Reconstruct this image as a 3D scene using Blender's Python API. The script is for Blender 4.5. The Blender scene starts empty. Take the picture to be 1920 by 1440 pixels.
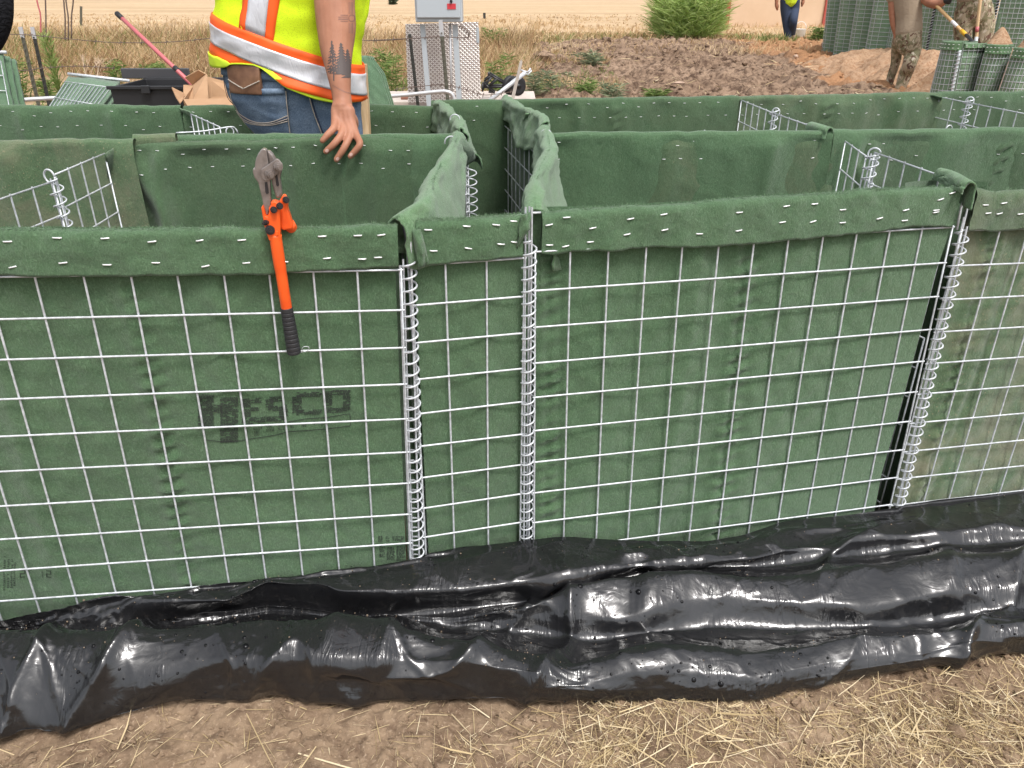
import bpy, bmesh, math, random
import numpy as np
from mathutils import Vector, Matrix
from mathutils.bvhtree import BVHTree

R_ = math.radians
SC = bpy.context.scene
COL = SC.collection

# ------------------------------------------------------------------ camera, sky, sun, exposure
H, PITCH, FPX = 1.22, R_(27.0), 1444.0
SP, CP = math.sin(PITCH), math.cos(PITCH)
cd = bpy.data.cameras.new('camera')
cam = bpy.data.objects.new('camera', cd)
COL.objects.link(cam)
cam.location = (0, 0, H)
cam.rotation_euler = (math.pi / 2 - PITCH, 0, 0)
cd.sensor_width = 36.0
cd.lens = FPX / 1920 * 36.0
cd.clip_start, cd.clip_end = 0.05, 3000
SC.camera = cam

SUN_EL, SUN_AZ = R_(62), R_(150)
w = bpy.data.worlds.new("World")
SC.world = w
w.use_nodes = True
wn = w.node_tree
wn.nodes.clear()
sky = wn.nodes.new('ShaderNodeTexSky')
sky.sky_type = 'NISHITA'
sky.sun_disc = False
sky.sun_elevation, sky.sun_rotation = SUN_EL, SUN_AZ
sky.air_density, sky.dust_density, sky.ozone_density = 1.0, 4.0, 1.0
hs = wn.nodes.new('ShaderNodeHueSaturation')
hs.inputs['Saturation'].default_value = 0.27
bg = wn.nodes.new('ShaderNodeBackground')
bg.inputs['Strength'].default_value = 0.15
wo = wn.nodes.new('ShaderNodeOutputWorld')
wn.links.new(sky.outputs[0], hs.inputs['Color'])
wn.links.new(hs.outputs[0], bg.inputs['Color'])
wn.links.new(bg.outputs[0], wo.inputs['Surface'])
sl = bpy.data.lights.new('sun', 'SUN')
sl.energy, sl.angle, sl.color = 1.5, R_(14), (1.0, 0.97, 0.93)
so = bpy.data.objects.new('sun', sl)
COL.objects.link(so)
so.rotation_euler = (math.pi / 2 - SUN_EL, 0, math.pi - SUN_AZ)
SC.view_settings.view_transform = 'Standard'
SC.view_settings.look = 'None'
SC.view_settings.gamma = 1
SC.view_settings.use_curve_mapping = False
SC.view_settings.exposure = 0.7

rng = np.random.default_rng(7)
random.seed(7)


# ------------------------------------------------------------------ points from the measured photograph
def ray(px, py):
    u, v = (px - 960) / FPX, (py - 720) / FPX
    return np.array([u, CP - v * SP, -(SP + v * CP)])


def PY(px, py, Y):
    d = ray(px, py)
    return np.array([0, 0, H]) + d * (Y / d[1])


def PZ(px, py, z):
    d = ray(px, py)
    return np.array([0, 0, H]) + d * ((z - H) / d[2])


def c2w(v, point=True):
    x, y, z = v
    return np.array([x, z * CP - y * SP, (H if point else 0) - (z * SP + y * CP)])


def pix(P):
    P = np.asarray(P, float)
    q = P - np.array([0, 0, H])
    zc = q[..., 1] * CP - q[..., 2] * SP
    yc = -q[..., 1] * SP - q[..., 2] * CP
    return 960 + FPX * q[..., 0] / zc, 720 + FPX * yc / zc


class Panel:
    def __init__(s, o, r, d):
        s.o, s.r, s.d = c2w(o), c2w(r, False), c2w(d, False)
        s.n = np.cross(s.r, s.d)
        s.n /= np.linalg.norm(s.n)
        if s.n[1] > 0:
            s.n = -s.n

    def pt(s, a, b, off=0.0):
        a, b, off = np.asarray(a, float), np.asarray(b, float), np.asarray(off, float)
        return s.o + a[..., None] * s.r + b[..., None] * s.d + off[..., None] * s.n

    def st(s, px, py, off=0.0):
        d = ray(px, py)
        q = s.o + s.n * off - np.array([0, 0, H])
        t = q.dot(s.n) / d.dot(s.n)
        e = d * t - q
        return e.dot(s.r), e.dot(s.d)

    def poly(s, pts, off=0.0):
        q = np.array([s.st(x, y, off) for x, y in pts])
        return lambda a: np.interp(a, q[:, 0], q[:, 1])


# ------------------------------------------------------------------ numpy noise
def _hash(ix, iy, iz, seed):
    h = (ix.astype(np.int64) * 374761393 + iy.astype(np.int64) * 668265263 + iz.astype(np.int64) * 2147483647 + seed * 974711) & 0xffffffff
    h = ((h ^ (h >> 13)) * 1274126177) & 0xffffffff
    return ((h ^ (h >> 16)) & 0xffff) / 32767.5 - 1.0


def noise(x, y, z=0.0, seed=0):
    x, y, z = np.broadcast_arrays(np.asarray(x, float), np.asarray(y, float), np.asarray(z, float))
    ix, iy, iz = np.floor(x), np.floor(y), np.floor(z)
    fx, fy, fz = x - ix, y - iy, z - iz
    ix, iy, iz = ix.astype(int), iy.astype(int), iz.astype(int)
    sx, sy, sz = (f * f * f * (f * (f * 6 - 15) + 10) for f in (fx, fy, fz))
    r = 0
    for a in (0, 1):
        for b in (0, 1):
            for c in (0, 1):
                wgt = (sx if a else 1 - sx) * (sy if b else 1 - sy) * (sz if c else 1 - sz)
                r = r + wgt * _hash(ix + a, iy + b, iz + c, seed)
    return r


def fbm(x, y, z=0.0, seed=0, oct=4):
    r, a, f = 0, 1.0, 1.0
    for o in range(oct):
        r = r + a * noise(np.asarray(x) * f, np.asarray(y) * f, np.asarray(z) * f, seed + o * 17)
        a *= 0.5
        f *= 2.03
    return r


# ------------------------------------------------------------------ objects
BASE = {}


def tag(o, label=None, cat=None, group=None, kind=None):
    if label: o['label'] = label
    if cat: o['category'] = cat
    if group: o['group'] = group
    if kind: o['kind'] = kind
    return o


def thing(name, label, cat, loc=(0, 0, 0), group=None):
    o = bpy.data.objects.new(name, None)
    COL.objects.link(o)
    o.empty_display_size = 0.1
    o.location = loc
    BASE[o.name] = np.array(loc, float)
    return tag(o, label, cat, group)


class MB:
    """collects vertices and faces (world coordinates) and links them as one mesh object"""

    def __init__(s):
        s.v, s.f, s.mi, s.n = [], [], [], 0
        s.tint = []

    def add(s, verts, faces, mi=0, tint=None):
        verts = np.asarray(verts, float).reshape(-1, 3)
        s.v.append(verts)
        for f in faces:
            s.f.append([int(i) + s.n for i in f])
            s.mi.append(mi)
        s.tint.append(np.full(len(verts), 0.5 if tint is None else tint))
        s.n += len(verts)
        return s

    def grid(s, P, closed_u=False, closed_v=False, mi=0, flip=False):
        P = np.asarray(P, float)
        nu, nv = P.shape[:2]
        idx = np.arange(nu * nv).reshape(nu, nv)
        if closed_u: idx = np.vstack([idx, idx[:1]])
        if closed_v: idx = np.hstack([idx, idx[:, :1]])
        f = np.stack([idx[:-1, :-1], idx[1:, :-1], idx[1:, 1:], idx[:-1, 1:]], -1).reshape(-1, 4)
        if flip: f = f[:, ::-1]
        return s.add(P.reshape(-1, 3), f.tolist(), mi)

    def tube(s, pts, r, seg=8, caps=True, mi=0, ell=None):
        pts = np.asarray(pts, float)
        n = len(pts)
        r = np.broadcast_to(np.asarray(r, float), (n,))
        t = np.gradient(pts, axis=0)
        t /= np.linalg.norm(t, axis=1)[:, None] + 1e-12
        up = np.array([0, 0, 1.0]) if abs(t[0][2]) < 0.9 else np.array([1.0, 0, 0])
        a = np.cross(t[0], up)
        a /= np.linalg.norm(a)
        rings = []
        ang = np.arange(seg) / seg * 2 * np.pi
        for i in range(n):
            a = a - t[i] * a.dot(t[i])
            a /= np.linalg.norm(a) + 1e-12
            b = np.cross(t[i], a)
            rings.append(pts[i] + r[i] * (np.cos(ang)[:, None] * a + np.sin(ang)[:, None] * b))
        rings = np.array(rings)
        n0 = s.n
        s.grid(rings, closed_v=True, mi=mi)
        if caps:
            s.f.append([n0 + k for k in range(seg)]); s.mi.append(mi)
            s.f.append([n0 + (n - 1) * seg + k for k in reversed(range(seg))]); s.mi.append(mi)
        return s

    def box(s, c, size, rot=None, mi=0, bevel=0.0):
        x, y, z = (np.asarray(size) / 2.0)
        v = np.array([[i, j, k] for i in (-x, x) for j in (-y, y) for k in (-z, z)])
        if rot is not None: v = v @ np.array(rot).T
        return s.add(v + np.asarray(c), [(0, 1, 3, 2), (4, 6, 7, 5), (0, 4, 5, 1), (2, 3, 7, 6), (0, 2, 6, 4), (1, 5, 7, 3)], mi)

    def prism(s, poly, n, th, mi=0):
        """polygon of 3-D points extruded by th along n (both ways)"""
        poly = np.asarray(poly, float)
        n = np.asarray(n, float)
        k = len(poly)
        v = np.vstack([poly + n * th / 2, poly - n * th / 2])
        f = [list(range(k)), list(range(2 * k - 1, k - 1, -1))]
        f += [[i, i + k, (i + 1) % k + k, (i + 1) % k] for i in range(k)]
        return s.add(v, f, mi)

    def mesh(s, name, off=None, smooth=True, tint=False):
        V = np.vstack(s.v) if s.v else np.zeros((0, 3))
        if off is not None: V = V - off
        me = bpy.data.meshes.new(name)
        me.from_pydata(V.tolist(), [], s.f)
        me.polygons.foreach_set('use_smooth', [smooth] * len(me.polygons))
        if any(s.mi): me.polygons.foreach_set('material_index', s.mi)
        if tint:
            at = me.attributes.new('tint', 'FLOAT', 'POINT')
            at.data.foreach_set('value', np.concatenate(s.tint))
        me.update()
        return me

    def build(s, name, mats, parent=None, smooth=True, loc=None, tint=False, fixn=False):
        base = BASE[parent.name] if parent is not None else (np.asarray(loc, float) if loc is not None else np.zeros(3))
        me = s.mesh(name, base, smooth, tint)
        if fixn:
            bm = bmesh.new(); bm.from_mesh(me)
            bmesh.ops.recalc_face_normals(bm, faces=bm.faces)
            bm.to_mesh(me); bm.free()
        for m in (mats if isinstance(mats, (list, tuple)) else [mats]):
            me.materials.append(m)
        o = bpy.data.objects.new(name, me)
        COL.objects.link(o)
        if parent is not None:
            o.parent = parent
        elif loc is not None:
            o.location = loc
        BASE[o.name] = base
        return o


def part(name, me, parent, matrix=None):
    o = bpy.data.objects.new(name, me)
    COL.objects.link(o)
    o.parent = parent
    BASE[o.name] = BASE[parent.name]
    if matrix is not None: o.matrix_basis = matrix
    return o


def bevel_obj(o, wdt, seg=2):
    m = o.modifiers.new('bevel', 'BEVEL')
    m.width, m.segments, m.limit_method, m.angle_limit = wdt, seg, 'ANGLE', R_(35)
    return o


def catmull(pts, n):
    pts = np.asarray(pts, float)
    k = len(pts)
    t = np.linspace(0, k - 1, n)
    i = np.clip(np.floor(t).astype(int), 0, k - 2)
    f = (t - i)[:, None]
    p0, p1, p2, p3 = pts[np.clip(i - 1, 0, k - 1)], pts[i], pts[i + 1], pts[np.clip(i + 2, 0, k - 1)]
    return 0.5 * ((2 * p1) + (-p0 + p2) * f + (2 * p0 - 5 * p1 + 4 * p2 - p3) * f ** 2 + (-p0 + 3 * p1 - 3 * p2 + p3) * f ** 3)


def remeshed(mb, name, mats, parent, voxel, smooth=4, fac=0.6):
    """fuse overlapping closed shapes into one continuous skin"""
    o = mb.build(name, mats, parent, fixn=True)
    m = o.modifiers.new('r', 'REMESH'); m.mode = 'VOXEL'; m.voxel_size = voxel; m.use_smooth_shade = True
    if smooth:
        m = o.modifiers.new('s', 'SMOOTH'); m.iterations = smooth; m.factor = fac
    dg = bpy.context.evaluated_depsgraph_get()
    me = bpy.data.meshes.new_from_object(o.evaluated_get(dg))
    me.name = name
    o.modifiers.clear()
    old = o.data
    o.data = me
    bpy.data.meshes.remove(old)
    if not me.materials:
        for q in (mats if isinstance(mats, (list, tuple)) else [mats]): me.materials.append(q)
    me.polygons.foreach_set('use_smooth', [True] * len(me.polygons))
    return o


def set_tint(o, vals, name='tint'):
    at = o.data.attributes.new(name, 'FLOAT', 'POINT')
    at.data.foreach_set('value', np.asarray(vals, float))


# ------------------------------------------------------------------ materials
class Mat:
    def __init__(s, name, color=(0.5, 0.5, 0.5), rough=0.6, metal=0.0, spec=0.5, **kw):
        s.m = bpy.data.materials.new(name)
        s.m.use_nodes = True
        s.nt = s.m.node_tree
        s.b = s.nt.nodes['Principled BSDF']
        s.set('Base Color', color); s.set('Roughness', rough); s.set('Metallic', metal); s.set('Specular IOR Level', spec)
        for k, v in kw.items(): s.set(k.replace('_', ' '), v)
        s._co = None

    def set(s, k, v):
        if hasattr(v, 'is_linked'):
            s.nt.links.new(v, s.b.inputs[k])
        else:
            if isinstance(v, tuple) and len(v) == 3 and s.b.inputs[k].type == 'RGBA': v = (*v, 1)
            s.b.inputs[k].default_value = v
        return s

    def node(s, t, **kw):
        n = s.nt.nodes.new(t)
        for k, v in kw.items(): setattr(n, k, v)
        return n

    def link(s, a, b): s.nt.links.new(a, b)

    @property
    def co(s):
        if s._co is None: s._co = s.node('ShaderNodeTexCoord').outputs['Object']
        return s._co

    def world(s):
        return s.node('ShaderNodeNewGeometry').outputs['Position']

    def mapping(s, co, scale=(1, 1, 1), rot=(0, 0, 0), loc=(0, 0, 0)):
        n = s.node('ShaderNodeMapping')
        n.inputs['Scale'].default_value, n.inputs['Rotation'].default_value, n.inputs['Location'].default_value = scale, rot, loc
        s.link(co, n.inputs['Vector'])
        return n.outputs[0]

    def noise(s, scale, detail=3, co=None, dist=0.0, rough=0.55):
        n = s.node('ShaderNodeTexNoise')
        n.inputs['Scale'].default_value, n.inputs['Detail'].default_value = scale, detail
        n.inputs['Distortion'].default_value, n.inputs['Roughness'].default_value = dist, rough
        s.link(co if co is not None else s.co, n.inputs['Vector'])
        return n.outputs['Fac']

    def vor(s, scale, co=None, feature='F1', out='Distance', rand=1.0):
        n = s.node('ShaderNodeTexVoronoi', feature=feature)
        n.inputs['Scale'].default_value = scale
        n.inputs['Randomness'].default_value = rand
        s.link(co if co is not None else s.co, n.inputs['Vector'])
        return n.outputs[out]

    def ramp(s, fac, stops, interp='LINEAR'):
        n = s.node('ShaderNodeValToRGB')
        n.color_ramp.interpolation = interp
        e = n.color_ramp.elements
        while len(e) < len(stops): e.new(0.5)
        for el, (p, c) in zip(e, stops):
            el.position = p
            el.color = (*c, 1) if isinstance(c, tuple) else (c, c, c, 1)
        s.link(fac, n.inputs['Fac'])
        return n.outputs['Color']

    def mix(s, fac, a, b, mode='MIX'):
        n = s.node('ShaderNodeMix', data_type='RGBA', blend_type=mode)
        for v, k in ((fac, 0), (a, 6), (b, 7)):
            if hasattr(v, 'is_linked'): s.link(v, n.inputs[k])
            elif k == 0: n.inputs[0].default_value = v
            else: n.inputs[k].default_value = (*v, 1)
        return n.outputs[2]

    def math(s, op, a, b=0.0, clamp=False):
        n = s.node('ShaderNodeMath', operation=op, use_clamp=clamp)
        for v, k in ((a, 0), (b, 1)):
            if hasattr(v, 'is_linked'): s.link(v, n.inputs[k])
            else: n.inputs[k].default_value = v
        return n.outputs[0]

    def sep(s, co):
        n = s.node('ShaderNodeSeparateXYZ')
        s.link(co, n.inputs[0])
        return n.outputs

    def attr(s, name):
        return s.node('ShaderNodeAttribute', attribute_name=name).outputs['Fac']

    def bump(s, h, strength=0.5, dist=0.01, prev=None):
        n = s.node('ShaderNodeBump')
        n.inputs['Strength'].default_value, n.inputs['Distance'].default_value = strength, dist
        s.link(h, n.inputs['Height'])
        if prev is not None: s.link(prev, n.inputs['Normal'])
        s.link(n.outputs[0], s.b.inputs['Normal'])
        return n.outputs[0]


def felt(name, tint=(1, 1, 1), dust=0.0, bright=1.0):
    """needle-punched geotextile: mottled green fibres, optional dried mud dust"""
    m = Mat(name, rough=0.96, spec=0.15)
    wc = m.world()
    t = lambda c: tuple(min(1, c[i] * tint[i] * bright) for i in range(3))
    big = m.noise(4.5, 4, wc, 0.6)
    mid = m.noise(38, 4, wc, 1.2)
    fib = m.noise(150, 5, m.mapping(wc, (1, 1, 0.42), (0.3, 0.5, 0.4)), 3.5, 0.7)
    fine = m.noise(520, 2, wc, 1.0)
    c = m.mix(m.ramp(big, [(0.3, 0.0), (0.7, 1.0)]), t((0.046, 0.103, 0.043)), t((0.068, 0.134, 0.063)))
    c = m.mix(m.ramp(mid, [(0.35, 0.0), (0.72, 0.55)]), c, t((0.058, 0.106, 0.045)))
    c = m.mix(m.ramp(fib, [(0.46, 0.0), (0.70, 0.75)]), c, t((0.140, 0.235, 0.130)))
    c = m.mix(m.ramp(fine, [(0.30, 0.45), (0.5, 0.0)]), c, t((0.019, 0.046, 0.020)))
    if dust > 0:
        d = m.noise(5.5, 6, m.mapping(wc, (1, 1, 1), (0, 0, 0), (3.1, 1.7, 0.4)), 0.8, 0.62)
        d2 = m.noise(240, 2, wc)
        c = m.mix(m.ramp(d, [(0.40, 0.0), (0.70, min(1, dust * 0.8))]), c, (0.20, 0.185, 0.12))
        c = m.mix(m.ramp(d2, [(0.66, 0.0), (0.74, min(1, dust))]), c, (0.33, 0.27, 0.16))
    m.set('Base Color', c)
    m.set('Sheen Weight', 0.25); m.set('Sheen Roughness', 0.6)
    b = m.bump(fib, 0.55, 0.004)
    b = m.bump(fine, 0.35, 0.002, b)
    m.bump(mid, 0.35, 0.006, b)
    return m.m


M = {}
M['felt'] = felt('green_felt')
M['felt_damp_shaded'] = felt('green_felt_damp_shaded', (0.98, 0.97, 0.95), 0.10, 0.86)  # inner walls: damp felt, with shade inside the baskets put into its darker colour
M['felt_dusty'] = felt('green_felt_dusty', (1.0, 0.94, 0.92), 0.32, 0.92)
M['felt_muddy'] = felt('green_felt_muddy', (1.1, 1.0, 0.95), 1.0)
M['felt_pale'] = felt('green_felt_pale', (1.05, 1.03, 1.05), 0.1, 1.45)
M['felt_far'] = felt('green_felt_far', (1.2, 1.0, 1.3), 0.35, 2.0)  # far baskets: haze painted into a paler, greyer green, plus real dust
M['felt_fold'] = felt('green_felt_folded', (1.05, 1.0, 1.2), 0.1, 1.25)


def galv(name, col=(0.62, 0.645, 0.675), metal=0.25):
    m = Mat(name, col, 0.42, metal)
    n = m.noise(90, 4, m.world())
    m.set('Base Color', m.mix(m.ramp(n, [(0.35, 0.0), (0.7, 1.0)]), tuple(c * 0.72 for c in col), tuple(min(1, c * 1.12) for c in col)))
    m.set('Roughness', m.ramp(n, [(0.3, 0.32), (0.7, 0.55)]))
    m.bump(m.noise(400, 3, m.world()), 0.2, 0.001)
    return m.m


M['galv'] = galv('galvanised_wire')
M['staple'] = Mat('staple_steel', (0.86, 0.86, 0.87), 0.3, 0.35).m
M['pin'] = Mat('black_pin', (0.02, 0.02, 0.022), 0.35).m

CELL = 0.0762
PA = Panel((-0.8043, -0.1828, 1.2971), (0.9885, -0.0376, 0.1463), (-0.0311, 0.8971, 0.4408))
PC = Panel((-0.1217, -0.2211, 1.4112), (0.9665, -0.1077, 0.2330), (-0.0081, 0.8944, 0.4471))
PB = Panel((0.1124, -0.2572, 1.4733), (0.9798, -0.0885, 0.1795), (0.0084, 0.9142, 0.4052))
PD = Panel((1.0542, -0.3333, 1.6625), (0.9733, -0.0659, 0.2201), (-0.0281, 0.9167, 0.3987))
# ------------------------------------------------------------------ terrain
def smooth(a, b, x):
    t = np.clip((x - a) / (b - a), 0, 1)
    return t * t * (3 - 2 * t)


def zg(X, Y):
    """height of the terrain"""
    X, Y = np.asarray(X, float), np.asarray(Y, float)
    mound = -0.17 * smooth(3.2, 6.5, Y) * (1 - smooth(14, 22.5, Y)) + 0.05 * smooth(15, 22, Y) * (1 - smooth(23, 26, Y)) * smooth(0, 3, X)
    hill = 46.0 * smooth(55, 620, Y) + 0.35 * smooth(28, 60, Y)
    roll = 0.5 * noise(X * 0.02, Y * 0.02, 0, 3) * smooth(35, 90, Y) + 5 * noise(X * 0.006, Y * 0.006, 0, 5) * smooth(90, 300, Y)
    return mound + hill + roll


def sheet(name, xs, ys, mat, zfun, label=None, kind='structure'):
    X, Y = np.meshgrid(xs, ys, indexing='ij')
    P = np.stack([X, Y, zfun(X, Y)], -1)
    mb = MB(); mb.grid(P)
    return tag(mb.build(name, mat), kind=kind)


def soil_mat():
    m = Mat('bare_soil', rough=0.95, spec=0.2)
    wc = m.world()
    a = m.noise(3.0, 5, wc, 0.5)
    b = m.noise(26, 6, wc, 0.4, 0.65)
    f = m.noise(160, 4, wc, 0.2, 0.6)
    c = m.mix(m.ramp(a, [(0.32, 0.0), (0.68, 1.0)]), (0.170, 0.115, 0.073), (0.285, 0.204, 0.134))
    c = m.mix(m.ramp(b, [(0.36, 0.8), (0.55, 0.0)]), c, (0.110, 0.070, 0.046))
    c = m.mix(m.ramp(f, [(0.55, 0.0), (0.75, 0.6)]), c, (0.46, 0.35, 0.25))
    m.set('Base Color', c)
    n = m.bump(b, 0.55, 0.012)
    m.bump(f, 0.6, 0.004, n)
    return m.m


def dirt_mat():
    m = Mat('dug_dirt', rough=0.97, spec=0.12)
    wc = m.world()
    a = m.noise(0.55, 5, wc, 0.4)
    b = m.noise(7, 6, wc, 0.6, 0.65)
    f = m.noise(45, 4, wc)
    c = m.mix(m.ramp(a, [(0.3, 0.0), (0.7, 1.0)]), (0.200, 0.135, 0.092), (0.345, 0.245, 0.172))
    c = m.mix(m.ramp(b, [(0.40, 0.85), (0.56, 0.0)]), c, (0.070, 0.042, 0.030))
    c = m.mix(m.ramp(f, [(0.52, 0.0), (0.74, 0.55)]), c, (0.34, 0.235, 0.16))
    x = m.sep(wc)
    # fresh orange subsoil thrown around the filled baskets on the right
    warm = m.math('MULTIPLY', m.ramp(m.math('ADD', m.math('MULTIPLY', x[0], 0.125), m.math('MULTIPLY', a, 0.5)), [(0.94, 0.0), (1.25, 1.0)]), 0.85)
    c = m.mix(warm, c, (0.36, 0.19, 0.095))
    m.set('Base Color', c)
    n = m.bump(b, 0.8, 0.05)
    m.bump(f, 0.6, 0.012, n)
    return m.m


def field_mat():
    m = Mat('dry_field', rough=0.95, spec=0.1)
    wc = m.world()
    st = m.noise(0.35, 6, m.mapping(wc, (0.10, 1.0, 1.0)), 0.4, 0.65)
    pt = m.noise(0.045, 5, wc, 0.6)
    f = m.noise(3.5, 5, m.mapping(wc, (0.5, 1.6, 1)), 0.3, 0.7)
    c = m.mix(m.ramp(st, [(0.34, 0.0), (0.64, 1.0)]), (0.43, 0.305, 0.185), (0.575, 0.43, 0.275))
    c = m.mix(m.ramp(pt, [(0.52, 0.0), (0.68, 0.5)]), c, (0.40, 0.29, 0.17))
    c = m.mix(m.ramp(f, [(0.35, 0.55), (0.55, 0.0)]), c, (0.30, 0.20, 0.11))
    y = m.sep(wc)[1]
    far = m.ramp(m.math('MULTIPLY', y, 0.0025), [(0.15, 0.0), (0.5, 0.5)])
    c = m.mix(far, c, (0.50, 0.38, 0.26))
    # brown strip of unmown ground nearer by
    near = m.math('MULTIPLY', m.ramp(m.math('MULTIPLY', y, 0.025), [(0.35, 1.0), (0.62, 0.0)]), m.ramp(f, [(0.3, 0.9), (0.6, 0.35)]))
    c = m.mix(near, c, (0.22, 0.14, 0.085))
    m.set('Base Color', c)
    m.bump(f, 0.6, 0.08)
    return m.m


M['soil'], M['dirt'], M['field'] = soil_mat(), dirt_mat(), field_mat()

# near ground, fine relief
def z_near(X, Y):
    fade = smooth(-1.0, 0.0, Y) * 1.0
    return (0.012 * fbm(X * 3.1, Y * 3.1, 0, 11, 3) + 0.007 * fbm(X * 17, Y * 17, 0, 12, 3) + 0.006 * np.abs(fbm(X * 48, Y * 48, 0, 13, 3))) * fade - 0.008


sheet('ground', np.linspace(-2.4, 3.0, 1000), np.linspace(0.35, 1.75, 290), M['soil'], z_near)


def z_mid(X, Y):
    inner = smooth(1.2, 1.6, np.abs(X) - 0.9) * 0 + 1
    return zg(X, Y) - 0.016 - 0.05 * (smooth(-3.0, -2.0, X) * (1 - smooth(2.2, 3.2, X)) * smooth(-0.2, 0.2, Y) * (1 - smooth(1.75, 2.1, Y)))


sheet('yard', np.concatenate([np.linspace(-40, -4, 30), np.linspace(-3.8, 4, 60), np.linspace(4.3, 40, 30)]), np.concatenate([np.linspace(-30, -1, 12), np.linspace(-0.8, 9.4, 80)]), M['soil'], z_mid)


def z_dirt(X, Y):
    z = zg(X, Y)
    r = 0.085 * fbm(X * 1.1, Y * 1.6, 0, 21, 3) + 0.085 * np.abs(fbm(X * 3.4, Y * 3.4, 0, 22, 3)) + 0.07 * (np.abs(noise(X * 6.5, Y * 8.0, 0, 23)) ** 0.7) + 0.02 * fbm(X * 15, Y * 15, 0, 24, 2)
    edge = smooth(-0.6, 1.2, X + 0.6 * noise(X * 0.7, Y * 0.7, 0, 25))
    back = 1 - smooth(22.2, 23.4, Y + 0.5 * noise(X * 0.8, Y * 0.3, 0, 26))
    return z - 0.10 + (r - 0.03) * edge * back + 0.04 * edge * back


sheet('dirt_ground', np.linspace(-1.4, 17, 640), np.linspace(8.6, 24.0, 600), M['dirt'], z_dirt)
xs = np.concatenate([-np.geomspace(700, 30, 40), np.linspace(-28, 28, 90), np.geomspace(30, 700, 40)])
ys = np.concatenate([np.linspace(9.2, 40, 90), np.geomspace(41, 900, 90)])
sheet('field', xs, ys, M['field'], lambda X, Y: zg(X, Y) - 0.03 - 0.35 * smooth(0.6, 2.2, X) * (1 - smooth(14, 16.5, X)) * (1 - smooth(22.6, 23.8, Y)))
# ------------------------------------------------------------------ wire mesh baskets lined with felt
def unit_cyl():
    mb = MB()
    mb.tube([[0, 0, 0], [0, 0, 0.5], [0, 0, 1]], 1.0, 8)
    return mb.mesh('wire')


WIRE_ME = unit_cyl()
WIRE_ME.materials.append(M['galv'])


def seg_matrix(a, b, r):
    a, b = Vector(a), Vector(b)
    d = b - a
    q = Vector((0, 0, 1)).rotation_difference(d.normalized())
    return Matrix.Translation(a) @ q.to_matrix().to_4x4() @ Matrix.Diagonal((r, r, d.length, 1))


def wire(parent, a, b, r=0.0020):
    return part('wire', WIRE_ME, parent, seg_matrix(np.asarray(a) - BASE[parent.name], np.asarray(b) - BASE[parent.name], r))


def make_staple():
    mb = MB()
    mb.tube([[-0.0062, -0.003, 0], [-0.0062, -0.0002, 0], [-0.0052, 0.0006, 0], [0.0052, 0.0006, 0], [0.0062, -0.0002, 0], [0.0062, -0.003, 0]], 0.0013, 6)
    me = mb.mesh('staple')
    me.materials.append(M['staple'])
    return me


STAPLE = make_staple()


def staple(parent, p, right, nrm, ang=0.0, s=1.0):
    x = Vector(right).normalized(); y = Vector(nrm).normalized(); z = x.cross(y)
    m = Matrix((x, y, z)).transposed().to_4x4()
    m = Matrix.Translation(Vector(np.asarray(p) - BASE[parent.name])) @ m @ Matrix.Rotation(ang, 4, 'Y') @ Matrix.Diagonal((s, s, s, 1))
    return part('staple', STAPLE, parent, m)


def coil(parent, a, b, rad=0.0135, pitch=0.0245, wr=0.0020, name='coil_hinge', squash=1.0, rods=(), phase=0.0, xdir=(1, 0, 0)):
    """spiral hinge wound round the line a-b"""
    a, b = np.asarray(a, float), np.asarray(b, float)
    L = np.linalg.norm(b - a)
    t = (b - a) / L
    x = np.asarray(xdir, float); x = x - t * x.dot(t); x /= np.linalg.norm(x)
    y = np.cross(t, x)
    n = int(L / pitch * 20)
    th = np.arange(n + 1) / 20.0 * 2 * np.pi + phase
    jit = 1 + 0.08 * noise(np.arange(n + 1) * 0.013, phase, 0, 31)
    P = a + t * (np.linspace(0, L, n + 1) + 0.0012 * noise(np.arange(n + 1) * 0.02, 3.3 + phase, 0, 32))[:, None] + rad * jit[:, None] * (np.cos(th)[:, None] * x + squash * np.sin(th)[:, None] * y)
    mb = MB()
    mb.tube(P, wr, 6)
    o = mb.build(name, M['galv'], parent)
    for dx, dy, rr, z0, z1 in rods:
        wire(o, a + t * z0 + x * dx + y * dy, b + t * z1 + x * dx + y * dy, rr)
    return o


def ring_hook(parent, p, xdir, ydir, r=0.012, wr=0.002, a0=-40, a1=220):
    x, y = np.asarray(xdir, float), np.asarray(ydir, float)
    th = np.radians(np.linspace(a0, a1, 22))
    mb = MB()
    mb.tube(np.asarray(p) + r * (np.cos(th)[:, None] * x + np.sin(th)[:, None] * y), wr, 7)
    return mb.build('wire_hook', M['galv'], parent)


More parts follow.
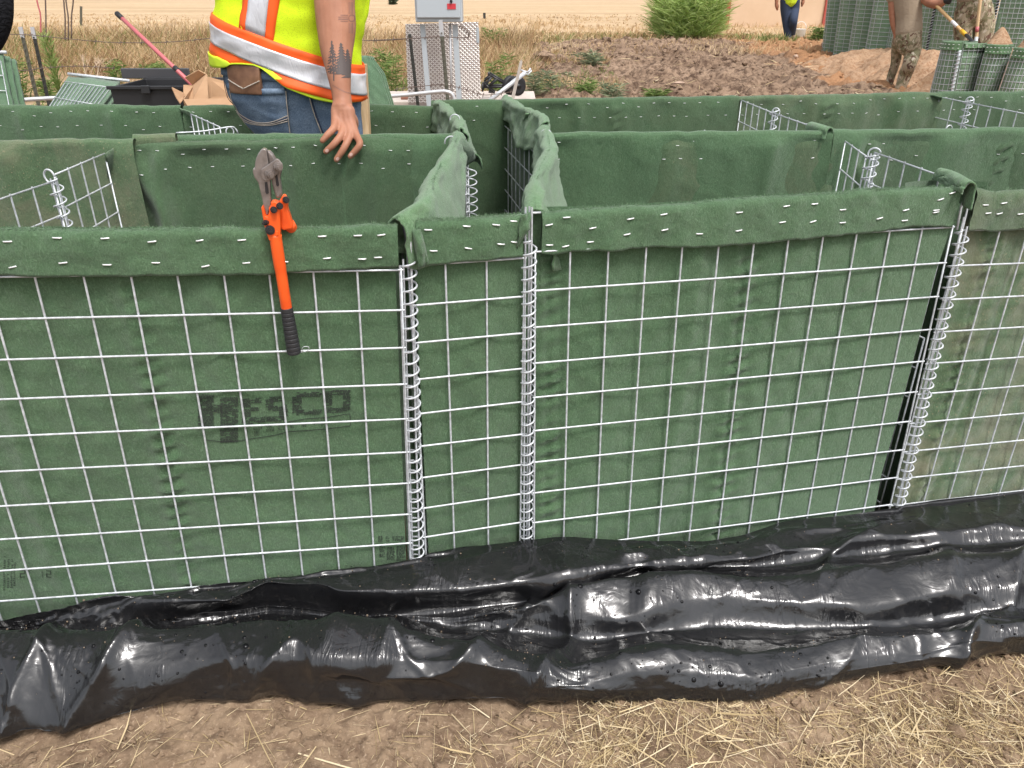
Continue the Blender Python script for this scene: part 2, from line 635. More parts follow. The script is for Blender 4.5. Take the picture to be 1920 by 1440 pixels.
def felt_disp(s, t, seed, seams=(), amp=1.0, ripple=1.0, pillow=1.0):
    d = 0.006 * fbm(s * 5.0, t * 1.2, 0, seed, 2) + 0.0014 * fbm(s * 20, t * 9, 0, seed + 5, 3)
    d = d + 0.011 * ((1 - np.abs(noise(s * 5.5 + 0.25 * t, t * 0.6, 0, seed + 6))) ** 3 - 0.25) + 0.0020 * ((1 - np.abs(noise(s * 13 + 5 * t, t * 9 - s * 4, 0, seed + 12))) ** 4 - 0.2)
    d = d + 0.003 * np.abs(noise(s * 9 + 0.4 * fbm(s * 4, t * 4, 0, seed + 9, 2), t * 3, 0, seed + 7))
    # slight pillows where the cloth presses into the mesh
    d = d + 0.0016 * pillow * np.cos(2 * np.pi * s / CELL) * np.cos(2 * np.pi * t / CELL)
    for s0, wd in seams:
        q = s - s0 - 0.004 * noise(t * 5, s0, 0, seed + 3)
        band = np.exp(-(q / wd) ** 2)
        ph = noise(t * 9, s0 * 3, 0, seed + 4) * 2.2
        rip = np.clip(np.sin(2 * np.pi * t / 0.031 + ph + q * 60), -0.2, 1) * (0.6 + 0.5 * noise(t * 14, s0, 0, seed + 8))
        d = d + 0.0120 * ripple * band * rip + 0.004 * np.tanh(q / 0.006) + 0.006 * np.exp(-((q + wd * 0.9) / 0.012) ** 2) - 0.005 * np.exp(-((q - wd * 0.8) / 0.014) ** 2)
    return d * amp


def fabric_panel(parent, pl, s0, s1, t0, t1, seed, mat, seams=(), base=-0.0165, res=0.0075, edge=None, name='felt_liner', fn=None):
    ns, nt = int((s1 - s0) / res) + 2, int((t1 - t0) / res) + 2
    S, T = np.meshgrid(np.linspace(s0, s1, ns), np.linspace(t0, t1, nt), indexing='ij')
    if edge is not None:                       # ragged free edge (right side pulls away)
        e = edge(T)
        S = s0 + (S - s0) * (e - s0) / (s1 - s0)
    D = base + np.minimum(felt_disp(S, T, seed, seams), 0.0135)
    if fn is not None: D = D + fn(S, T)
    mb = MB()
    mb.grid(pl.pt(S, T, D))
    return mb.build(name, mat, parent), lambda s, t: base + np.minimum(felt_disp(s, t, seed, seams), 0.0135) + (fn(s, t) if fn is not None else 0)


def front_flap(parent, pl, s0, s1, top, bot, seed, mat, res=0.007, off=0.007):
    """felt folded over the top wire and stapled down on the front"""
    ns = int((s1 - s0) / res) + 2
    S = np.linspace(s0, s1, ns)
    tp = top(S) + 0.0025 * noise(S * 25, seed, 0, seed)
    bt = bot(S) + 0.0020 * noise(S * 11, seed, 0, seed + 1) + 0.0015 * noise(S * 60, seed, 0, seed + 2)
    rows = []
    inner = [(-0.020, 0.075), (-0.0195, 0.05), (-0.019, 0.03), (-0.018, 0.016), (-0.0155, 0.007), (-0.0105, 0.0018), (-0.004, 0.0), (0.0025, 0.002), (0.0068, 0.0065), (0.0088, 0.013)]
    for o, dt in inner: rows.append((np.full(ns, o), tp + dt))
    nb = 14
    for k in range(1, nb + 1):
        f = k / nb
        rows.append((np.full(ns, off + 0.002 * (1 - f)), tp + 0.013 + (bt - tp - 0.013) * f))
    O = np.array([r[0] for r in rows]).T
    T = np.array([r[1] for r in rows]).T
    SS = np.repeat(S[:, None], T.shape[1], 1)
    nz = 0.0032 * fbm(SS * 11, T * 13, 0, seed + 4, 3) + 0.0012 * fbm(SS * 45, T * 45, 0, seed + 5, 2)
    low = smooth(0, 1, (T - tp[:, None]) / (bt - tp)[:, None])
    nz = nz + 0.0020 * low * (noise(SS * 14, 0.3, 0, seed + 6) + 0.2)
    # puckers under the staples
    O = O + np.where(O > 0, nz + 0.0012 * np.cos(SS * 2 * np.pi / CELL), nz * 0.5)
    O[:, -1] = np.maximum(O[:, -1], 0.0045)
    P = pl.pt(SS, T, O)
    back = pl.pt(SS[:, -1:], T[:, -1:] - 0.0005, O[:, -1:] - 0.0035)
    mb = MB()
    mb.grid(np.concatenate([P, back, pl.pt(SS[:, -1:], T[:, -1:] - 0.03, O[:, -1:] - 0.005)], 1))
    o = mb.build('top_flap', mat, parent)

    def at(px, py):
        a, b = pl.st(px, py, off)
        i = int(np.clip((a - s0) / (s1 - s0) * (ns - 1), 0, ns - 1))
        j = int(np.argmin(np.abs(T[i, 8:] - b))) + 8
        return pl.pt(a, b, O[i, j])
    return o, at, (S, tp)


def fuzz(parent, P, n_, seed, length=0.0034, mat=None, spread=0.010):
    """loose fibres standing out of a felt fold along the line P"""
    n = int(n_ * 2.0)
    r = np.random.default_rng(seed)
    P = np.asarray(P)
    k = r.uniform(0, len(P) - 1.001, n)
    i = k.astype(int)
    p = P[i] + (P[i + 1] - P[i]) * (k - i)[:, None] + r.normal(0, 1, (n, 3)) * [0.001, spread * 0.4, 0.0012]
    d = r.normal(0, 1, (n, 3)) * [0.8, 0.6, 0.5] + [0, 0, 0.75]
    d /= np.linalg.norm(d, axis=1)[:, None]
    L = length * r.uniform(0.4, 1.6, n)
    side = np.cross(d, r.normal(0, 1, (n, 3))); side /= np.linalg.norm(side, axis=1)[:, None]
    wd = 0.00036
    bend = r.normal(0, 1, (n, 3)) * 0.25
    q = []
    for f, ws in ((0, 1.0), (0.55, 0.9), (1.0, 0.3)):
        c = p + (d + bend * f) * (L * f)[:, None]
        q += [c - side * wd * ws, c + side * wd * ws]
    V = np.stack(q, 1).reshape(-1, 3)
    b = (np.arange(n) * 6)[:, None]
    F = np.vstack([b + [0, 1, 3, 2], b + [2, 3, 5, 4]])
    mb = MB(); mb.add(V, F.tolist())
    return tag(mb.build('felt_fibres', mat or M['felt_pale'], parent), kind='stuff')


def wire_panel(parent, pl, cols, rows, s0, s1, t0, t1, seed, edges=True, off=0.0):
    """welded mesh: border wires are the part, every wire in it a piece of its own"""
    r = np.random.default_rng(seed)
    mb = MB()
    mb.tube(np.vstack([pl.pt(np.full(6, s), np.linspace(*e, 6), np.full(6, off + 0.002)) for s, e in ((s0, (t0, t1)), (s1, (t1, t0)))]), 0.0020, 8)
    root = mb.build('wire_panel', M['galv'], parent)
    for s in cols:
        j = r.normal(0, 0.0007, 2)
        wire(root, pl.pt(s + j[0], t0 - 0.004, off - 0.0012), pl.pt(s + j[1], t1 + 0.02, off - 0.0012))
    for t in rows:
        j = r.normal(0, 0.0006, 2)
        wire(root, pl.pt(s0 - 0.004, t + j[0], off + 0.0020), pl.pt(s1 + 0.004, t + j[1], off + 0.0020))
    return root


def wall(parent, A, B, seed, mat, thick=0.013, bottom=-0.02, seams=(), res=0.012, amp=1.5, folds=(), name='felt_wall', sag=0.006, swell=0.0):
    """upright felt wall between two top points, folded over a wire along its top"""
    A, B = np.asarray(A, float), np.asarray(B, float)
    L = np.linalg.norm((B - A)[:2])
    r = (B - A) / L
    n = np.array([r[1], -r[0], 0]); n /= np.linalg.norm(n)      # towards the camera for A left of B
    ns = int(L / res) + 2
    s = np.linspace(0, L, ns)
    top = A[2] + (B[2] - A[2]) * s / L + sag * noise(s * 6, seed, 0, seed) * 0.5 + 0.002 * noise(s * 30, seed, 0, seed + 1)
    nt = int((max(A[2], B[2]) - bottom) / res) + 2
    prof = [(-thick, None)] + [(-thick * math.cos(a), 0.5 * thick * math.sin(a) * 2 - thick * 0.9) for a in np.linspace(0.15, math.pi - 0.15, 7)]
    cols = []
    P = []
    fr = np.linspace(0, 1, nt)
    for i in range(ns):
        P.append(None)
    S = s[:, None]
    down = (top[:, None] - bottom) * fr[None, :]
    Sg = np.repeat(S, nt, 1)
    d = felt_disp(Sg, down, seed, seams, amp, 1.0, 0.0)
    for (s_a, t_a, s_b, t_b, wd, h) in folds:                   # slanting drapery folds
        ax, ay = s_b - s_a, t_b - t_a
        ll = math.hypot(ax, ay)
        u = ((Sg - s_a) * ax + (down - t_a) * ay) / ll ** 2
        v = ((Sg - s_a) * ay - (down - t_a) * ax) / ll
        v = v + 0.01 * noise(u * 6, s_a, 0, seed + 41)
        d = d + h * np.exp(-(v / wd) ** 2) * smooth(-0.05, 0.12, u) * (1 - smooth(0.75, 1.15, u))
    if swell: d = d + swell * np.sin(np.pi * np.clip(Sg / L, 0, 1)) * fr[None, :]
    d = d * smooth(0, 0.03, down)
    front = A[None, None, :] * [1, 1, 0] + (r * [1, 1, 0])[None, None, :] * Sg[..., None] + n[None, None, :] * (thick + d)[..., None]
    front[..., 2] = top[:, None] - down - 0.005
    capn = []
    for o, dz in [(-thick * math.cos(a), thick * math.sin(a)) for a in np.linspace(0, math.pi, 8)][:-1]:
        c = A[None, :] * [1, 1, 0] + (r * [1, 1, 0])[None, :] * s[:, None] + n[None, :] * o
        c[:, 2] = top - thick + dz * 1.0 + 0.004
        capn.append(c)
    backb = A[None, :] * [1, 1, 0] + (r * [1, 1, 0])[None, :] * s[:, None] - n[None, :] * thick
    backb[:, 2] = bottom
    G = np.concatenate([backb[:, None], np.stack(capn, 1), front], 1)
    mb = MB(); mb.grid(G, flip=True)
    o = mb.build(name, mat, parent)

    def at(sv, dz):
        i = int(np.clip(sv / L * (ns - 1), 0, ns - 1)); j = int(np.clip(dz / (top[i] - bottom) * (nt - 1), 0, nt - 1))
        return front[i, j]
    o2 = dict(obj=o, at=at, r=r, n=n, L=L, ridge=np.stack(capn, 1)[:, 4])
    return o2


def wall_staples(w, seed, rows=(0.022, 0.068), step=0.062, skip=None, s0=0.02, s1=None):
    r = np.random.default_rng(seed)
    for k, dz in enumerate(rows):
        s = s0 + r.uniform(0, 0.03)
        while s < (s1 or w['L'] - 0.02):
            p = w['at'](s, dz + r.normal(0, 0.003))
            staple(w['obj'], p + w['n'] * 0.001, w['r'], w['n'], r.normal(0, 0.12), 0.62)
            s += step * r.uniform(0.8, 1.25)


def drape(parent, ridge, left, right, seed, mat, n=90, name='draped_felt', rad=0.013, namp=1.0):
    """felt thrown over the top wire of a side wall: ridge line with a hang on each side.
    left / right: per ridge knot (how far it hangs, how far it flares out at the bottom)"""
    k = len(ridge)
    R = catmull(ridge, n)
    t = np.gradient(R, axis=0); t /= np.linalg.norm(t, axis=1)[:, None]
    side = np.cross(t, [0, 0, 1.0]); side /= np.linalg.norm(side, axis=1)[:, None]   # to the right when looking along the ridge
    kn = np.linspace(0, 1, k); f = np.linspace(0, 1, n)
    lh, lf = np.interp(f, kn, [a[0] for a in left]), np.interp(f, kn, [a[1] for a in left])
    rh, rf = np.interp(f, kn, [a[0] for a in right]), np.interp(f, kn, [a[1] for a in right])
    rows = []
    m = 9
    for j in range(m, 0, -1):
        g = j / m
        rows.append(R - side * (rad + lf * g ** 1.2)[:, None] - np.array([0, 0, 1.0]) * (lh * g)[:, None])
    for a in np.linspace(0, math.pi, 9):
        rows.append(R - side * rad * math.cos(a) + np.array([0, 0, 1.0]) * rad * math.sin(a))
    for j in range(1, m + 1):
        g = j / m
        rows.append(R + side * (rad + rf * g ** 1.2)[:, None] - np.array([0, 0, 1.0]) * (rh * g)[:, None])
    G = np.stack(rows, 1)
    fx = np.repeat(np.arange(n)[:, None], G.shape[1], 1) / n * 6
    gy = np.repeat(np.arange(G.shape[1])[None, :], n, 0) * 0.25
    nz = 0.010 * fbm(fx, gy, 0, seed, 3) + 0.004 * fbm(fx * 3, gy * 2, 0, seed + 3, 2)
    nz = nz * namp
    G = G + side[:, None, :] * nz[..., None] * 0.8 + np.array([0, 0, 1.0]) * (nz[..., None] * 0.35)
    mb = MB(); mb.grid(G)
    o = mb.build(name, mat, parent)
    mo = o.modifiers.new('thick', 'SOLIDIFY'); mo.thickness = 0.004; mo.offset = -1
    return o, R


def patch(parent, corners, seed, mat, n=14, name='felt_corner', bow=0.01):
    """loose four-cornered scrap of felt (corners in order round it)"""
    a, b, c, d = [np.asarray(q, float) for q in corners]
    u, v = np.meshgrid(np.linspace(0, 1, n), np.linspace(0, 1, n), indexing='ij')
    P = (a * ((1 - u) * (1 - v))[..., None] + b * (u * (1 - v))[..., None] + c * (u * v)[..., None] + d * ((1 - u) * v)[..., None])
    nn = np.cross(b - a, d - a); nn /= np.linalg.norm(nn)
    if nn[1] > 0: nn = -nn
    P = P + nn * (bow * np.sin(np.pi * u) * np.sin(np.pi * v) + 0.004 * fbm(u * 3, v * 3, 0, seed, 3))[..., None]
    mb = MB(); mb.grid(P)
    o = mb.build(name, mat, parent)
    mo = o.modifiers.new('thick', 'SOLIDIFY'); mo.thickness = 0.004; mo.offset = 0
    return o


def partition(parent, A, B, seed, ncol, nrow, bottom=0.0, pieces=True, stop=None, name='wire_partition', fr=(0.0, 1.0), col0=0.0):
    """mesh partition hanging under the line A-B"""
    A, B = np.asarray(A, float), np.asarray(B, float)
    dn = np.array([0, 0, -1.0])
    mb = MB()
    a, b = A + (B - A) * fr[0], A + (B - A) * fr[1]
    hgt = a[2] - bottom
    mb.tube([a, (a + b) / 2, b], 0.0020, 8)
    for e in (a, b):
        mb.tube([e, e + dn * hgt * 0.5, e + dn * hgt], 0.0020, 8)
    L = np.linalg.norm(b - a)
    root = None
    segs = []
    k = int(round(L / CELL))
    for i in range(1, k):
        p = a + (b - a) * (i / k)
        segs.append((p + [0, 0, 0.004], p + dn * hgt))
    j = 1
    while j * CELL < hgt:
        segs.append((a + dn * j * CELL, b + dn * j * CELL)); j += 1
    if not pieces:
        for p, q in segs: mb.tube([p, (p + q) / 2, q], 0.0020, 6)
    root = mb.build(name, M['galv'], parent)
    if pieces:
        for p, q in segs: wire(root, p, q, 0.0020)
    return root


# ---- shared corner points of the rows (top edges)
ZM, ZB = 0.862, 0.862
mid = lambda px, py: PZ(px, py, ZM)
bak = lambda px, py: PZ(px, py, ZB)
GRP = 'open wire and felt baskets set up in rows'
T0 = -CELL * 1.02

# =========================== front row
def base_of(*P):
    q = np.mean([p[:2] for p in P], 0)
    return (float(q[0]), float(q[1]), 0.0)


# ---- 1: front left basket (bolt cutters hang on it)
fl = thing('wire_basket', 'green felt and wire basket in the front row with bolt cutters hung over it', 'gabion basket', base_of(PA.pt(0.3, 0.7), mid(540, 262)), GRP)
sA0, sA1 = -4.05 * CELL, PA.st(752, 507)[0]
seamA = [(PA.st(250, 560)[0], 0.020)]
linA, dA = fabric_panel(fl, PA, sA0, sA1 - 0.010, T0, 11 * CELL - 0.02, 101, M['felt'], seamA)
topA = PA.poly([(-300, 434), (0, 431), (300, 428), (500, 426.5), (650, 424), (757, 419)])
botA = PA.poly([(-300, 520), (0, 516), (100, 517), (160, 515.5), (300, 513), (420, 513), (540, 511), (600, 505), (680, 503), (740, 498)])
flapA, atA, ridA = front_flap(fl, PA, sA0, sA1 - 0.004, topA, botA, 111, M['felt'])
fuzz(flapA, PA.pt(ridA[0], ridA[1] + 0.0015, np.full(len(ridA[0]), -0.003)), 2600, 5)
r_ = np.random.default_rng(5)
for x, y in [(14, 453), (108, 445), (198, 446), (285, 453), (375, 451), (454, 449), (604, 443), (671, 440), (715, 440), (25, 500), (119, 492), (201, 496), (292, 493), (386, 498), (463, 492), (533, 490), (613, 484), (679, 485), (709, 483), (-70, 452), (-60, 498)]:
    staple(flapA, atA(x, y) + PA.n * 0.0008, PA.r, PA.n, r_.normal(0.08, 0.08))
wpA = wire_panel(fl, PA, [j * CELL for j in range(-4, 9)], [i * CELL for i in range(0, 11)], sA0, sA1, -0.004, 10.4 * CELL, 3)
# far wall of that basket and its dragged corner
wM = wall(fl, mid(236, 267), mid(862, 258), 121, M['felt_damp_shaded'], seams=[(1.02, 0.022), (1.0, 0.018)][:1], folds=[(0.02, 0.02, 0.16, 0.5, 0.025, 0.03), (0.08, 0.0, 0.06, 0.6, 0.02, 0.02), (0.86 * 1.9, 0.05, 1.55, 0.4, 0.02, 0.012)])
wM0 = wM
wall_staples(wM, 7)
fuzz(wM['obj'], wM['ridge'], 900, 8, 0.0034)
drag = patch(fl, [mid(232, 264), PZ(196, 290, 0.845), PZ(222, 432, 0.60), PZ(300, 425, 0.56)], 9, M['felt_dusty'], 20, 'felt_corner', 0.02)
# right side wall of the basket
rA = [PA.pt(sA1 - 0.004, PA.st(757, 419)[1] + 0.006, -0.008), PZ(792, 388, 0.868), PZ(812, 352, 0.872), PZ(830, 315, 0.872), PZ(848, 278, 0.868), PZ(858, 256, 0.868)]
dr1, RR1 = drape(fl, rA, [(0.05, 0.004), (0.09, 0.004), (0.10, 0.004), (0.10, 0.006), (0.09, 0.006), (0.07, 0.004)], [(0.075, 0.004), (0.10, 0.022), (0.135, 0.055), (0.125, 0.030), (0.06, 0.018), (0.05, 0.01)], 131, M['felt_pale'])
fuzz(dr1, RR1 + [0, 0, 0.013], 900, 12, 0.0034)
sw1 = partition(fl, rA[0] + [0.012, 0.02, -0.05], rA[-1] + [0.02, 0, -0.05], 5, 11, 10, 0.0, True, name='side_mesh')
inn1 = wall(fl, rA[-1] + [-0.006, 0, -0.02], rA[0] + [-0.006, 0.03, -0.02], 141, M['felt'], thick=0.006, name='side_liner')
patch(fl, [PZ(858, 262, 0.872), PZ(868, 256, 0.868), PZ(896, 293, 0.80), PZ(868, 316, 0.78)], 14, M['felt'], 12, 'felt_corner', 0.012)
ring_hook(fl, PZ(846, 268, 0.862), PA.r, (0, 0, 1), 0.017, 0.0019, -10, 190)
coil(fl, PZ(868, 312, 0.80), PZ(868, 312, 0.80) * [1, 1, 0] + [0.0, 0, 0.03], 0.0135, rods=[(0.006, 0, 0.0020, 0, 0), (-0.006, 0.003, 0.0020, 0, 0)], phase=1.0)
coil(fl, PZ(880, 318, 0.79) + [0.004, 0.03, 0], PZ(880, 318, 0.79) * [1, 1, 0] + [0.004, 0.03, 0.03], 0.0135, phase=2.4)
coil(fl, PZ(838, 372, 0.78), PZ(838, 372, 0.78) * [1, 1, 0] + [0, 0, 0.03], 0.0135, rods=[(0.004, 0.004, 0.0020, 0, 0)], phase=0.2)
# left partition, two mesh leaves joined by a coil
P1b, P1f = PZ(196, 288, 0.845), PZ(-190, 437, 0.855)
h1 = PZ(99, 329, 0.85)
partition(fl, P1b, h1 + (P1b - h1) * 0.02, 6, 6, 10)
partition(fl, h1 - (P1b - h1) * 0.03 + [0, 0, -0.012], P1f, 7, 6, 10)
coil(fl, h1 + [0, 0, -0.006], h1 * [1, 1, 0] + [0.0, 0, 0.03], 0.0145, 0.027, rods=[(0.006, 0, 0.0020, -0.004, 0), (-0.005, 0.004, 0.0020, 0, 0)], phase=0.5)
ring_hook(fl, h1 + [-0.008, 0, -0.002], (0.93, -0.3, 0), (0, 0, 1), 0.015, 0.0023, 0, 360)
ring_hook(fl, mid(525, 259) + [0, -0.004, -0.012], (0, 1, 0), (0, 0, 1), 0.011, 0.0020, -30, 210)

# ---- 2: basket beyond the left partition
ll = thing('wire_basket', 'open basket at the left picture edge with dusty felt back wall behind wire partition', 'gabion basket', base_of(mid(-150, 268), P1f), GRP)
wL = wall(ll, mid(-700, 274), mid(232, 267), 151, M['felt_muddy'], seams=[])
wall_staples(wL, 9)
fuzz(wL['obj'], wL['ridge'], 700, 18, 0.0034)

linL, dL_ = fabric_panel(ll, PA, -15.5 * CELL, sA0 - 0.012, T0, 11 * CELL - 0.02, 161, M['felt'], [], res=0.012)
front_flap(ll, PA, -15.5 * CELL, sA0 - 0.006, topA, botA, 163, M['felt'], res=0.014)
wire_panel(ll, PA, [j * CELL for j in range(-15, -4)], [i * CELL for i in range(0, 11)], -15.5 * CELL, sA0 - 0.012, -0.004, 10.4 * CELL, 13)
coil(ll, PA.pt(sA0 - 0.006, -0.004, 0.004), PA.pt(sA0 - 0.006, 10.2 * CELL, 0.004), 0.0135, 0.0243, phase=0.9)

# ---- 3: narrow connector panel between the two front baskets
cn = thing('basket_connector', 'narrow felt and wire connector panel between the two coil hinges of the front row', 'gabion panel', base_of(PC.pt(0.0, 0.75), PC.pt(0.1, 0.75)), GRP)
sC0, sC1 = PC.st(770, 500)[0], PC.st(983, 480)[0]
linC, dC = fabric_panel(cn, PC, sC0 + 0.008, sC1 - 0.004, T0, 10.6 * CELL, 201, M['felt'], [])
topC = PC.poly([(760, 412), (790, 411), (850, 409), (900, 407), (990, 398)])
botC = PC.poly([(760, 499), (800, 494), (850, 491), (910, 487), (960, 480), (990, 474)])
flapC, atC, ridC = front_flap(cn, PC, sC0 + 0.012, sC1 - 0.006, topC, botC, 211, M['felt'])
fuzz(flapC, PC.pt(ridC[0], ridC[1] + 0.0015, np.full(len(ridC[0]), -0.003)), 800, 15)
for x, y in [(803, 431), (875, 424), (929, 420), (963, 414), (813, 470), (878, 465), (938, 456), (964, 453)]:
    staple(flapC, atC(x, y) + PC.n * 0.0008, PC.r, PC.n, r_.normal(-0.12, 0.06))
wpC = wire_panel(cn, PC, [0.0, CELL], [i * CELL for i in range(0, 11)], sC0, sC1, -0.004, 10.4 * CELL, 4)
patch(cn, [PC.pt(*PC.st(772, 428), 0.012), PC.pt(*PC.st(786, 426), 0.012), PC.pt(*PC.st(800, 487), 0.016), PC.pt(*PC.st(782, 498), 0.022)], 24, M['felt'], 12, 'felt_corner', 0.008)
patch(cn, [PC.pt(*PC.st(972, 398), 0.014), PC.pt(*PC.st(992, 396), 0.012), PC.pt(*PC.st(988, 425), 0.012), PC.pt(*PC.st(966, 462), 0.013)], 25, M['felt'], 12, 'felt_corner', 0.008)
mbx = PA.pt(PA.st(757, 424)[0], PA.st(757, 424)[1], 0.004)
hx = coil(cn, PC.pt(*PC.st(766, 488), 0.004), PC.pt(*PC.st(783, 1075), 0.004), 0.0135, 0.0243, rods=[(-0.010, 0.002, 0.0020, -0.004, 0), (0.0045, 0.002, 0.0020, -0.05, 0)], phase=0.4)
mb = MB(); mb.tube([PC.pt(*PC.st(757, 424), 0.002), PC.pt(*PC.st(763, 455), 0.003), PC.pt(*PC.st(769, 492), 0.003)], 0.0034, 8)
mb.build('hinge_pin', M['pin'], cn)
coil(cn, PC.pt(*PC.st(991, 447), 0.004), PC.pt(*PC.st(987, 1035), 0.004), 0.0132, 0.0243, rods=[(-0.007, 0.002, 0.0020, -0.06, 0), (0.0045, 0.004, 0.0020, -0.06, 0), (0.000, -0.002, 0.0020, -0.06, 0)], phase=1.3)
mb = MB(); mb.tube([PC.pt(*PC.st(990, 398), 0.006), PC.pt(*PC.st(1012, 397), 0.006)], 0.0020, 8); mb.build('top_wire', M['galv'], cn)

# ---- 4: front right basket
fr_ = thing('wire_basket', 'open front row basket right of the connector panel, with rippled felt seams', 'gabion basket', base_of(PB.pt(0.35, 0.7), mid(1300, 250)), GRP)
sB0, sB1 = PB.st(1003, 475)[0], PB.st(1784, 430)[0]
edgeB_pts = [(1790, 360), (1781, 440), (1758, 505), (1731, 611), (1711, 687), (1684, 787), (1655, 887), (1640, 965), (1628, 1040)]
qe = np.array([PB.st(x, y) for x, y in edgeB_pts])
edgeB = lambda T: np.interp(T, qe[:, 1], qe[:, 0])
seamB = [(PB.st(1035, 700)[0], 0.024), (PB.st(1385, 700)[0], 0.024)]
linB, dB = fabric_panel(fr_, PB, sB0 + 0.004, sB1, T0, 10.6 * CELL, 301, M['felt'], seamB, edge=edgeB)
topB = PB.poly([(995, 397), (1100, 391), (1200, 385), (1300, 379), (1400, 371.5), (1560, 359), (1700, 350.5), (1760, 348.5), (1800, 349)])
botB = PB.poly([(995, 476), (1040, 476), (1070, 471), (1140, 467), (1200, 463), (1350, 460), (1420, 455), (1480, 447), (1560, 443), (1640, 434), (1720, 424), (1800, 424)])
flapB, atB, ridB = front_flap(fr_, PB, sB0 + 0.012, sB1 - 0.006, topB, botB, 311, M['felt'])
fuzz(flapB, PB.pt(ridB[0], ridB[1] + 0.0015, np.full(len(ridB[0]), -0.003)), 2200, 25)
for x, y in [(1029, 421), (1062, 407), (1111, 427), (1182, 410), (1243, 401), (1386, 398), (1474, 386), (1527, 382), (1580, 393), (1697, 393), (1752, 393), (1761, 373), (1784, 361), (1031, 460), (1061, 462), (1108, 454), (1175, 439), (1245, 430), (1311, 438), (1385, 432), (1466, 416), (1524, 415), (1579, 417), (1649, 409), (1695, 413), (1752, 397)]:
    staple(flapB, atB(x, y) + PB.n * 0.0008, PB.r, PB.n, r_.normal(0.16, 0.1))
wpB = wire_panel(fr_, PB, [j * CELL for j in range(0, 11)], [i * CELL for i in range(0, 11)], sB0, sB1, -0.004, 10.3 * CELL, 5)
wB = wall(fr_, mid(1024, 253), mid(1572, 249), 321, M['felt_dusty'], seams=[(0.58, 0.022)], folds=[(1.20, 0.02, 0.72, 0.42, 0.018, 0.016), (1.22, 0.03, 0.85, 0.45, 0.016, 0.018), (1.23, 0.05, 0.98, 0.5, 0.016, 0.02), (1.12, 0.02, 0.70, 0.22, 0.014, 0.010), (1.24, 0.1, 1.12, 0.55, 0.02, 0.022)])
wall_staples(wB, 17)
fuzz(wB['obj'], wB['ridge'], 900, 28, 0.0034)
patch(fr_, [mid(1556, 250), PZ(1578, 262, 0.845), PZ(1545, 395, 0.60), PZ(1500, 370, 0.62)], 32, M['felt'], 20, 'felt_corner', 0.02)
rB = [PB.pt(sB0 + 0.004, PB.st(1005, 402)[1] + 0.006, -0.008), PZ(1000, 365, 0.870), PZ(1012, 330, 0.872), PZ(1030, 290, 0.870), PZ(1024, 258, 0.868), PZ(1018, 246, 0.868)]
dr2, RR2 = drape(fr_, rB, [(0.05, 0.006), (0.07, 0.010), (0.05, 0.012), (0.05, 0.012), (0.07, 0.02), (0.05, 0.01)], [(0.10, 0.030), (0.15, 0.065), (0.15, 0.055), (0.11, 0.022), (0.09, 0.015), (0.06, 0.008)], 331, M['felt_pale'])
fuzz(dr2, RR2 + [0, 0, 0.013], 900, 29, 0.0034)
partition(fr_, rB[0] + [0, 0.02, -0.05], rB[-1] + [0, 0, -0.05], 8, 11, 10, 0.0, True, name='side_mesh')
wall(fr_, rB[-1] + [0.012, 0, -0.02], rB[0] + [0.012, 0.03, -0.02], 341, M['felt'], thick=0.006, name='side_liner')
ring_hook(fr_, PZ(1024, 256, 0.866), (0.9, -0.2, 0), (0, 0, 1), 0.018, 0.0020, -20, 200)
ring_hook(fr_, mid(1320, 250) + [0, -0.002, -0.004], (0.4, 0.9, 0), (0, 0, 1), 0.012, 0.0020, -20, 220)
P2b, P2f = PZ(1585, 265, 0.845), PZ(1798, 342, 0.862)
h2b, h2f = PZ(1624, 293, 0.842), PZ(1640, 286, 0.856)
partition(fr_, P2b, h2b, 9, 4, 10)
partition(fr_, h2f, P2f, 10, 6, 10)
coil(fr_, (h2b + h2f) / 2 + [0.002, -0.01, 0.005], ((h2b + h2f) / 2) * [1, 1, 0] + [0, 0, 0.03], 0.0165, 0.027, rods=[(0.006, 0, 0.0020, 0, 0), (-0.006, 0.003, 0.0020, -0.0, 0), (0.012, 0.0, 0.0020, 0.01, 0)], phase=0.9)
ring_hook(fr_, h2f + [0, 0, -0.004], (0.85, -0.5, 0), (0, 0, 1), 0.015, 0.0023, 20, 340)
# felt folded over the front end of that partition
dp, _ = drape(fr_, [PZ(1762, 327, 0.866), PZ(1785, 334, 0.868), PZ(1806, 346, 0.868), PZ(1818, 353, 0.866)], [(0.045, 0.003)] * 4, [(0.012, 0.002)] * 4, 335, M['felt_pale'], 40, rad=0.010, namp=0.25)

# ---- 5: basket at the right edge
rr = thing('wire_basket', 'open basket at the right picture edge with mud stained felt front behind wires', 'gabion basket', base_of(PD.pt(0.1, 0.7), mid(1850, 240)), GRP)
sD0 = PD.st(1803, 428)[0]; sD1 = sD0 + 12 * CELL
linD, dD = fabric_panel(rr, PD, sD0 + 0.018, sD1, T0, 10.4 * CELL, 401, M['felt_muddy'], [(PD.st(1860, 500)[0], 0.02)], fn=lambda S, T: 0.007 * np.exp(-((S - 0.03 + T * 0.07 - 0.004 * noise(T * 12, 0, 0, 77)) / 0.006) ** 2) - 0.006 * np.exp(-((S - 0.10 + T * 0.10) / 0.01) ** 2))
topD = PD.poly([(1805, 348), (1825, 349), (1860, 357), (1920, 357), (2100, 352), (2400, 344)])
botD = PD.poly([(1800, 428), (1860, 433), (1920, 428), (2100, 424), (2400, 416)])
flapD, atD, ridD = front_flap(rr, PD, sD0 + 0.010, sD1, topD, botD, 411, M['felt_dusty'])
fuzz(flapD, PD.pt(ridD[0], ridD[1] + 0.0015, np.full(len(ridD[0]), -0.003)), 900, 35)
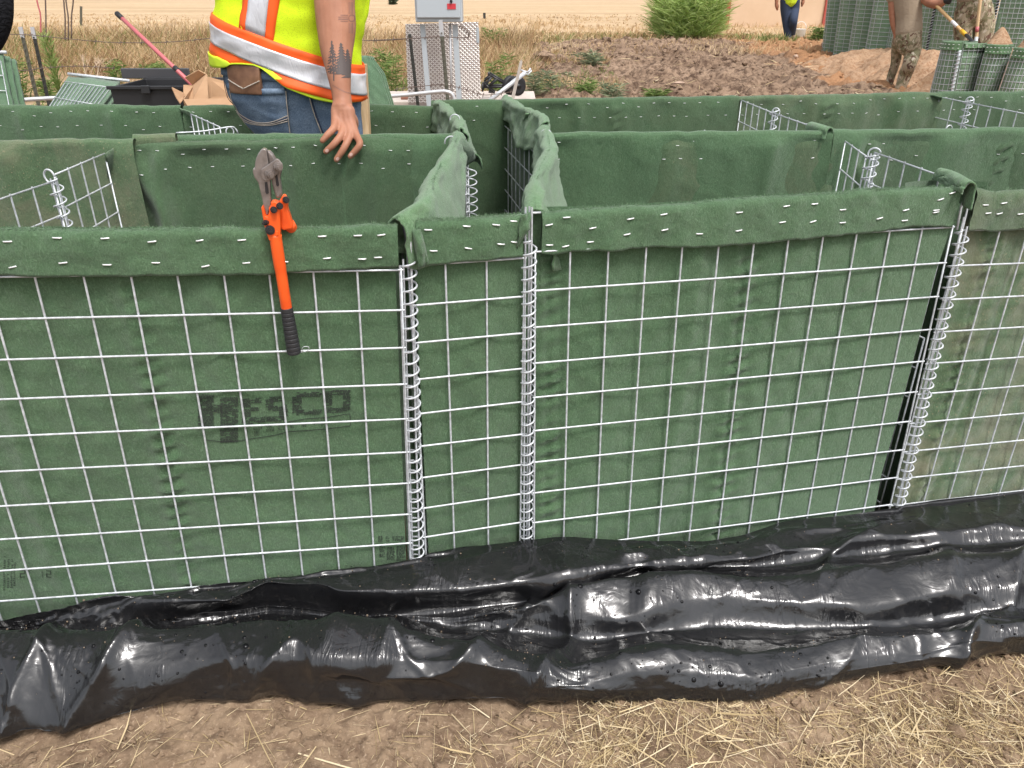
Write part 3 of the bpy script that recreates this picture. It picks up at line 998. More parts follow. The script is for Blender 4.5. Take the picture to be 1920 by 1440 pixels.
for x, y in [(1847, 384), (1880, 380), (1851, 399), (1873, 400), (1913, 401), (1945, 384), (1960, 402), (2000, 385)]:
    staple(flapD, atD(x, y) + PD.n * 0.0008, PD.r, PD.n, r_.normal(0.06, 0.06))
wpD = wire_panel(rr, PD, [j * CELL for j in range(0, 12)], [i * CELL for i in range(0, 11)], sD0, sD1, -0.004, 10.1 * CELL, 6)
wD = wall(rr, mid(1566, 249), mid(2700, 226), 421, M['felt_damp_shaded'], seams=[(0.52, 0.02)], folds=[(0.02, 0.02, 0.2, 0.3, 0.02, 0.015)])
wall_staples(wD, 27)
fuzz(wD['obj'], wD['ridge'], 800, 38, 0.0034)
ring_hook(rr, mid(1778, 243) + [0, -0.002, 0.0], (0.9, 0.3, 0), (0, 0, 1), 0.012, 0.0020, -10, 210)
coil(rr, PD.pt(*PD.st(1803, 432), 0.004), PD.pt(*PD.st(1678, 968), 0.004), 0.0135, 0.0243, rods=[(-0.006, 0.002, 0.0020, -0.03, 0), (0.005, 0.003, 0.0020, -0.01, 0), (0.0, -0.003, 0.0020, -0.08, 0)], phase=2.2)
mb = MB(); mb.tube([PD.pt(*PD.st(1813, 350), 0.004), PD.pt(*PD.st(1800, 388), 0.003), PD.pt(*PD.st(1792, 430), 0.003)], 0.0026, 8); mb.build('hinge_pin', M['galv'], rr)
# the basket's side liner turned back into the joint (dark slot beside the coil)
def strip(parent, pl, pts, half, off=-0.035, bow=0.02):
    """felt edge turned back inside a joint, closing the slot behind a coil hinge"""
    P = catmull([pl.pt(*pl.st(x, y)) for x, y in pts], 40)
    rows = [P + pl.r * (half * k) + pl.n * (off - bow * (1 - k * k)) for k in np.linspace(-1, 1, 7)]
    mb = MB(); mb.grid(np.stack(rows, 1))
    return mb.build('joint_liner', M['felt'], parent)


strip(fl, PC, [(762, 430), (772, 560), (780, 720), (786, 880), (796, 1080)], 0.032, -0.028)
strip(fr_, PC, [(993, 410), (991, 560), (989, 720), (987, 880), (986, 1060)], 0.032, -0.028)
strip(rr, PD, [(1822, 352), (1812, 440), (1790, 545), (1768, 660), (1742, 790), (1712, 940), (1700, 1010)], 0.105, -0.070, 0.03)
q0 = PD.pt(*PD.st(1745, 640), -0.02)
sw = partition(rr, q0, q0 + np.array([-0.30, 0.62, 0]), 15, 8, 10, 0.0, True, name='side_mesh')

# =========================== second row
e_ = thing('wire_basket', 'second row basket at the far left, its felt back wall below the folded green stack', 'gabion basket', base_of(mid(60, 262), bak(60, 200)), GRP)
wE = wall(e_, bak(-800, 199), bak(340, 199), 501, M['felt'])
wall_staples(wE, 37, step=0.07)
patch(e_, [bak(330, 198), PZ(360, 212, 0.85), PZ(360, 260, 0.68), PZ(325, 260, 0.66)], 51, M['felt_pale'], 12, 'felt_corner', 0.012)
we2 = wall(e_, PZ(-700, 266, 0.872), PZ(252, 262, 0.872), 502, M['felt_muddy'])
we3 = wall(e_, PZ(250, 255, 0.878), PZ(330, 253, 0.878), 503, M['felt_muddy'])
partition(e_, PZ(358, 214, 0.85), PZ(412, 238, 0.852), 11, 5, 10, 0.2, False)
mb = MB(); mb.tube(catmull([PZ(330, 249, 0.872), PZ(380, 246, 0.872), PZ(430, 238, 0.878), PZ(441, 241, 0.872), PZ(446, 250, 0.858), PZ(446, 262, 0.83)], 24), 0.0020, 7)
mb.build('loose_wire', M['galv'], e_)
ring_hook(e_, PZ(431, 247, 0.862), (0.7, 0.6, 0), (0, 0, 1), 0.012, 0.0020, -60, 240)

f_ = thing('wire_basket', 'second row basket in which the man in the vest stands', 'gabion basket', base_of(mid(600, 260), bak(600, 197)), GRP)
wF = wall(f_, bak(345, 199), bak(826, 199), 511, M['felt_damp_shaded'], folds=[(1.45, 0.03, 1.25, 0.35, 0.02, 0.03), (1.52, 0.03, 1.38, 0.4, 0.02, 0.025), (1.62, 0.0, 1.55, 0.4, 0.02, 0.025)])
wall_staples(wF, 47, step=0.07)
wf2 = wall(f_, PZ(330, 255, 0.870), PZ(858, 253, 0.870), 512, M['felt'])
rF = [PZ(820, 197, 0.868), PZ(835, 205, 0.872), PZ(848, 220, 0.875), PZ(858, 232, 0.872), PZ(866, 250, 0.868)]
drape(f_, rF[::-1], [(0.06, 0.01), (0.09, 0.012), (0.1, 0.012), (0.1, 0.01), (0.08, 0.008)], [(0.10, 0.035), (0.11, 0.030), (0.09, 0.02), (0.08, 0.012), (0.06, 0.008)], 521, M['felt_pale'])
wall(f_, rF[0] + [0.0, 0, -0.02], rF[-1] + [0.0, 0, -0.02], 522, M['felt'], thick=0.006, name='side_liner')
partition(f_, rF[-1] + [0.015, 0, -0.06], rF[0] + [0.015, 0, -0.06], 12, 8, 10, 0.0, False, name='side_mesh')
patch(f_, [PZ(846, 218, 0.885), PZ(862, 216, 0.885), PZ(878, 262, 0.80), PZ(842, 250, 0.80)], 52, M['felt_pale'], 12, 'felt_corner', 0.015)
ring_hook(f_, PZ(853, 224, 0.885), (1, 0, 0), (0, 0, 1), 0.014, 0.002, 0, 190)

g_ = thing('basket_connector', 'dark felt end panel closing the gap between the left and right basket rows', 'gabion panel', base_of(bak(880, 194)), GRP)
wG = wall(g_, PZ(806, 193, 0.870) + [0, 0.05, 0], PZ(962, 193, 0.870) + [0, 0.05, 0], 531, M['felt_damp_shaded'])
wall_staples(wG, 57, step=0.13)

h_ = thing('wire_basket', 'second row basket just right of the gap, empty with plain felt back wall', 'gabion basket', base_of(mid(1200, 250), bak(1180, 186)), GRP)
wH = wall(h_, bak(948, 188), bak(1384, 181), 541, M['felt_damp_shaded'], seams=[(0.42, 0.018)])
wall_staples(wH, 67, step=0.066)
wh2 = wall(h_, PZ(1024, 249, 0.868), PZ(1560, 246, 0.868), 542, M['felt'])
rH = [PZ(947, 187, 0.868), PZ(966, 198, 0.870), PZ(990, 212, 0.874), PZ(1012, 220, 0.878), PZ(1022, 240, 0.872)]
drape(h_, rH[::-1], [(0.06, 0.012), (0.10, 0.035), (0.10, 0.03), (0.06, 0.01), (0.06, 0.008)], [(0.06, 0.01)] * 5, 551, M['felt_pale'])
wall(h_, rH[0] + [0.02, 0, -0.02], rH[-1] + [0.02, 0, -0.02], 552, M['felt'], thick=0.006, name='side_liner')
partition(h_, rH[-1] + [-0.015, 0, -0.08], rH[0] + [-0.015, 0, -0.08], 13, 8, 10, 0.0, True, name='side_mesh')
patch(h_, [PZ(985, 212, 0.885), PZ(1008, 210, 0.885), PZ(1012, 275, 0.79), PZ(972, 246, 0.80)], 53, M['felt_pale'], 12, 'felt_corner', 0.012)

P3b, P3f = PZ(1390, 188, 0.85), PZ(1530, 240, 0.865)
h3 = PZ(1450, 212, 0.857)
i_ = thing('wire_basket', 'second row basket between two wire partitions, right of centre', 'gabion basket', base_of(mid(1650, 245), bak(1560, 178)), GRP)
wI = wall(i_, bak(1384, 181), bak(1762, 174.5), 561, M['felt_dusty'], seams=[(0.36, 0.018)], folds=[(1.14, 0.02, 1.05, 0.35, 0.02, 0.025), (1.08, 0.02, 1.0, 0.35, 0.016, 0.018)])
wall_staples(wI, 77, step=0.066)
wi2 = wall(i_, PZ(1560, 246, 0.868), PZ(2700, 225, 0.868), 562, M['felt'])
partition(i_, P3b, h3, 14, 4, 10, 0.3)
partition(i_, h3, P3f, 14, 4, 10, 0.3)
coil(i_, h3 + [0, -0.005, 0.012], h3 * [1, 1, 0] + [0, 0, 0.4], 0.0145, 0.028, rods=[(0.006, 0, 0.0020, 0, 0), (-0.005, 0.003, 0.0020, 0.0, 0)], phase=0.3)
ring_hook(i_, h3 + [0.008, 0, 0.002], (0.8, -0.4, 0), (0, 0, 1), 0.014, 0.0020, 0, 360)
patch(i_, [bak(1368, 181), PZ(1392, 188, 0.85), PZ(1386, 262, 0.60), PZ(1352, 250, 0.62)], 54, M['felt'], 12, 'felt_corner', 0.015)
drape(i_, [PZ(1520, 237, 0.868), PZ(1540, 243, 0.870), PZ(1556, 248, 0.868)], [(0.06, 0.006)] * 3, [(0.02, 0.004)] * 3, 563, M['felt_pale'], 24, rad=0.010, namp=0.25)

j_ = thing('wire_basket', 'second row basket at the far right in front of the filled round baskets', 'gabion basket', base_of(mid(2000, 240), bak(1950, 170)), GRP)
wJ = wall(j_, bak(1756, 174.5), bak(2800, 160), 571, M['felt_damp_shaded'])
wall_staples(wJ, 87, step=0.066)
P4b, P4f = PZ(1762, 182, 0.85), PZ(1990, 227, 0.86)
h4 = P4b + (P4f - P4b) * 0.27
partition(j_, P4b, h4, 16, 4, 10, 0.3)
partition(j_, h4, P4f, 16, 6, 10, 0.3)
coil(j_, h4 + [0, -0.006, 0.012], h4 * [1, 1, 0] + [0, 0, 0.4], 0.0155, 0.026, rods=[(0.006, 0, 0.0020, 0, 0), (-0.006, 0.003, 0.0020, 0.0, 0)], phase=0.8)
ring_hook(j_, h4 + [0.008, 0, 0.004], (0.8, -0.4, 0), (0, 0, 1), 0.015, 0.0023, 0, 360)
patch(j_, [bak(1734, 174.5), PZ(1766, 184, 0.85), PZ(1748, 250, 0.62), PZ(1706, 250, 0.62)], 55, M['felt'], 12, 'felt_corner', 0.015)
# ------------------------------------------------------------------ black plastic sheeting bunched along the foot of the baskets
def contour(pts):
    q = np.array(pts, float)
    def f(u):
        y = np.interp(u, q[:, 0], q[:, 1])
        y = y + np.where(u < q[0, 0], (u - q[0, 0]) * -0.06, 0) + np.where(u > q[-1, 0], (u - q[-1, 0]) * -0.075, 0)
        return y, np.interp(u, q[:, 0], q[:, 2])
    return f


# lines along the sheet, from the wall to the front edge: (picture x, picture y, height)
CONT = [contour(c) for c in [
    [(-400, 1170, .05), (0, 1138, .055), (150, 1126, .07), (390, 1098, .085), (560, 1068, .10), (700, 1058, .11), (790, 1038, .125), (900, 1038, .13), (1050, 1020, .135), (1200, 1028, .115), (1330, 1028, .10), (1400, 1016, .10), (1480, 988, .095), (1600, 978, .085), (1760, 948, .08), (1920, 932, .07), (2300, 900, .06)],
    [(-400, 1175, .07), (0, 1150, .07), (100, 1143, .08), (205, 1114, .10), (260, 1124, .10), (330, 1126, .10), (430, 1126, .105), (500, 1086, .125), (545, 1092, .12), (600, 1094, .12), (640, 1108, .115), (760, 1108, .115), (880, 1104, .115), (1000, 1088, .12), (1130, 1068, .12), (1300, 1054, .11), (1420, 1046, .10), (1500, 1022, .10), (1600, 1008, .10), (1700, 1001, .10), (1800, 990, .10), (1870, 975, .11), (1920, 985, .10), (2300, 960, .09)],
    [(-400, 1188, 0.055), (0, 1166, 0.055), (200, 1168, 0.055), (330, 1160, 0.055), (500, 1138, 0.055), (700, 1152, 0.055), (850, 1142, 0.060), (1000, 1126, 0.060), (1080, 1104, 0.070), (1200, 1076, 0.080), (1300, 1064, 0.080), (1420, 1060, 0.080), (1560, 1046, 0.080), (1700, 1030, 0.080), (1920, 1016, 0.080), (2300, 990, 0.080)],
    [(-400, 1192, .04), (0, 1171, .05), (330, 1164, .05), (500, 1144, .05), (700, 1158, .05), (850, 1158, .06), (920, 1146, .08), (1000, 1134, .09), (1080, 1102, .11), (1140, 1082, .12), (1200, 1078, .12), (1310, 1068, .12), (1400, 1076, .115), (1490, 1074, .115), (1600, 1056, .12), (1750, 1042, .12), (1920, 1032, .12), (2300, 1000, .11)],
    [(-400, 1195, 0.038), (0, 1175, 0.043), (330, 1167, 0.043), (520, 1140, 0.043), (700, 1161, 0.043), (870, 1172, 0.048), (1000, 1156, 0.068), (1080, 1150, 0.083), (1160, 1158, 0.083), (1280, 1122, 0.095), (1370, 1118, 0.095), (1500, 1128, 0.093), (1640, 1130, 0.088), (1760, 1110, 0.093), (1920, 1090, 0.093), (2300, 1060, 0.088)],
    [(-400, 1198, 0.054), (0, 1180, 0.054), (330, 1172, 0.054), (520, 1145, 0.054), (700, 1166, 0.054), (870, 1184, 0.049), (1000, 1186, 0.044), (1100, 1200, 0.044), (1200, 1192, 0.044), (1350, 1172, 0.049), (1500, 1176, 0.049), (1640, 1172, 0.049), (1760, 1160, 0.049), (1920, 1138, 0.054), (2300, 1110, 0.054)],
    [(-400, 1205, .12), (0, 1188, .115), (150, 1190, .115), (330, 1172, .12), (500, 1156, .125), (680, 1168, .12), (820, 1188, .11), (930, 1200, .10), (1030, 1224, .085), (1072, 1246, .07), (1100, 1234, .075), (1180, 1222, .08), (1290, 1220, .075), (1420, 1226, .065), (1520, 1204, .07), (1600, 1186, .08), (1740, 1180, .08), (1920, 1164, .075), (2300, 1135, .07)],
    [(-400, 1270, .10), (0, 1240, .10), (150, 1245, .10), (330, 1236, .10), (500, 1232, .10), (680, 1235, .10), (850, 1240, .095), (1000, 1258, .085), (1080, 1274, .06), (1180, 1262, .065), (1290, 1260, .06), (1420, 1268, .055), (1560, 1240, .06), (1740, 1218, .06), (1920, 1190, .06), (2300, 1160, .05)],
    [(-400, 1360, .05), (0, 1318, .055), (70, 1314, .06), (140, 1288, .07), (300, 1294, .06), (420, 1272, .06), (520, 1276, .055), (640, 1262, .06), (770, 1272, .06), (850, 1280, .055), (1040, 1296, .05), (1140, 1298, .04), (1280, 1290, .035), (1420, 1296, .03), (1560, 1270, .035), (1760, 1240, .04), (1920, 1204, .04), (2300, 1175, .03)],
    [(-400, 1440, .006), (0, 1384, .006), (150, 1370, .006), (330, 1322, .006), (520, 1300, .006), (640, 1310, .006), (860, 1318, .006), (1040, 1318, .006), (1280, 1306, .006), (1420, 1305, .006), (1500, 1293, .006), (1700, 1262, .006), (1920, 1218, .006), (2300, 1190, .006)],
]]


def plastic_target(nu, nv):
    U = np.linspace(-900, 2850, nu)
    ctr = []
    for c in CONT:
        y, z = c(U)
        ctr.append(np.array([PZ(a, b, h) for a, b, h in zip(U, y, z)]))
    ctr = np.array(ctr)                                   # (nc, nu, 3)
    # small lead-in behind (tucked to the wall) and tail under the front edge
    head = ctr[:1] + np.array([0, 0.025, 0.0])
    tail = ctr[-1:] + np.array([0, 0.07, -0.002])
    ctr = np.concatenate([head, ctr, tail], 0)
    k = ctr.shape[0]
    # smooth along u a little so the knots do not show
    ker = np.exp(-np.linspace(-2, 2, 9) ** 2); ker /= ker.sum()
    pad = np.concatenate([np.repeat(ctr[:, :1], 4, 1), ctr, np.repeat(ctr[:, -1:], 4, 1)], 1)
    ctr = sum(ker[i] * pad[:, i:i + nu] for i in range(9))
    seg = np.linalg.norm(np.diff(ctr, axis=0), axis=2).mean(1)
    cum = np.concatenate([[0], np.cumsum(seg)]); cum /= cum[-1]
    v = np.linspace(0, 1, nv)
    # parameter per sample in knot units, spaced evenly by mean length
    t = np.interp(v, cum, np.arange(k))
    i = np.clip(np.floor(t).astype(int), 0, k - 2); f = (t - i)[:, None, None]
    p0, p1, p2, p3 = ctr[np.clip(i - 1, 0, k - 1)], ctr[i], ctr[i + 1], ctr[np.clip(i + 2, 0, k - 1)]
    P = 0.5 * ((2 * p1) + (-p0 + p2) * f + (2 * p0 - 5 * p1 + 4 * p2 - p3) * f ** 2 + (-p0 + 3 * p1 - 3 * p2 + p3) * f ** 3)
    P = 0.35 * (p1 + (p2 - p1) * f) + 0.65 * P
    return np.transpose(P, (1, 0, 2))                     # nu, nv, 3


def crumple(T, steps, seed, hold=0.02, bend=0.3):
    """thin film holding slightly too much material in places: it buckles into creases and facets"""
    nu, nv = T.shape[:2]
    tu, tv = np.gradient(T, axis=0), np.gradient(T, axis=1)
    nrm = np.cross(tu, tv); nrm /= np.linalg.norm(nrm, axis=2)[..., None] + 1e-9
    nrm *= np.sign(nrm[..., 2:3].mean())
    gu = np.concatenate([[0], np.cumsum(np.linalg.norm(np.diff(T[:, nv // 2], axis=0), axis=1))])[:, None] + np.zeros((1, nv))
    gv = np.concatenate([[0], np.cumsum(np.linalg.norm(np.diff(T[nu // 2], axis=0), axis=1))])[None, :] + np.zeros((nu, 1))
    # broad facets and a few sharp ridges, uneven along the sheet
    wx = gu + 0.05 * fbm(gu * 5, gv * 5, 0, seed + 1, 2); wy = gv + 0.05 * fbm(gu * 5, gv * 5, 4.2, seed + 2, 2)
    patch_ = smooth(-0.25, 0.45, fbm(gu * 2.3, gv * 2.6, 0, seed + 3, 2))
    ridg = (1 - np.abs(noise(wx * 7.5 + wy * 3.5, wy * 5.5, 0, seed + 4))) ** 2.2
    ridg2 = (1 - np.abs(noise(wx * 15 - wy * 9, wy * 10, 0, seed + 5))) ** 2.5
    bump = 0.016 * (ridg - 0.35) * (0.3 + 1.0 * patch_) + 0.005 * (ridg2 - 0.3) * patch_ + 0.010 * fbm(gu * 3.0, gv * 5, 0, seed + 6, 2)
    edge = smooth(0, 0.06, gv) * 1.0
    T2 = T + nrm * (bump * edge)[..., None]
    T2[..., 2] = np.maximum(T2[..., 2], 0.004)
    ex = 0.045 * smooth(0.05, 0.6, fbm(gu * 2.8, gv * 3.2, 7.7, seed + 8, 2))     # slack only here and there
    X = T2.copy()
    Lu = np.linalg.norm(np.diff(T2, axis=0), axis=2) * (1 + ex[:-1])
    Lv = np.linalg.norm(np.diff(T2, axis=1), axis=2) * (1 + 0.5 * ex[:, :-1])
    Du = np.linalg.norm(T2[3:] - T2[:-3], axis=2)
    Dv = np.linalg.norm(T2[:, 3:] - T2[:, :-3], axis=2)
    D1 = np.linalg.norm(T2[1:, 1:] - T2[:-1, :-1], axis=2) * (1 + 0.8 * ex[1:, 1:])
    D2 = np.linalg.norm(T2[1:, :-1] - T2[:-1, 1:], axis=2) * (1 + 0.8 * ex[1:, 1:])

    def fix(A, B, L, k):
        d = B - A
        n = np.sqrt((d * d).sum(-1)) + 1e-9
        c = d * ((n - L) / n * 0.5 * k)[..., None]
        A += c
        B -= c
    V = np.zeros_like(X)
    for it in range(steps):
        prev = X.copy()
        X += V * 0.85
        X += (T2 - X) * hold
        for rep in range(2):
            for o in (0, 1):
                n = (nu - 1 - o) // 2
                fix(X[o:o + 2 * n:2], X[o + 1:o + 1 + 2 * n:2], Lu[o:o + 2 * n:2], 0.9)
                n = (nv - 1 - o) // 2
                fix(X[:, o:o + 2 * n:2], X[:, o + 1:o + 1 + 2 * n:2], Lv[:, o:o + 2 * n:2], 0.9)
            for ou in (0, 1):
                nn = (nu - 1 - ou) // 2
                fix(X[ou:ou + 2 * nn:2, :-1], X[ou + 1:ou + 1 + 2 * nn:2, 1:], D1[ou:ou + 2 * nn:2], 0.3)
                fix(X[ou:ou + 2 * nn:2, 1:], X[ou + 1:ou + 1 + 2 * nn:2, :-1], D2[ou:ou + 2 * nn:2], 0.3)
        for rep in range(1):
            d = X[3:] - X[:-3]; n = np.sqrt((d * d).sum(-1)) + 1e-9
            c = d * (np.minimum(n - Du, 0) / n * 0.25 * bend)[..., None]
            X[:-3] += c; X[3:] -= c
            d = X[:, 3:] - X[:, :-3]; n = np.sqrt((d * d).sum(-1)) + 1e-9
            c = d * (np.minimum(n - Dv, 0) / n * 0.25 * bend)[..., None]
            X[:, :-3] += c; X[:, 3:] -= c
        X[..., 2] = np.maximum(X[..., 2], 0.006)
        for pl, lo, hi in ((PA, -9, sA1), (PC, sC0, sC1), (PB, sB0, sB1), (PD, sD0, 9), (PA, -20, sA1)):
            q = X - pl.o
            s_ = q @ pl.r
            dist = q @ pl.n
            push = np.where((s_ > lo - 0.02) & (s_ < hi + 0.02) & (dist < 0.010), 0.010 - dist, 0)
            X += pl.n * push[..., None]
        V = np.clip(X - prev, -0.004, 0.004)
    return X


def film_mat():
    m = Mat('black_plastic_film', (0.008, 0.008, 0.0095), 0.2, spec=0.5)
    wc = m.world()
    a = m.noise(7, 4, wc, 0.8)
    d = m.noise(60, 5, wc, 0.3, 0.7)
    # thin dry film of dust and rain marks: changes gloss and lifts the black a little
    m.set('Roughness', m.ramp(m.math('ADD', m.math('MULTIPLY', a, 0.6), m.math('MULTIPLY', d, 0.4)), [(0.32, 0.12), (0.68, 0.25)]))
    m.set('Base Color', m.mix(m.ramp(d, [(0.56, 0.0), (0.76, 0.35)]), (0.010, 0.010, 0.011), (0.055, 0.048, 0.042)))
    m.set('IOR', 1.68)
    g = m.noise(5.5, 3, wc, 1.2, 0.5)
    f = m.noise(22, 3, m.mapping(wc, (1.0, 1.6, 1.2), (0.2, 0.1, 0.5)), 1.6, 0.5)
    k = m.noise(16, 3, m.mapping(wc, (4.5, 0.9, 0.9), (0.15, 0.2, 0.5)), 1.0, 0.5)
    n = m.bump(m.math('MULTIPLY', m.ramp(k, [(0.46, 0.0), (0.62, 1.0)]), m.ramp(g, [(0.48, 0.0), (0.6, 1.0)])), 0.22, 0.004)
    n = m.bump(f, 0.16, 0.006, n)
    m.bump(g, 0.25, 0.02, n)
    return m.m


M['film'] = film_mat()
NU, NV = 720, 144
TGT = plastic_target(NU, NV)
XPL = crumple(TGT, 130, 61)
gu_ = np.linspace(0, 1, NU)[:, None] * 3.9 + np.zeros((1, NV)); gv_ = np.linspace(0, 1, NV)[None, :] * 0.85 + np.zeros((NU, 1))
tu_, tv_ = np.gradient(XPL, axis=0), np.gradient(XPL, axis=1)
nr_ = np.cross(tu_, tv_); nr_ /= np.linalg.norm(nr_, axis=2)[..., None] + 1e-9
pa_ = smooth(0.2, 0.65, fbm(gu_ * 3.1, gv_ * 3.6, 0, 611, 2)); pb_ = smooth(0.25, 0.7, fbm(gu_ * 2.6, gv_ * 3.1, 3, 612, 2))
wa_ = 0.03 * fbm(gu_ * 8, gv_ * 8, 0, 613, 2)
fine_ = 0.0030 * ((1 - np.abs(noise((gu_ + wa_) * 24 + gv_ * 14, (gv_ + wa_) * 9, 0, 614))) ** 4) * pa_ - 0.0018 * ((1 - np.abs(noise((gu_ - wa_) * 38 - gv_ * 26, gv_ * 16, 0, 615))) ** 3) * pb_ + 0.004 * ((1 - np.abs(noise((gu_ + wa_) * 9 - gv_ * 5, gv_ * 11 + gu_ * 3, 0, 616))) ** 6) * (1 - 0.6 * pa_)
XPL = XPL + nr_ * np.sign(nr_[..., 2:3].mean()) * (0.55 * fine_)[..., None]
XPL[..., 2] = np.maximum(XPL[..., 2], 0.005 + 0.020 * (1 - smooth(0.60, 0.76, gv_)))
mb = MB(); mb.grid(XPL)
film = mb.build('plastic_sheet', M['film'])
tag(film, 'wet crumpled black plastic sheeting bunched along the foot of the baskets', 'plastic sheet')
ss = film.modifiers.new('sub', 'SUBSURF'); ss.levels = ss.render_levels = 1
# ------------------------------------------------------------------ plants
def leaf_mat(name, stops, rough=0.7):
    m = Mat(name, rough=rough, spec=0.2)
    c = m.ramp(m.attr('tint'), stops)
    m.set('Base Color', c)
    tr = m.node('ShaderNodeBsdfTranslucent'); m.link(c, tr.inputs['Color'])
    mx = m.node('ShaderNodeMixShader'); mx.inputs[0].default_value = 0.25
    m.link(m.b.outputs[0], mx.inputs[1]); m.link(tr.outputs[0], mx.inputs[2])
    out = [n for n in m.nt.nodes if n.type == 'OUTPUT_MATERIAL'][0]
    m.link(mx.outputs[0], out.inputs['Surface'])
    return m.m


M['dry'] = leaf_mat('dry_grass_blades', [(0.0, (0.17, 0.105, 0.058)), (0.3, (0.33, 0.21, 0.11)), (0.62, (0.52, 0.36, 0.19)), (0.86, (0.62, 0.47, 0.29)), (0.90, (0.24, 0.25, 0.09)), (1.0, (0.17, 0.22, 0.07))])
M['green_leaf'] = leaf_mat('green_leaves', [(0.0, (0.06, 0.10, 0.025)), (0.5, (0.15, 0.23, 0.06)), (1.0, (0.30, 0.38, 0.13))])
M['grey_leaf'] = leaf_mat('grey_green_leaves', [(0.0, (0.08, 0.10, 0.06)), (0.5, (0.19, 0.23, 0.13)), (1.0, (0.34, 0.36, 0.22))])
M['bush_leaf'] = leaf_mat('bush_leaves', [(0.0, (0.13, 0.20, 0.04)), (0.5, (0.30, 0.42, 0.11)), (1.0, (0.50, 0.60, 0.24))])
M['straw'] = leaf_mat('straw_stalks', [(0.0, (0.27, 0.19, 0.10)), (0.4, (0.52, 0.40, 0.22)), (0.8, (0.70, 0.57, 0.36)), (1.0, (0.80, 0.69, 0.48))])
M['twig'] = Mat('dead_twig', (0.50, 0.38, 0.27), 0.9).m


def blades(mb, base, L, dirn, width, tint, bend=0.5, rs=None):
    """add curved tapering blades; base (n,3), L (n), dirn (n,3) start direction"""
    n = len(base)
    r = rs or rng
    d = dirn / np.linalg.norm(dirn, axis=1)[:, None]
    out = d * [1, 1, 0]
    out = out / (np.linalg.norm(out, axis=1)[:, None] + 1e-6)
    side = np.cross(d, r.normal(0, 1, (n, 3))); side /= np.linalg.norm(side, axis=1)[:, None] + 1e-9
    bd = np.broadcast_to(np.asarray(bend, float), (n,))[:, None]
    rows = []
    for f, ws in ((0, 0.9), (0.5, 1.0), (1.0, 0.15)):
        c = base + d * (L * f)[:, None] + out * (bd * (L * f * f * 0.55)[:, None]) - np.array([0, 0, 1.0]) * (bd * (L * f * f * 0.35)[:, None])
        hw = side * (width * ws * 0.5)[:, None]
        rows += [c - hw, c + hw]
    V = np.stack(rows, 1).reshape(-1, 3)
    b = (np.arange(n) * 6)[:, None] + mb.n
    F = np.concatenate([b + [0, 1, 3, 2], b + [2, 3, 5, 4]])
    mb.v.append(V); mb.f += F.tolist(); mb.mi += [0] * (2 * n)
    mb.tint.append(np.repeat(np.clip(tint, 0, 1), 6)); mb.n += 6 * n


def grass_area(name, n, sample, h, label=None, lean=0.35, seed=1, width=0.006, tint=(0.55, 0.22), green=0.05, mat='dry', clump=6):
    r = np.random.default_rng(seed)
    mb = MB()
    k = max(1, n // clump)
    P = sample(r, k)
    P = np.repeat(P, clump, 0) + r.normal(0, 0.045, (len(P) * clump, 2))
    X, Y = P[:, 0], P[:, 1]
    base = np.stack([X, Y, zg(X, Y) - 0.04], 1)
    hh = h(X, Y) * r.uniform(0.45, 1.15, len(X))
    ok = hh > 0.03
    base, hh = base[ok], hh[ok]
    m = len(hh)
    az = r.uniform(0, 2 * np.pi, m)
    ln = np.abs(r.normal(0, lean, m))
    d = np.stack([np.cos(az) * ln + 0.05, np.sin(az) * ln, np.ones(m)], 1)
    t = np.clip(r.normal(tint[0], tint[1], m) + 0.38 * noise(base[:, 0] * 0.9, base[:, 1] * 0.9, 0, seed), 0, 0.86)
    g0_ = noise(base[:, 0] * 0.7, base[:, 1] * 0.7, 5, seed) > 0.35
    green = np.where(g0_, green * 5, green)
    g = r.uniform(0, 1, m) < green
    t[g] = r.uniform(0.9, 1, g.sum())
    scale = np.maximum(1.0, base[:, 1] / 11.0)
    blades(mb, base, hh, d, width * scale * r.uniform(0.6, 1.4, m), t, r.uniform(0.1, 0.9, m), r)
    return tag(mb.build(name, M[mat], tint=True), kind='stuff')


def left_patch(r, k):
    Y = 10.6 + 13.0 * r.uniform(0, 1, k) ** 0.9
    X = r.uniform(-0.78, 0.02, k) * Y * 0.98 + 0.15
    n_ = noise(X * 0.8, Y * 0.8, 0, 71)
    keep = ((n_ > 0.25) & (Y < 12)) | ((Y > 12) & (n_ > -0.15)) | (Y > 15)
    return np.stack([X, Y], 1)[keep]


grass_area('dry_grass', 36000, left_patch, lambda X, Y: 0.22 + 0.30 * smooth(11.0, 14.5, Y) + 0.22 * noise(X * 0.7, Y * 0.7, 0, 72) + 0.12 * noise(X * 2.6, Y * 2.6, 0, 69), seed=2, width=0.0065, tint=(0.5, 0.3), green=0.07, lean=0.42)


def low_green(r, k):
    Y = r.uniform(10.3, 14.0, k); X = r.uniform(-0.78, 0.1, k) * Y
    return np.stack([X, Y], 1)[noise(X * 0.8, Y * 0.8, 0, 70) > -0.05]


grass_area('low_weeds', 7500, low_green, lambda X, Y: 0.20 + 0.14 * noise(X * 1.3, Y * 1.3, 0, 68), seed=12, width=0.011, tint=(0.5, 0.25), green=0.0, mat='green_leaf', lean=0.8, clump=12)


def field_patch(r, k):
    Y = 19 + 26 * r.uniform(0, 1, k) ** 1.3
    X = r.uniform(-0.8, 0.8, k) * Y
    return np.stack([X, Y], 1)


grass_area('field_grass', 30000, field_patch, lambda X, Y: (0.26 + 0.12 * noise(X * 0.25, Y * 0.25, 0, 73)) * (1 - smooth(24, 45, Y) * 0.75), seed=3, width=0.008, tint=(0.72, 0.10), green=0.0, clump=3)


def fringe(r, k):
    Y = r.uniform(22.3, 27.5, k)
    X = r.uniform(-0.5, 15, k)
    return np.stack([X, Y], 1)


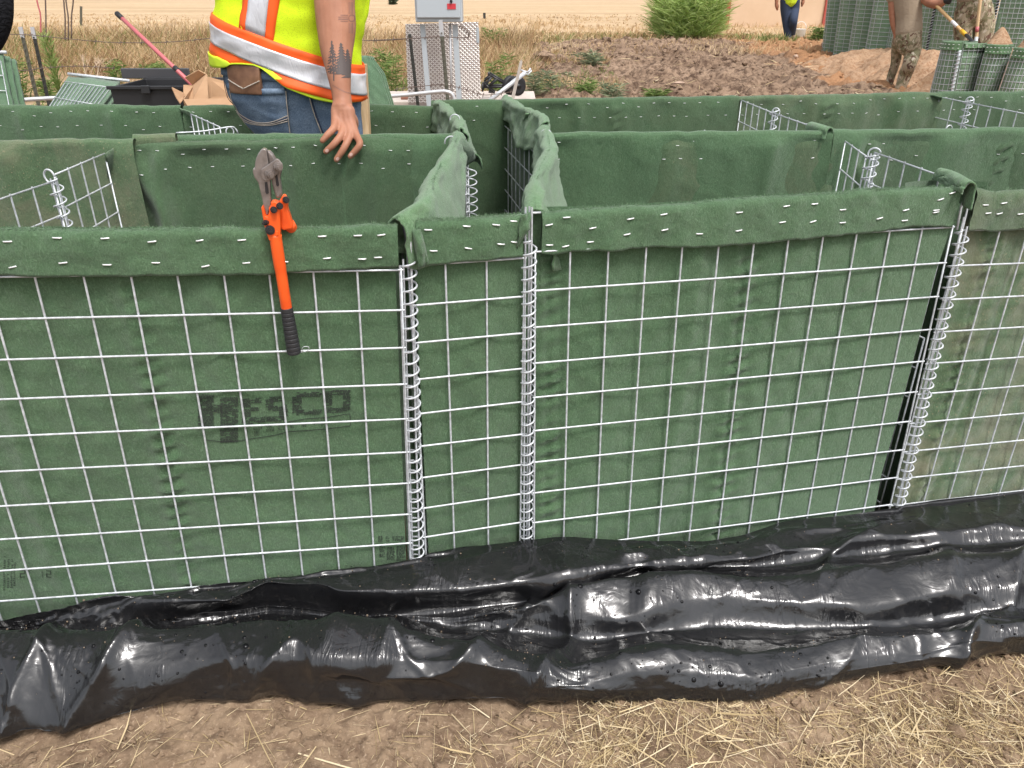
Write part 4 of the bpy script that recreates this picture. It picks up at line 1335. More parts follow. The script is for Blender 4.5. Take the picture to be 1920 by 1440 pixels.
grass_area('verge_grass', 9000, fringe, lambda X, Y: 0.17 + 0.10 * noise(X * 0.6, Y * 0.6, 0, 74), seed=4, width=0.012, tint=(0.6, 0.2), green=0.38)


def mid_patch(r, k):
    Y = r.uniform(9.5, 19.5, k)
    X = r.uniform(-0.3, 1.7, k) + 0.03 * (Y - 9)
    keep = noise(X * 1.1, Y * 0.5, 0, 75) > -0.1
    return np.stack([X, Y], 1)[keep]


grass_area('weedy_grass', 5200, mid_patch, lambda X, Y: 0.20 + 0.13 * noise(X, Y * 0.7, 0, 76), seed=5, width=0.008, green=0.22)


def dirt_straw(r, k):
    Y = r.uniform(10, 22, k); X = r.uniform(0.8, 12, k)
    return np.stack([X, Y], 1)[noise(X * 0.5, Y * 0.5, 0, 79) > 0.05]


def lying(name, n, sample, zf, L, seed, width, mat='straw', tint=(0.6, 0.25), flat=0.12):
    r = np.random.default_rng(seed)
    P = sample(r, n)
    m = len(P)
    ll = L * np.exp(r.normal(0, 0.45, m))
    az = r.uniform(0, 2 * np.pi, m)
    d = np.stack([np.cos(az), np.sin(az), r.normal(0.04, flat, m)], 1)
    base = np.stack([P[:, 0], P[:, 1], zf(P[:, 0], P[:, 1])], 1)
    mb = MB()
    blades(mb, base, ll, d, width * r.uniform(0.5, 1.4, m), r.normal(tint[0], tint[1], m), r.normal(0, 0.3, m), r)
    return mb


lying('x', 2600, dirt_straw, lambda X, Y: z_dirt(X, Y) + 0.02, 0.16, 6, 0.010).build('straw_litter', M['straw'], tint=True)['kind'] = 'stuff'


def ground_hit(px, py):
    """point of the terrain seen at a picture position"""
    d = ray(px, py); Y = 12.0
    for k in range(60):
        p = np.array([0, 0, H]) + d * (Y / d[1])
        z = float(zg(p[0], Y))
        Yn = (H - z) / max(1e-4, -d[2]) * d[1]
        Y = 0.5 * Y + 0.5 * min(Yn, 400)
    p = np.array([0, 0, H]) + d * (Y / d[1])
    p[2] = float(zg(p[0], p[1]))
    return p


def plant(name, label, px, py, hpx, spx, n, mat='green_leaf', leafL=0.09, width=0.010, seed=0, group=None, cat='weed', upright=0.5, tint=(0.5, 0.25), stems=5, droop=0.6, rootk=0.2):
    r = np.random.default_rng(seed + 1000)
    base = ground_hit(px, py)
    sc_ = base[1] / (CP - (py - 720) / FPX * SP) / FPX
    h, spread = hpx * sc_, spx * sc_
    leafL, width = leafL * sc_ * 125, width * sc_ * 125
    t = thing(name, label, cat, tuple(base), group)
    mb = MB(); ms = MB()
    ends = []
    for k in range(stems):
        az = r.uniform(0, 2 * np.pi); rad = spread * math.sqrt(r.uniform(0, 1)) * 0.6
        tip = base + [rad * math.cos(az), rad * math.sin(az), h * r.uniform(0.65, 1.0)]
        root = base + [rad * rootk * math.cos(az), rad * rootk * math.sin(az), -0.03]
        c = catmull([root, (root * 0.5 + tip * 0.5) + r.normal(0, 0.02 * h, 3), tip], 8)
        ms.tube(c, np.linspace(0.006, 0.002, 8) * max(1, h), 5)
        ends.append(c)
    k = r.integers(0, stems, n); f = r.uniform(0.12, 1.0, n) * 6.99
    i = f.astype(int)
    E = np.array(ends)
    b = E[k, i] + (E[k, i + 1] - E[k, i]) * (f - i)[:, None]
    az = r.uniform(0, 2 * np.pi, n)
    d = np.stack([np.cos(az), np.sin(az), np.full(n, upright) + r.normal(0, 0.25, n)], 1)
    L = leafL * r.uniform(0.5, 1.3, n) * (1.15 - 0.5 * f / 7)
    b = b + d * [1, 1, 0.2] * (spread * 0.15 * r.uniform(0, 1, n))[:, None]
    blades(mb, b, L, d, np.full(n, width) * r.uniform(0.6, 1.3, n), r.normal(tint[0], tint[1], n), droop, r)
    mb.build('leaves', M[mat], t, tint=True)['kind'] = 'stuff'
    ms.build('stems', M[mat], t, tint=True)['kind'] = 'stuff'
    return t


WG = 'weeds growing behind the baskets'
plant('tall_weed', 'tall narrow green weed standing beside the two leaning fence posts', 114, 184, 138, 26, 330, leafL=0.17, width=0.012, seed=1, stems=6, upright=1.5, tint=(0.82, 0.2), droop=0.3)
for k, (px, py, h, sp, mt, lb) in enumerate([(38, 182, 68, 46, 'green_leaf', 'bushy green weed left of the leaning fence posts'), (96, 188, 48, 24, 'green_leaf', 'small yellowish weed between fence post and folded green stack'),
                                            (222, 160, 44, 36, 'green_leaf', 'green weed tuft above the black tote, near the dead branched plant'), (288, 156, 36, 34, 'green_leaf', 'green weed tuft above the black tote under the pink pole'),
                                            (318, 160, 36, 26, 'green_leaf', 'low green weed left of the cardboard box'), (738, 178, 78, 34, 'green_leaf', 'leafy green weed against the left edge of the tread plate'),
                                            (722, 160, 62, 26, 'green_leaf', 'green weed right behind the upright folded green panel'),
                                            (935, 172, 66, 40, 'green_leaf', 'green weed behind the black wheeled frame'), (928, 88, 34, 42, 'green_leaf', 'green grassy weed at the upper right corner of the tread plate'),
                                            (1000, 178, 40, 34, 'grey_leaf', 'grey green weed right of the silver pole'), (1045, 176, 44, 46, 'grey_leaf', 'grey green weed at the edge of the dug soil'), (1118, 124, 26, 62, 'grey_leaf', 'wide grey green weed patch alone on the brown dug soil'),
                                            (1085, 181, 34, 44, 'green_leaf', 'low weed behind the second row back wall, left end of the dug soil'), (1150, 184, 26, 56, 'grey_leaf', 'low spreading weed close behind the second row back wall'), (1225, 184, 16, 44, 'green_leaf', 'last low weed to the right along the second row back wall'),
                                            (1532, 77, 26, 22, 'green_leaf', 'yellow green weed beside the tall wall of filled baskets')]):
    plant('weed', lb, px, py, h, sp, 300, mat=mt, leafL=0.12 if py > 100 else 0.09, width=0.013, seed=10 + k, group=WG)
bt = plant('bush', 'feathery bright green bush at the far edge of the dug soil', 1287, 73, 92, 112, 9000, mat='bush_leaf', leafL=0.19, width=0.010, seed=41, cat='bush', stems=110, upright=0.7, tint=(0.68, 0.28), droop=0.35, rootk=0.75)
plant('far_bush', 'small dark round bush far off on the dry hill', 737, 8, 12, 11, 700, mat='grey_leaf', leafL=0.04, width=0.016, seed=42, cat='bush', stems=10, tint=(0.12, 0.15), upright=0.3)
plant('far_bush', 'dark bush beside the red trimmed building wall at the top right', 1556, 14, 24, 14, 600, mat='grey_leaf', leafL=0.05, width=0.014, seed=43, cat='bush', stems=10, tint=(0.2, 0.2), upright=0.4)

# dead branched plant
b0 = ground_hit(178, 176)
t = thing('dead_plant', 'pale dead branched plant above the folded green stack', 'dead plant', tuple(b0))
mb = MB()
r_ = np.random.default_rng(77)


def branch(mb, p, d, L, r, depth):
    q = p + d * L
    mb.tube(catmull([p, p + d * L * 0.5 + r_.normal(0, 0.03 * L, 3), q], 5), np.linspace(r, r * 0.6, 5), 5)
    if depth > 0:
        for k in range(r_.integers(2, 4)):
            dd = d + r_.normal(0, 0.42, 3) * [1, 1, 0.5] + [0, 0, 0.12]
            branch(mb, p + d * L * r_.uniform(0.6, 1.0), dd / np.linalg.norm(dd), L * r_.uniform(0.5, 0.75), r * 0.62, depth - 1)


for dx in (-0.06, 0.05):
    d0 = np.array([dx * 2, 0.1, 1.0]); branch(mb, b0 + [dx, 0, -0.03], d0 / np.linalg.norm(d0), 0.30, 0.012, 4)
mb.build('branches', M['twig'], t)['kind'] = 'stuff'

# ------------------------------------------------------------------ fence posts and wire
M['post_dark'] = Mat('painted_post', (0.035, 0.035, 0.03), 0.6).m
M['post_olive'] = Mat('olive_post', (0.10, 0.095, 0.07), 0.7).m
M['white_paint'] = Mat('white_paint', (0.72, 0.72, 0.72), 0.5).m
M['tip_paint'] = Mat('weathered_white_paint', (0.45, 0.45, 0.46), 0.7).m
M['rust'] = Mat('rusty_wire', (0.16, 0.12, 0.10), 0.8, 0.3).m
M['red_pole'] = Mat('pink_fibreglass', (0.50, 0.13, 0.14), 0.5).m
M['black_rubber'] = Mat('black_rubber', (0.015, 0.015, 0.017), 0.6).m
M['wood_pale'] = None


def wood(name, a, b, scale=6):
    m = Mat(name, rough=0.75, spec=0.25)
    g = m.noise(scale, 5, m.mapping(m.co, (7, 7, 0.5)), 1.4, 0.6)
    m.set('Base Color', m.mix(m.ramp(g, [(0.3, 0.0), (0.7, 1.0)]), a, b))
    m.bump(g, 0.3, 0.002)
    return m.m


M['wood_pale'] = wood('pale_timber', (0.48, 0.31, 0.16), (0.66, 0.48, 0.29))
M['wood_grey'] = wood('weathered_timber', (0.30, 0.26, 0.23), (0.50, 0.45, 0.40))
M['wood_handle'] = wood('ash_handle', (0.50, 0.30, 0.13), (0.66, 0.44, 0.22))


def tpost(label, x0, y0, x1, y1, Y, mat, wd=0.035, tip=0.13, dY=0.0):
    a, b = PY(x0, y0, Y + dY), PY(x1, y1, Y)
    g = float(zg(b[0], b[1])) - 0.05
    foot = b + (b - a) * ((b[2] - g) / (a[2] - b[2]))
    t = thing('fence_post', label, 'fence post', (foot[0], foot[1], g + 0.05), 'steel fence posts')
    d = (a - foot) / np.linalg.norm(a - foot)
    side = np.array([1.0, 0, 0]) - d * d[0]; side /= np.linalg.norm(side)
    nn = np.cross(side, d)
    mb = MB()
    for (cx, cy, sx, sy) in ((0, 0, wd, 0.006), (0, -wd * 0.45, 0.006, wd * 0.9)):
        q = [foot + side * (cx + i * sx / 2) + nn * (cy + j * sy / 2) for i, j in ((-1, -1), (1, -1), (1, 1), (-1, 1))]
        top = [p + (a - foot) for p in q]
        mb.add(np.array(q + top), [(0, 1, 2, 3), (7, 6, 5, 4), (0, 4, 5, 1), (1, 5, 6, 2), (2, 6, 7, 3), (3, 7, 4, 0)])
    L = np.linalg.norm(a - foot)
    k = 0.12
    while k < L - 0.05:
        mb.box(foot + d * k + nn * (wd * 0.3), (0.012, 0.012, 0.012)); k += 0.055
    mb.build('post', mat, t, smooth=False)
    if tip:
        mb = MB()
        for (cx, cy, sx, sy) in ((0, 0, wd + 0.003, 0.009), (0, -wd * 0.45, 0.009, wd * 0.9 + 0.003)):
            q = [a - d * tip + side * (cx + i * sx / 2) + nn * (cy + j * sy / 2) for i, j in ((-1, -1), (1, -1), (1, 1), (-1, 1))]
            top = [p + d * (tip + 0.002) for p in q]
            mb.add(np.array(q + top), [(0, 1, 2, 3), (7, 6, 5, 4), (0, 4, 5, 1), (1, 5, 6, 2), (2, 6, 7, 3), (3, 7, 4, 0)])
        mb.build('painted_tip', M['tip_paint'], t, smooth=False)
    return t


tpost('olive steel fence post leaning at the far left, left one of the pair', 38, 51, 71, 192, 8.0, M['post_olive'], 0.034, 0.09)
tpost('dark steel fence post with white tip, right one of the leaning pair at the left', 60, 51, 91, 192, 8.0, M['post_dark'], 0.032, 0.10)
tpost('thin dark fence post in front of the left edge of the tread plate', 768, 64, 783, 192, 7.8, M['post_dark'], 0.030, 0)
tpost('olive fence post with pale tip directly in front of the grey electrical cabinet', 826, 38, 840, 192, 7.6, M['post_olive'], 0.034)
tpost('tiny dark fence post far out on the dry field right of the cabinet', 908, 24, 909, 47, 40, M['post_dark'], 0.12, 0)
tpost('short brown fence post out on the dry field near the top left', 152, 12, 152, 32, 34, M['post_olive'], 0.10, 0)


def barbed(label, pts, Y, r=0.0035, barbs=True):
    P = catmull([PY(x, y, Y) for x, y in pts], 60)
    mb = MB(); mb.tube(P, r, 5)
    if barbs:
        for i in range(2, 60, 4):
            for a in (0.3, 1.9):
                v = np.array([0.3, math.cos(a), math.sin(a)]) * 0.022
                mb.tube([P[i] - v, P[i], P[i] + v], r * 0.8, 4)
    o = mb.build('barbed_wire', M['rust'])
    return tag(o, label, 'wire', 'barbed wire strands')


barbed('sagging barbed wire strand crossing the dry grass at the left', [(-60, 62), (44, 65), (64, 66), (120, 72), (200, 79), (260, 80), (330, 78), (420, 70), (560, 66), (690, 76), (772, 72)], 7.85)
barbed('lower barbed wire strand behind the leaning fence posts at the left', [(-40, 133), (50, 132), (76, 128), (150, 124), (215, 128)], 7.9)
barbed('upper barbed wire strand curling at its end in front of the tread plate', [(690, 76), (771, 72), (828, 69), (870, 71), (880, 66), (872, 55), (862, 48)], 7.7)
barbed('lower barbed wire strand in front of the cabinet posts', [(740, 168), (779, 163), (835, 159), (880, 170), (910, 178), (960, 172)], 7.7)

# conduit pipes on the ground
M['pipe'] = Mat('grey_conduit', (0.55, 0.55, 0.56), 0.4, 0.4).m


def pipe(name, label, pts, r, mat='pipe', cat='pipe', n=40, seg=10, group=None):
    mb = MB(); mb.tube(catmull(pts, n), r, seg)
    return tag(mb.build(name, M[mat], smooth=True), label, cat, group)


pipe('metal_pipe', 'straight pale pipe lying behind the leaning fence posts at the left', [PY(-20, 190, 7.2), PY(30, 188, 7.2), PY(100, 184, 7.3), PY(230, 180, 7.5)], 0.018)
pipe('bent_pipe', 'pale pipe bending down in front of the tread plate', [PY(600, 188, 7.2), PY(690, 183, 7.2), PY(760, 178, 7.2), PY(820, 172, 7.2), PY(838, 172, 7.2), PY(849, 179, 7.2), PY(853, 200, 7.2), PY(854, 235, 7.2)], 0.017)

# ------------------------------------------------------------------ electrical cabinet, tread plate, slab
M['cab'] = None
m = Mat('grey_enamel', (0.42, 0.46, 0.49), 0.4)
m.bump(m.noise(30, 3), 0.05, 0.004)
M['cab'] = m.m
m = Mat('tread_plate', (0.70, 0.66, 0.63), 0.38, 0.35)
nz_ = m.noise(5, 4)
m.set('Base Color', m.mix(m.ramp(nz_, [(0.35, 0.0), (0.7, 1.0)]), (0.66, 0.60, 0.57), (0.78, 0.75, 0.71)))
M['tread'] = m.m
M['tread_base'] = Mat('tread_plate_ground', (0.34, 0.29, 0.26), 0.55, 0.3).m
m = Mat('concrete', rough=0.9)
m.set('Base Color', m.mix(m.ramp(m.noise(6, 5), [(0.3, 0.0), (0.7, 1.0)]), (0.40, 0.34, 0.30), (0.56, 0.49, 0.43)))
m.bump(m.noise(50, 4), 0.3, 0.004)
M['concrete'] = m.m
YC = 8.7
c0, c1 = PY(779, 42, YC), PY(867, 42, YC)
gz = float(zg(c0[0], YC))
cb = thing('electrical_cabinet', 'grey metal electrical cabinet on two posts in front of the tread plate', 'electrical cabinet', ((c0[0] + c1[0]) / 2, YC, gz))
mb = MB(); mb.box(((c0[0] + c1[0]) / 2, YC + 0.12, c0[2] + 0.42), (c1[0] - c0[0], 0.22, 0.84)); bevel_obj(mb.build('enclosure', M['cab'], cb, smooth=False), 0.012)
mb = MB(); mb.box(((c0[0] + c1[0]) / 2, YC - 0.004, c0[2] + 0.44), ((c1[0] - c0[0]) - 0.035, 0.025, 0.80)); dor = bevel_obj(mb.build('door', M['cab'], cb, smooth=False), 0.010)
dor_o = dor
p = PY(846.5, 12, YC - 0.02); mb = MB(); mb.box(p, (0.088, 0.004, 0.052)); lb = mb.build('warning_label', Mat('red_label', (0.55, 0.04, 0.05), 0.5).m, dor_o, smooth=False)
mb = MB()
for k in range(3): mb.box(p + [0, -0.0035, 0.012 - 0.012 * k], (0.066 - 0.012 * (k % 2), 0.002, 0.004))
p = PY(846, 2, YC - 0.02); mb = MB(); mb.tube([p + [0, 0.006, 0], p + [0, -0.006, 0], p + [0, -0.016, 0]], 0.014, 10); mb.tube([p + [0, -0.014, 0.03], p + [0, -0.016, 0], p + [0, -0.014, -0.02]], 0.006, 6); mb.build('latch', M['black_rubber'], dor_o)
for (x0, x1, wpx) in ((792, 804, 9), (853, 861, 10)):
    a, b = PY(x0, 46, YC + 0.10), PY(x1, 192, YC + 0.10)
    foot = b + (b - a) * ((b[2] - gz + 0.05) / (a[2] - b[2]))
    mb = MB(); wd = wpx / (FPX / (YC / 1.09))
    for dx, sx, sy in ((0, wd, 0.008), (-wd / 2 + 0.004, 0.008, 0.04), (wd / 2 - 0.004, 0.008, 0.04)):
        q = [foot + [dx + i * sx / 2, (sy / 2 if sy > 0.01 else 0) * 0 + j * sy / 2 + (0.02 if sy > 0.01 else 0), 0] for i, j in ((-1, -1), (1, -1), (1, 1), (-1, 1))]
        mb.add(np.array(q + [v + (a - foot) for v in q]), [(0, 1, 2, 3), (7, 6, 5, 4), (0, 4, 5, 1), (1, 5, 6, 2), (2, 6, 7, 3), (3, 7, 4, 0)])
    mb.build('support_post', M['cab'], cb, smooth=False)
a, b = PY(844, 44, YC + 0.12), PY(847, 205, YC + 0.12)
mb = MB(); mb.tube([a, (a + b) / 2, b], 0.013, 10); mb.build('conduit', M['pipe'], cb)
# plate
YT = 9.3
q = [PY(760, 45, YT), PY(897, 41, YT), PY(903, 190, YT), PY(765, 193, YT)]
tp = thing('tread_plate', 'upright diamond tread metal plate behind the electrical cabinet', 'metal plate', tuple(((q[2] + q[3]) / 2)))
n_ = np.array([0, -1.0, 0])
mb = MB(); mb.prism([q[0], q[1], q[2] - [0, 0, 0.25], q[3] - [0, 0, 0.25]], n_, 0.008); mb.build('plate', M['tread_base'], tp, smooth=False)
mb = MB(); k = 0
nu_, nv_ = 34, 38
for i in range(nu_):
    for j in range(nv_):
        u, v = (i + 0.5) / nu_, (j + 0.5) / nv_
        p = (q[0] * (1 - u) + q[1] * u) * (1 - v) + (q[3] * (1 - u) + q[2] * u) * v + [0, -0.0045, 0]
        s_ = 1 if (i + j) % 2 else -1
        d = np.array([0.80, 0, 0.60 * s_]); e = np.array([-0.60 * s_, 0, 0.80])
        L_, W_ = 0.0185, 0.0072
        mb.add(np.array([p - d * L_, p - e * W_, p + d * L_, p + e * W_, p + [0, -0.004, 0]]), [(0, 1, 4), (1, 2, 4), (2, 3, 4), (3, 0, 4)])
mb.build('tread_pattern', M['tread'], tp, smooth=False)['kind'] = 'stuff'
mb = MB(); pp = PY(896, 66, YT - 0.01); mb.box(pp, (0.03, 0.006, 0.15)); mb.build('hinge_strap', M['cab'], tp, smooth=False)
s0, s1 = PY(655, 180, 9.9), PY(1006, 176, 9.9)
mb = MB(); mb.box(((s0[0] + s1[0]) / 2, 10.45, -0.10), (s1[0] - s0[0], 1.1, 0.26))
tag(bevel_obj(mb.build('concrete_slab', M['concrete'], smooth=False), 0.012), 'low pale concrete slab under the tread plate and black frame', 'concrete slab')
p = PY(760, 184, 9.7); mb = MB(); mb.box(p, (0.10, 0.06, 0.03)); tag(bevel_obj(mb.build('brick', Mat('red_brick', (0.42, 0.19, 0.13), 0.9).m, smooth=False), 0.004), 'single red brick lying by the bent pipe', 'brick')

# black wheeled frame on the slab
M['black_metal'] = Mat('black_enamel', (0.018, 0.018, 0.02), 0.4).m
YK = 10.0
k_ = lambda x, y, dy=0.0: PY(x, y, YK + dy)
wf = thing('wheeled_frame', 'tipped black metal frame with two wheels behind the silver pole', 'cart', tuple(k_(940, 176)))
mb = MB()
for pts in ([(916, 139), (948, 158)], [(908, 152), (920, 142)], [(904, 168), (922, 145)], [(908, 156), (924, 173)], [(918, 162), (932, 148)], [(906, 164), (960, 162)], [(916, 172), (928, 174)], [(904, 158), (905, 172)]):
    P = [k_(*pts[0]), (k_(*pts[0]) + k_(*pts[1])) / 2, k_(*pts[1])]; mb.tube(P, 0.013, 6)
    P2 = [a + [0, 0.22, 0] for a in P]; mb.tube(P2, 0.013, 6)
for pt_ in ((916, 139), (908, 156), (906, 166)):
    a = k_(*pt_); mb.tube([a, a + [0, 0.11, 0], a + [0, 0.22, 0]], 0.012, 6)
mb.build('frame', M['black_metal'], wf)
for dx, yy in ((0, 0.0), (12, -0.12)):
    c = k_(958 + dx, 160 + dx * 0.1, yy)
    mb = MB()
    ax = np.array([0.55, -0.83, 0])
    prof = [(0.02, -0.035), (0.07, -0.03), (0.095, -0.035), (0.112, -0.02), (0.112, 0.02), (0.095, 0.035), (0.07, 0.03), (0.02, 0.035)]
    up = np.array([0, 0, 1.0]); sd = np.cross(ax, up)
    ang = np.linspace(0, 2 * np.pi, 24, endpoint=False)
    G = np.array([[c + ax * o + rr * (math.cos(t_) * up + math.sin(t_) * sd) for o_, (rr, o) in enumerate(prof)] for t_ in ang])
    mb.grid(G, closed_u=True); wh = mb.build('wheel', M['black_rubber'], wf, fixn=True)
    mb = MB(); mb.tube([c - ax * 0.04, c, c + ax * 0.04], 0.028, 12); mb.build('hub', M['black_metal'], wh)
st = thing('metal_pole', 'silver pole with forked end leaning up to the right', 'pole', tuple(PY(900, 200, 9.6)))
a, b = PY(896, 206, 9.5), PY(985, 136, 9.7)
mb = MB(); mb.tube([a, (a + b) / 2, b], 0.025, 12); mb.build('pole', M['galv'], st)
mb = MB(); mb.tube([PY(976, 131, 9.7), PY(984, 134, 9.7), PY(990, 135, 9.7), PY(995, 128, 9.7)], 0.010, 8); mb.tube([PY(984, 136, 9.7), PY(990, 140, 9.7), PY(997, 132, 9.7)], 0.009, 8); mb.build('fork', M['galv'], st)
a, b = PY(960, 190, 9.5), PY(978, 112, 9.55)
mb = MB(); d_ = (b - a); sx = np.array([0.022, 0, 0.005]); mb.prism([a - sx, a + sx, b + sx * 0.8 - d_ * 0.06, b, b - sx * 0.8 - d_ * 0.03], [0, -1, 0], 0.02)
tag(mb.build('wooden_stake', M['wood_grey'], smooth=False), 'grey weathered wooden stake crossing the silver pole', 'stake')
for k, (x, y0, y1, xa) in enumerate([(76, -4, 30, 68), (86, -4, 34, 85), (122, -4, 34, 119), (128, -4, 36, 123), (134, -4, 32, 138)]):
    o = pipe('dry_stalk', ['reddish dry stalk rising out of the grass above the tall green weed', 'thin dry stalk between the reddish one and the three close together', 'left of three dry stalks close together near the top left', 'middle of three dry stalks close together near the top left', 'right one of three dry stalks close together near the top left'][k],
             [PY(x, y1 + 40, 13), PY(x, y1, 13), PY((x + xa) / 2, (y0 + y1) / 2, 13), PY(xa, y0, 13)], 0.011, 'red_pole' if k == 0 else 'rust', 'stalk', 12, 5, 'dry stalks')

# ------------------------------------------------------------------ supplies behind the rows, left
def folded(label, tl, tr, br, bl, Yt, Yb, layers, seed, th=0.035, cols=12, rows=9, name='folded_basket'):
    a, b = PY(*tl, Yt), PY(*tr, Yt)
    c, d = PY(*br, Yb), PY(*bl, Yb)
    ex = lambda t_, b_: b_ + (b_ - t_) * max(0, (b_[2] - float(zg(b_[0], b_[1]))) / (t_[2] - b_[2]))
    c, d = ex(b, c), ex(a, d)
    t = thing(name, label, 'folded basket', tuple((c + d) / 2), 'folded green baskets')
    nn = np.cross(b - a, d - a); nn /= np.linalg.norm(nn)
    if nn[1] > 0: nn = -nn
    r = np.random.default_rng(seed)
    for k in range(layers):
        off = -nn * (k * th)
        sh = (b - a) / np.linalg.norm(b - a) * (0.018 * k)
        nu, nv = 36, 40
        u, v = np.meshgrid(np.linspace(0, 1, nu), np.linspace(0, 1, nv), indexing='ij')
        P = (a * ((1 - u) * (1 - v))[..., None] + b * (u * (1 - v))[..., None] + c * (u * v)[..., None] + d * ((1 - u) * v)[..., None]) + off + sh
        P = P + nn * (0.010 * np.abs(np.sin(u * np.pi * cols)) * np.abs(np.sin(v * np.pi * rows)) ** 0.5 + 0.006 * fbm(u * 5, v * 5, k, seed, 2))[..., None]
        mb = MB(); mb.grid(P)
        o = mb.build('felt_layer', M['felt_fold'], t)
        mo = o.modifiers.new('thick', 'SOLIDIFY'); mo.thickness = th * 0.75; mo.offset = -1 if np.cross(P[1, 0] - P[0, 0], P[0, 1] - P[0, 0]).dot(nn) > 0 else 1
        if k == 0:
            mb = MB()
            for i in range(cols + 1):
                f = i / cols * 0.88 + 0.06
                p0, p1 = a + (b - a) * f, d + (c - d) * f
                mb.tube([p0 + nn * 0.014 + (p1 - p0) * 0.06, (p0 + p1) / 2 + nn * 0.014, p1 + nn * 0.014], 0.0032, 5)
            for j in range(rows + 1):
                f = j / rows * 0.92 + 0.06
                p0, p1 = a + (d - a) * f, b + (c - b) * f
                e = (p1 - p0) * 0.05
                mb.tube([p0 + nn * 0.022 + e, (p0 + p1) / 2 + nn * 0.022, p1 + nn * 0.022 - e], 0.0036, 5)
            mb.build('wire_mesh', M['galv'], t)['kind'] = 'stuff'
    mb = MB(); mb.tube([a + nn * 0.01, (a + b) / 2 + nn * 0.01, b + nn * 0.01 + sh], 0.012, 8); mb.build('top_wire', M['galv'], t)
    return t


folded('folded green basket bundle leaning behind the black tote, mesh side up', (128, 141), (226, 152), (192, 197), (92, 197), 6.6, 6.0, 5, 3, 0.045, 12, 9, 'folded_basket')
folded('upright folded green basket cut off by the left picture edge', (-60, 96), (4, 99), (23, 197), (-50, 197), 6.2, 6.0, 3, 4, 0.05, 3, 9)
# stiff folded green panel behind the worker
a, b, c, d = PY(640, 105, 4.3), PY(692, 105, 4.3), PY(719, 199, 4.2), PY(640, 199, 4.2)
z_ = float(zg(c[0], 4.2)); c = c + (c - b) * ((c[2] - z_) / (b[2] - c[2])); d = np.array([d[0], c[1], z_])
t = thing('folded_basket', 'upright folded green felt panel standing right behind the man in the vest', 'folded basket', tuple((c + d) / 2), 'folded green baskets')
nu, nv = 40, 90
u, v = np.meshgrid(np.linspace(0, 1, nu), np.linspace(0, 1, nv), indexing='ij')
vv = v
wv = 1 + 0.26 * smooth(0.0, 0.12, v) * (1 - v * 0.4)
P = (a * ((1 - u) * (1 - v))[..., None] + b * (u * (1 - v))[..., None] + c * (u * v)[..., None] + d * ((1 - u) * v)[..., None])
P[..., 0] += u * 0.035 * smooth(0.0, 0.10, v) + u * 0.008 * noise(v * 14, 0.2, 0, 9)
P[..., 1] -= felt_disp(u * 0.3, v * 1.1, 88, [(0.17, 0.02)], 1.5)
for k in range(3):
    mb = MB(); mb.grid(P + np.array([0.006 * k, 0.03 * k, -0.004 * k])); o = mb.build('felt_layer', M['felt_fold'], t)
    mo = o.modifiers.new('thick', 'SOLIDIFY'); mo.thickness = 0.012; mo.offset = 0

# black tote
YB_ = 5.4
tb = thing('storage_tote', 'black plastic tote standing between folded green bundle and cardboard box', 'storage tote', (PY(300, 198, YB_)[0], YB_, float(zg(0, YB_))))
m = Mat('black_tote_plastic', (0.022, 0.022, 0.024), 0.45); m.bump(m.noise(120, 3), 0.15, 0.002); M['tote'] = m.m
a, b = PY(205, 163, YB_), PY(375, 161, YB_)
zt = a[2]; zb_ = float(zg(0, YB_))
mb = MB()
w_, dp_ = b[0] - a[0], 0.55
def tub(mb, x0, x1, y0, y1, z0, z1, th=0.01, draft=0.03):
    o = [(x0 + draft, y0 + draft, z0), (x1 - draft, y0 + draft, z0), (x1 - draft, y1 - draft, z0), (x0 + draft, y1 - draft, z0)]
    p = [(x0, y0, z1), (x1, y0, z1), (x1, y1, z1), (x0, y1, z1)]
    ip = [(x0 + th, y0 + th, z1), (x1 - th, y0 + th, z1), (x1 - th, y1 - th, z1), (x0 + th, y1 - th, z1)]
    io = [(x0 + draft + th, y0 + draft + th, z0 + th), (x1 - draft - th, y0 + draft + th, z0 + th), (x1 - draft - th, y1 - draft - th, z0 + th), (x0 + draft + th, y1 - draft - th, z0 + th)]
    f = [(3, 2, 1, 0)]
    for k in range(4):
        n = (k + 1) % 4
        f += [(k, n, 4 + n, 4 + k), (4 + k, 4 + n, 8 + n, 8 + k), (8 + k, 8 + n, 12 + n, 12 + k)]
    f += [(12, 13, 14, 15)]
    mb.add(np.array(o + p + ip + io), f)
tub(mb, a[0], b[0], YB_, YB_ + dp_, zb_, zt)
bevel_obj(mb.build('tub', M['tote'], tb, smooth=False), 0.008)
mb = MB()
for k in range(9): mb.box((a[0] + w_ * (k + 0.5) / 9, YB_ + 0.012, (zt + zb_) / 2 - 0.02), (0.012, 0.02, (zt - zb_) * 0.7))
mb.build('ribs', M['tote'], tb, smooth=False)['kind'] = 'stuff'
mb = MB(); lid0, lid1 = PY(225, 149, YB_ + dp_), PY(352, 147, YB_ + dp_)
mb.box(((a[0] + b[0]) / 2, YB_ - 0.008, zt - 0.004), (w_ + 0.03, 0.02, 0.022)); bevel_obj(mb.build('rim', M['tote'], tb, smooth=False), 0.004); mb = MB(); mb.box(((a[0] + b[0]) / 2, YB_ + dp_ + 0.008, zt - 0.004), (w_ + 0.03, 0.02, 0.022))
bevel_obj(mb.build('rim', M['tote'], tb, smooth=False), 0.004)
mb = MB(); mb.box(((lid0[0] + lid1[0]) / 2, YB_ + dp_ + 0.05, zt + 0.03), (lid1[0] - lid0[0], 0.03, 0.07)); bevel_obj(mb.build('lid', Mat('grey_black_plastic', (0.06, 0.06, 0.065), 0.4).m, tb, smooth=False), 0.006)
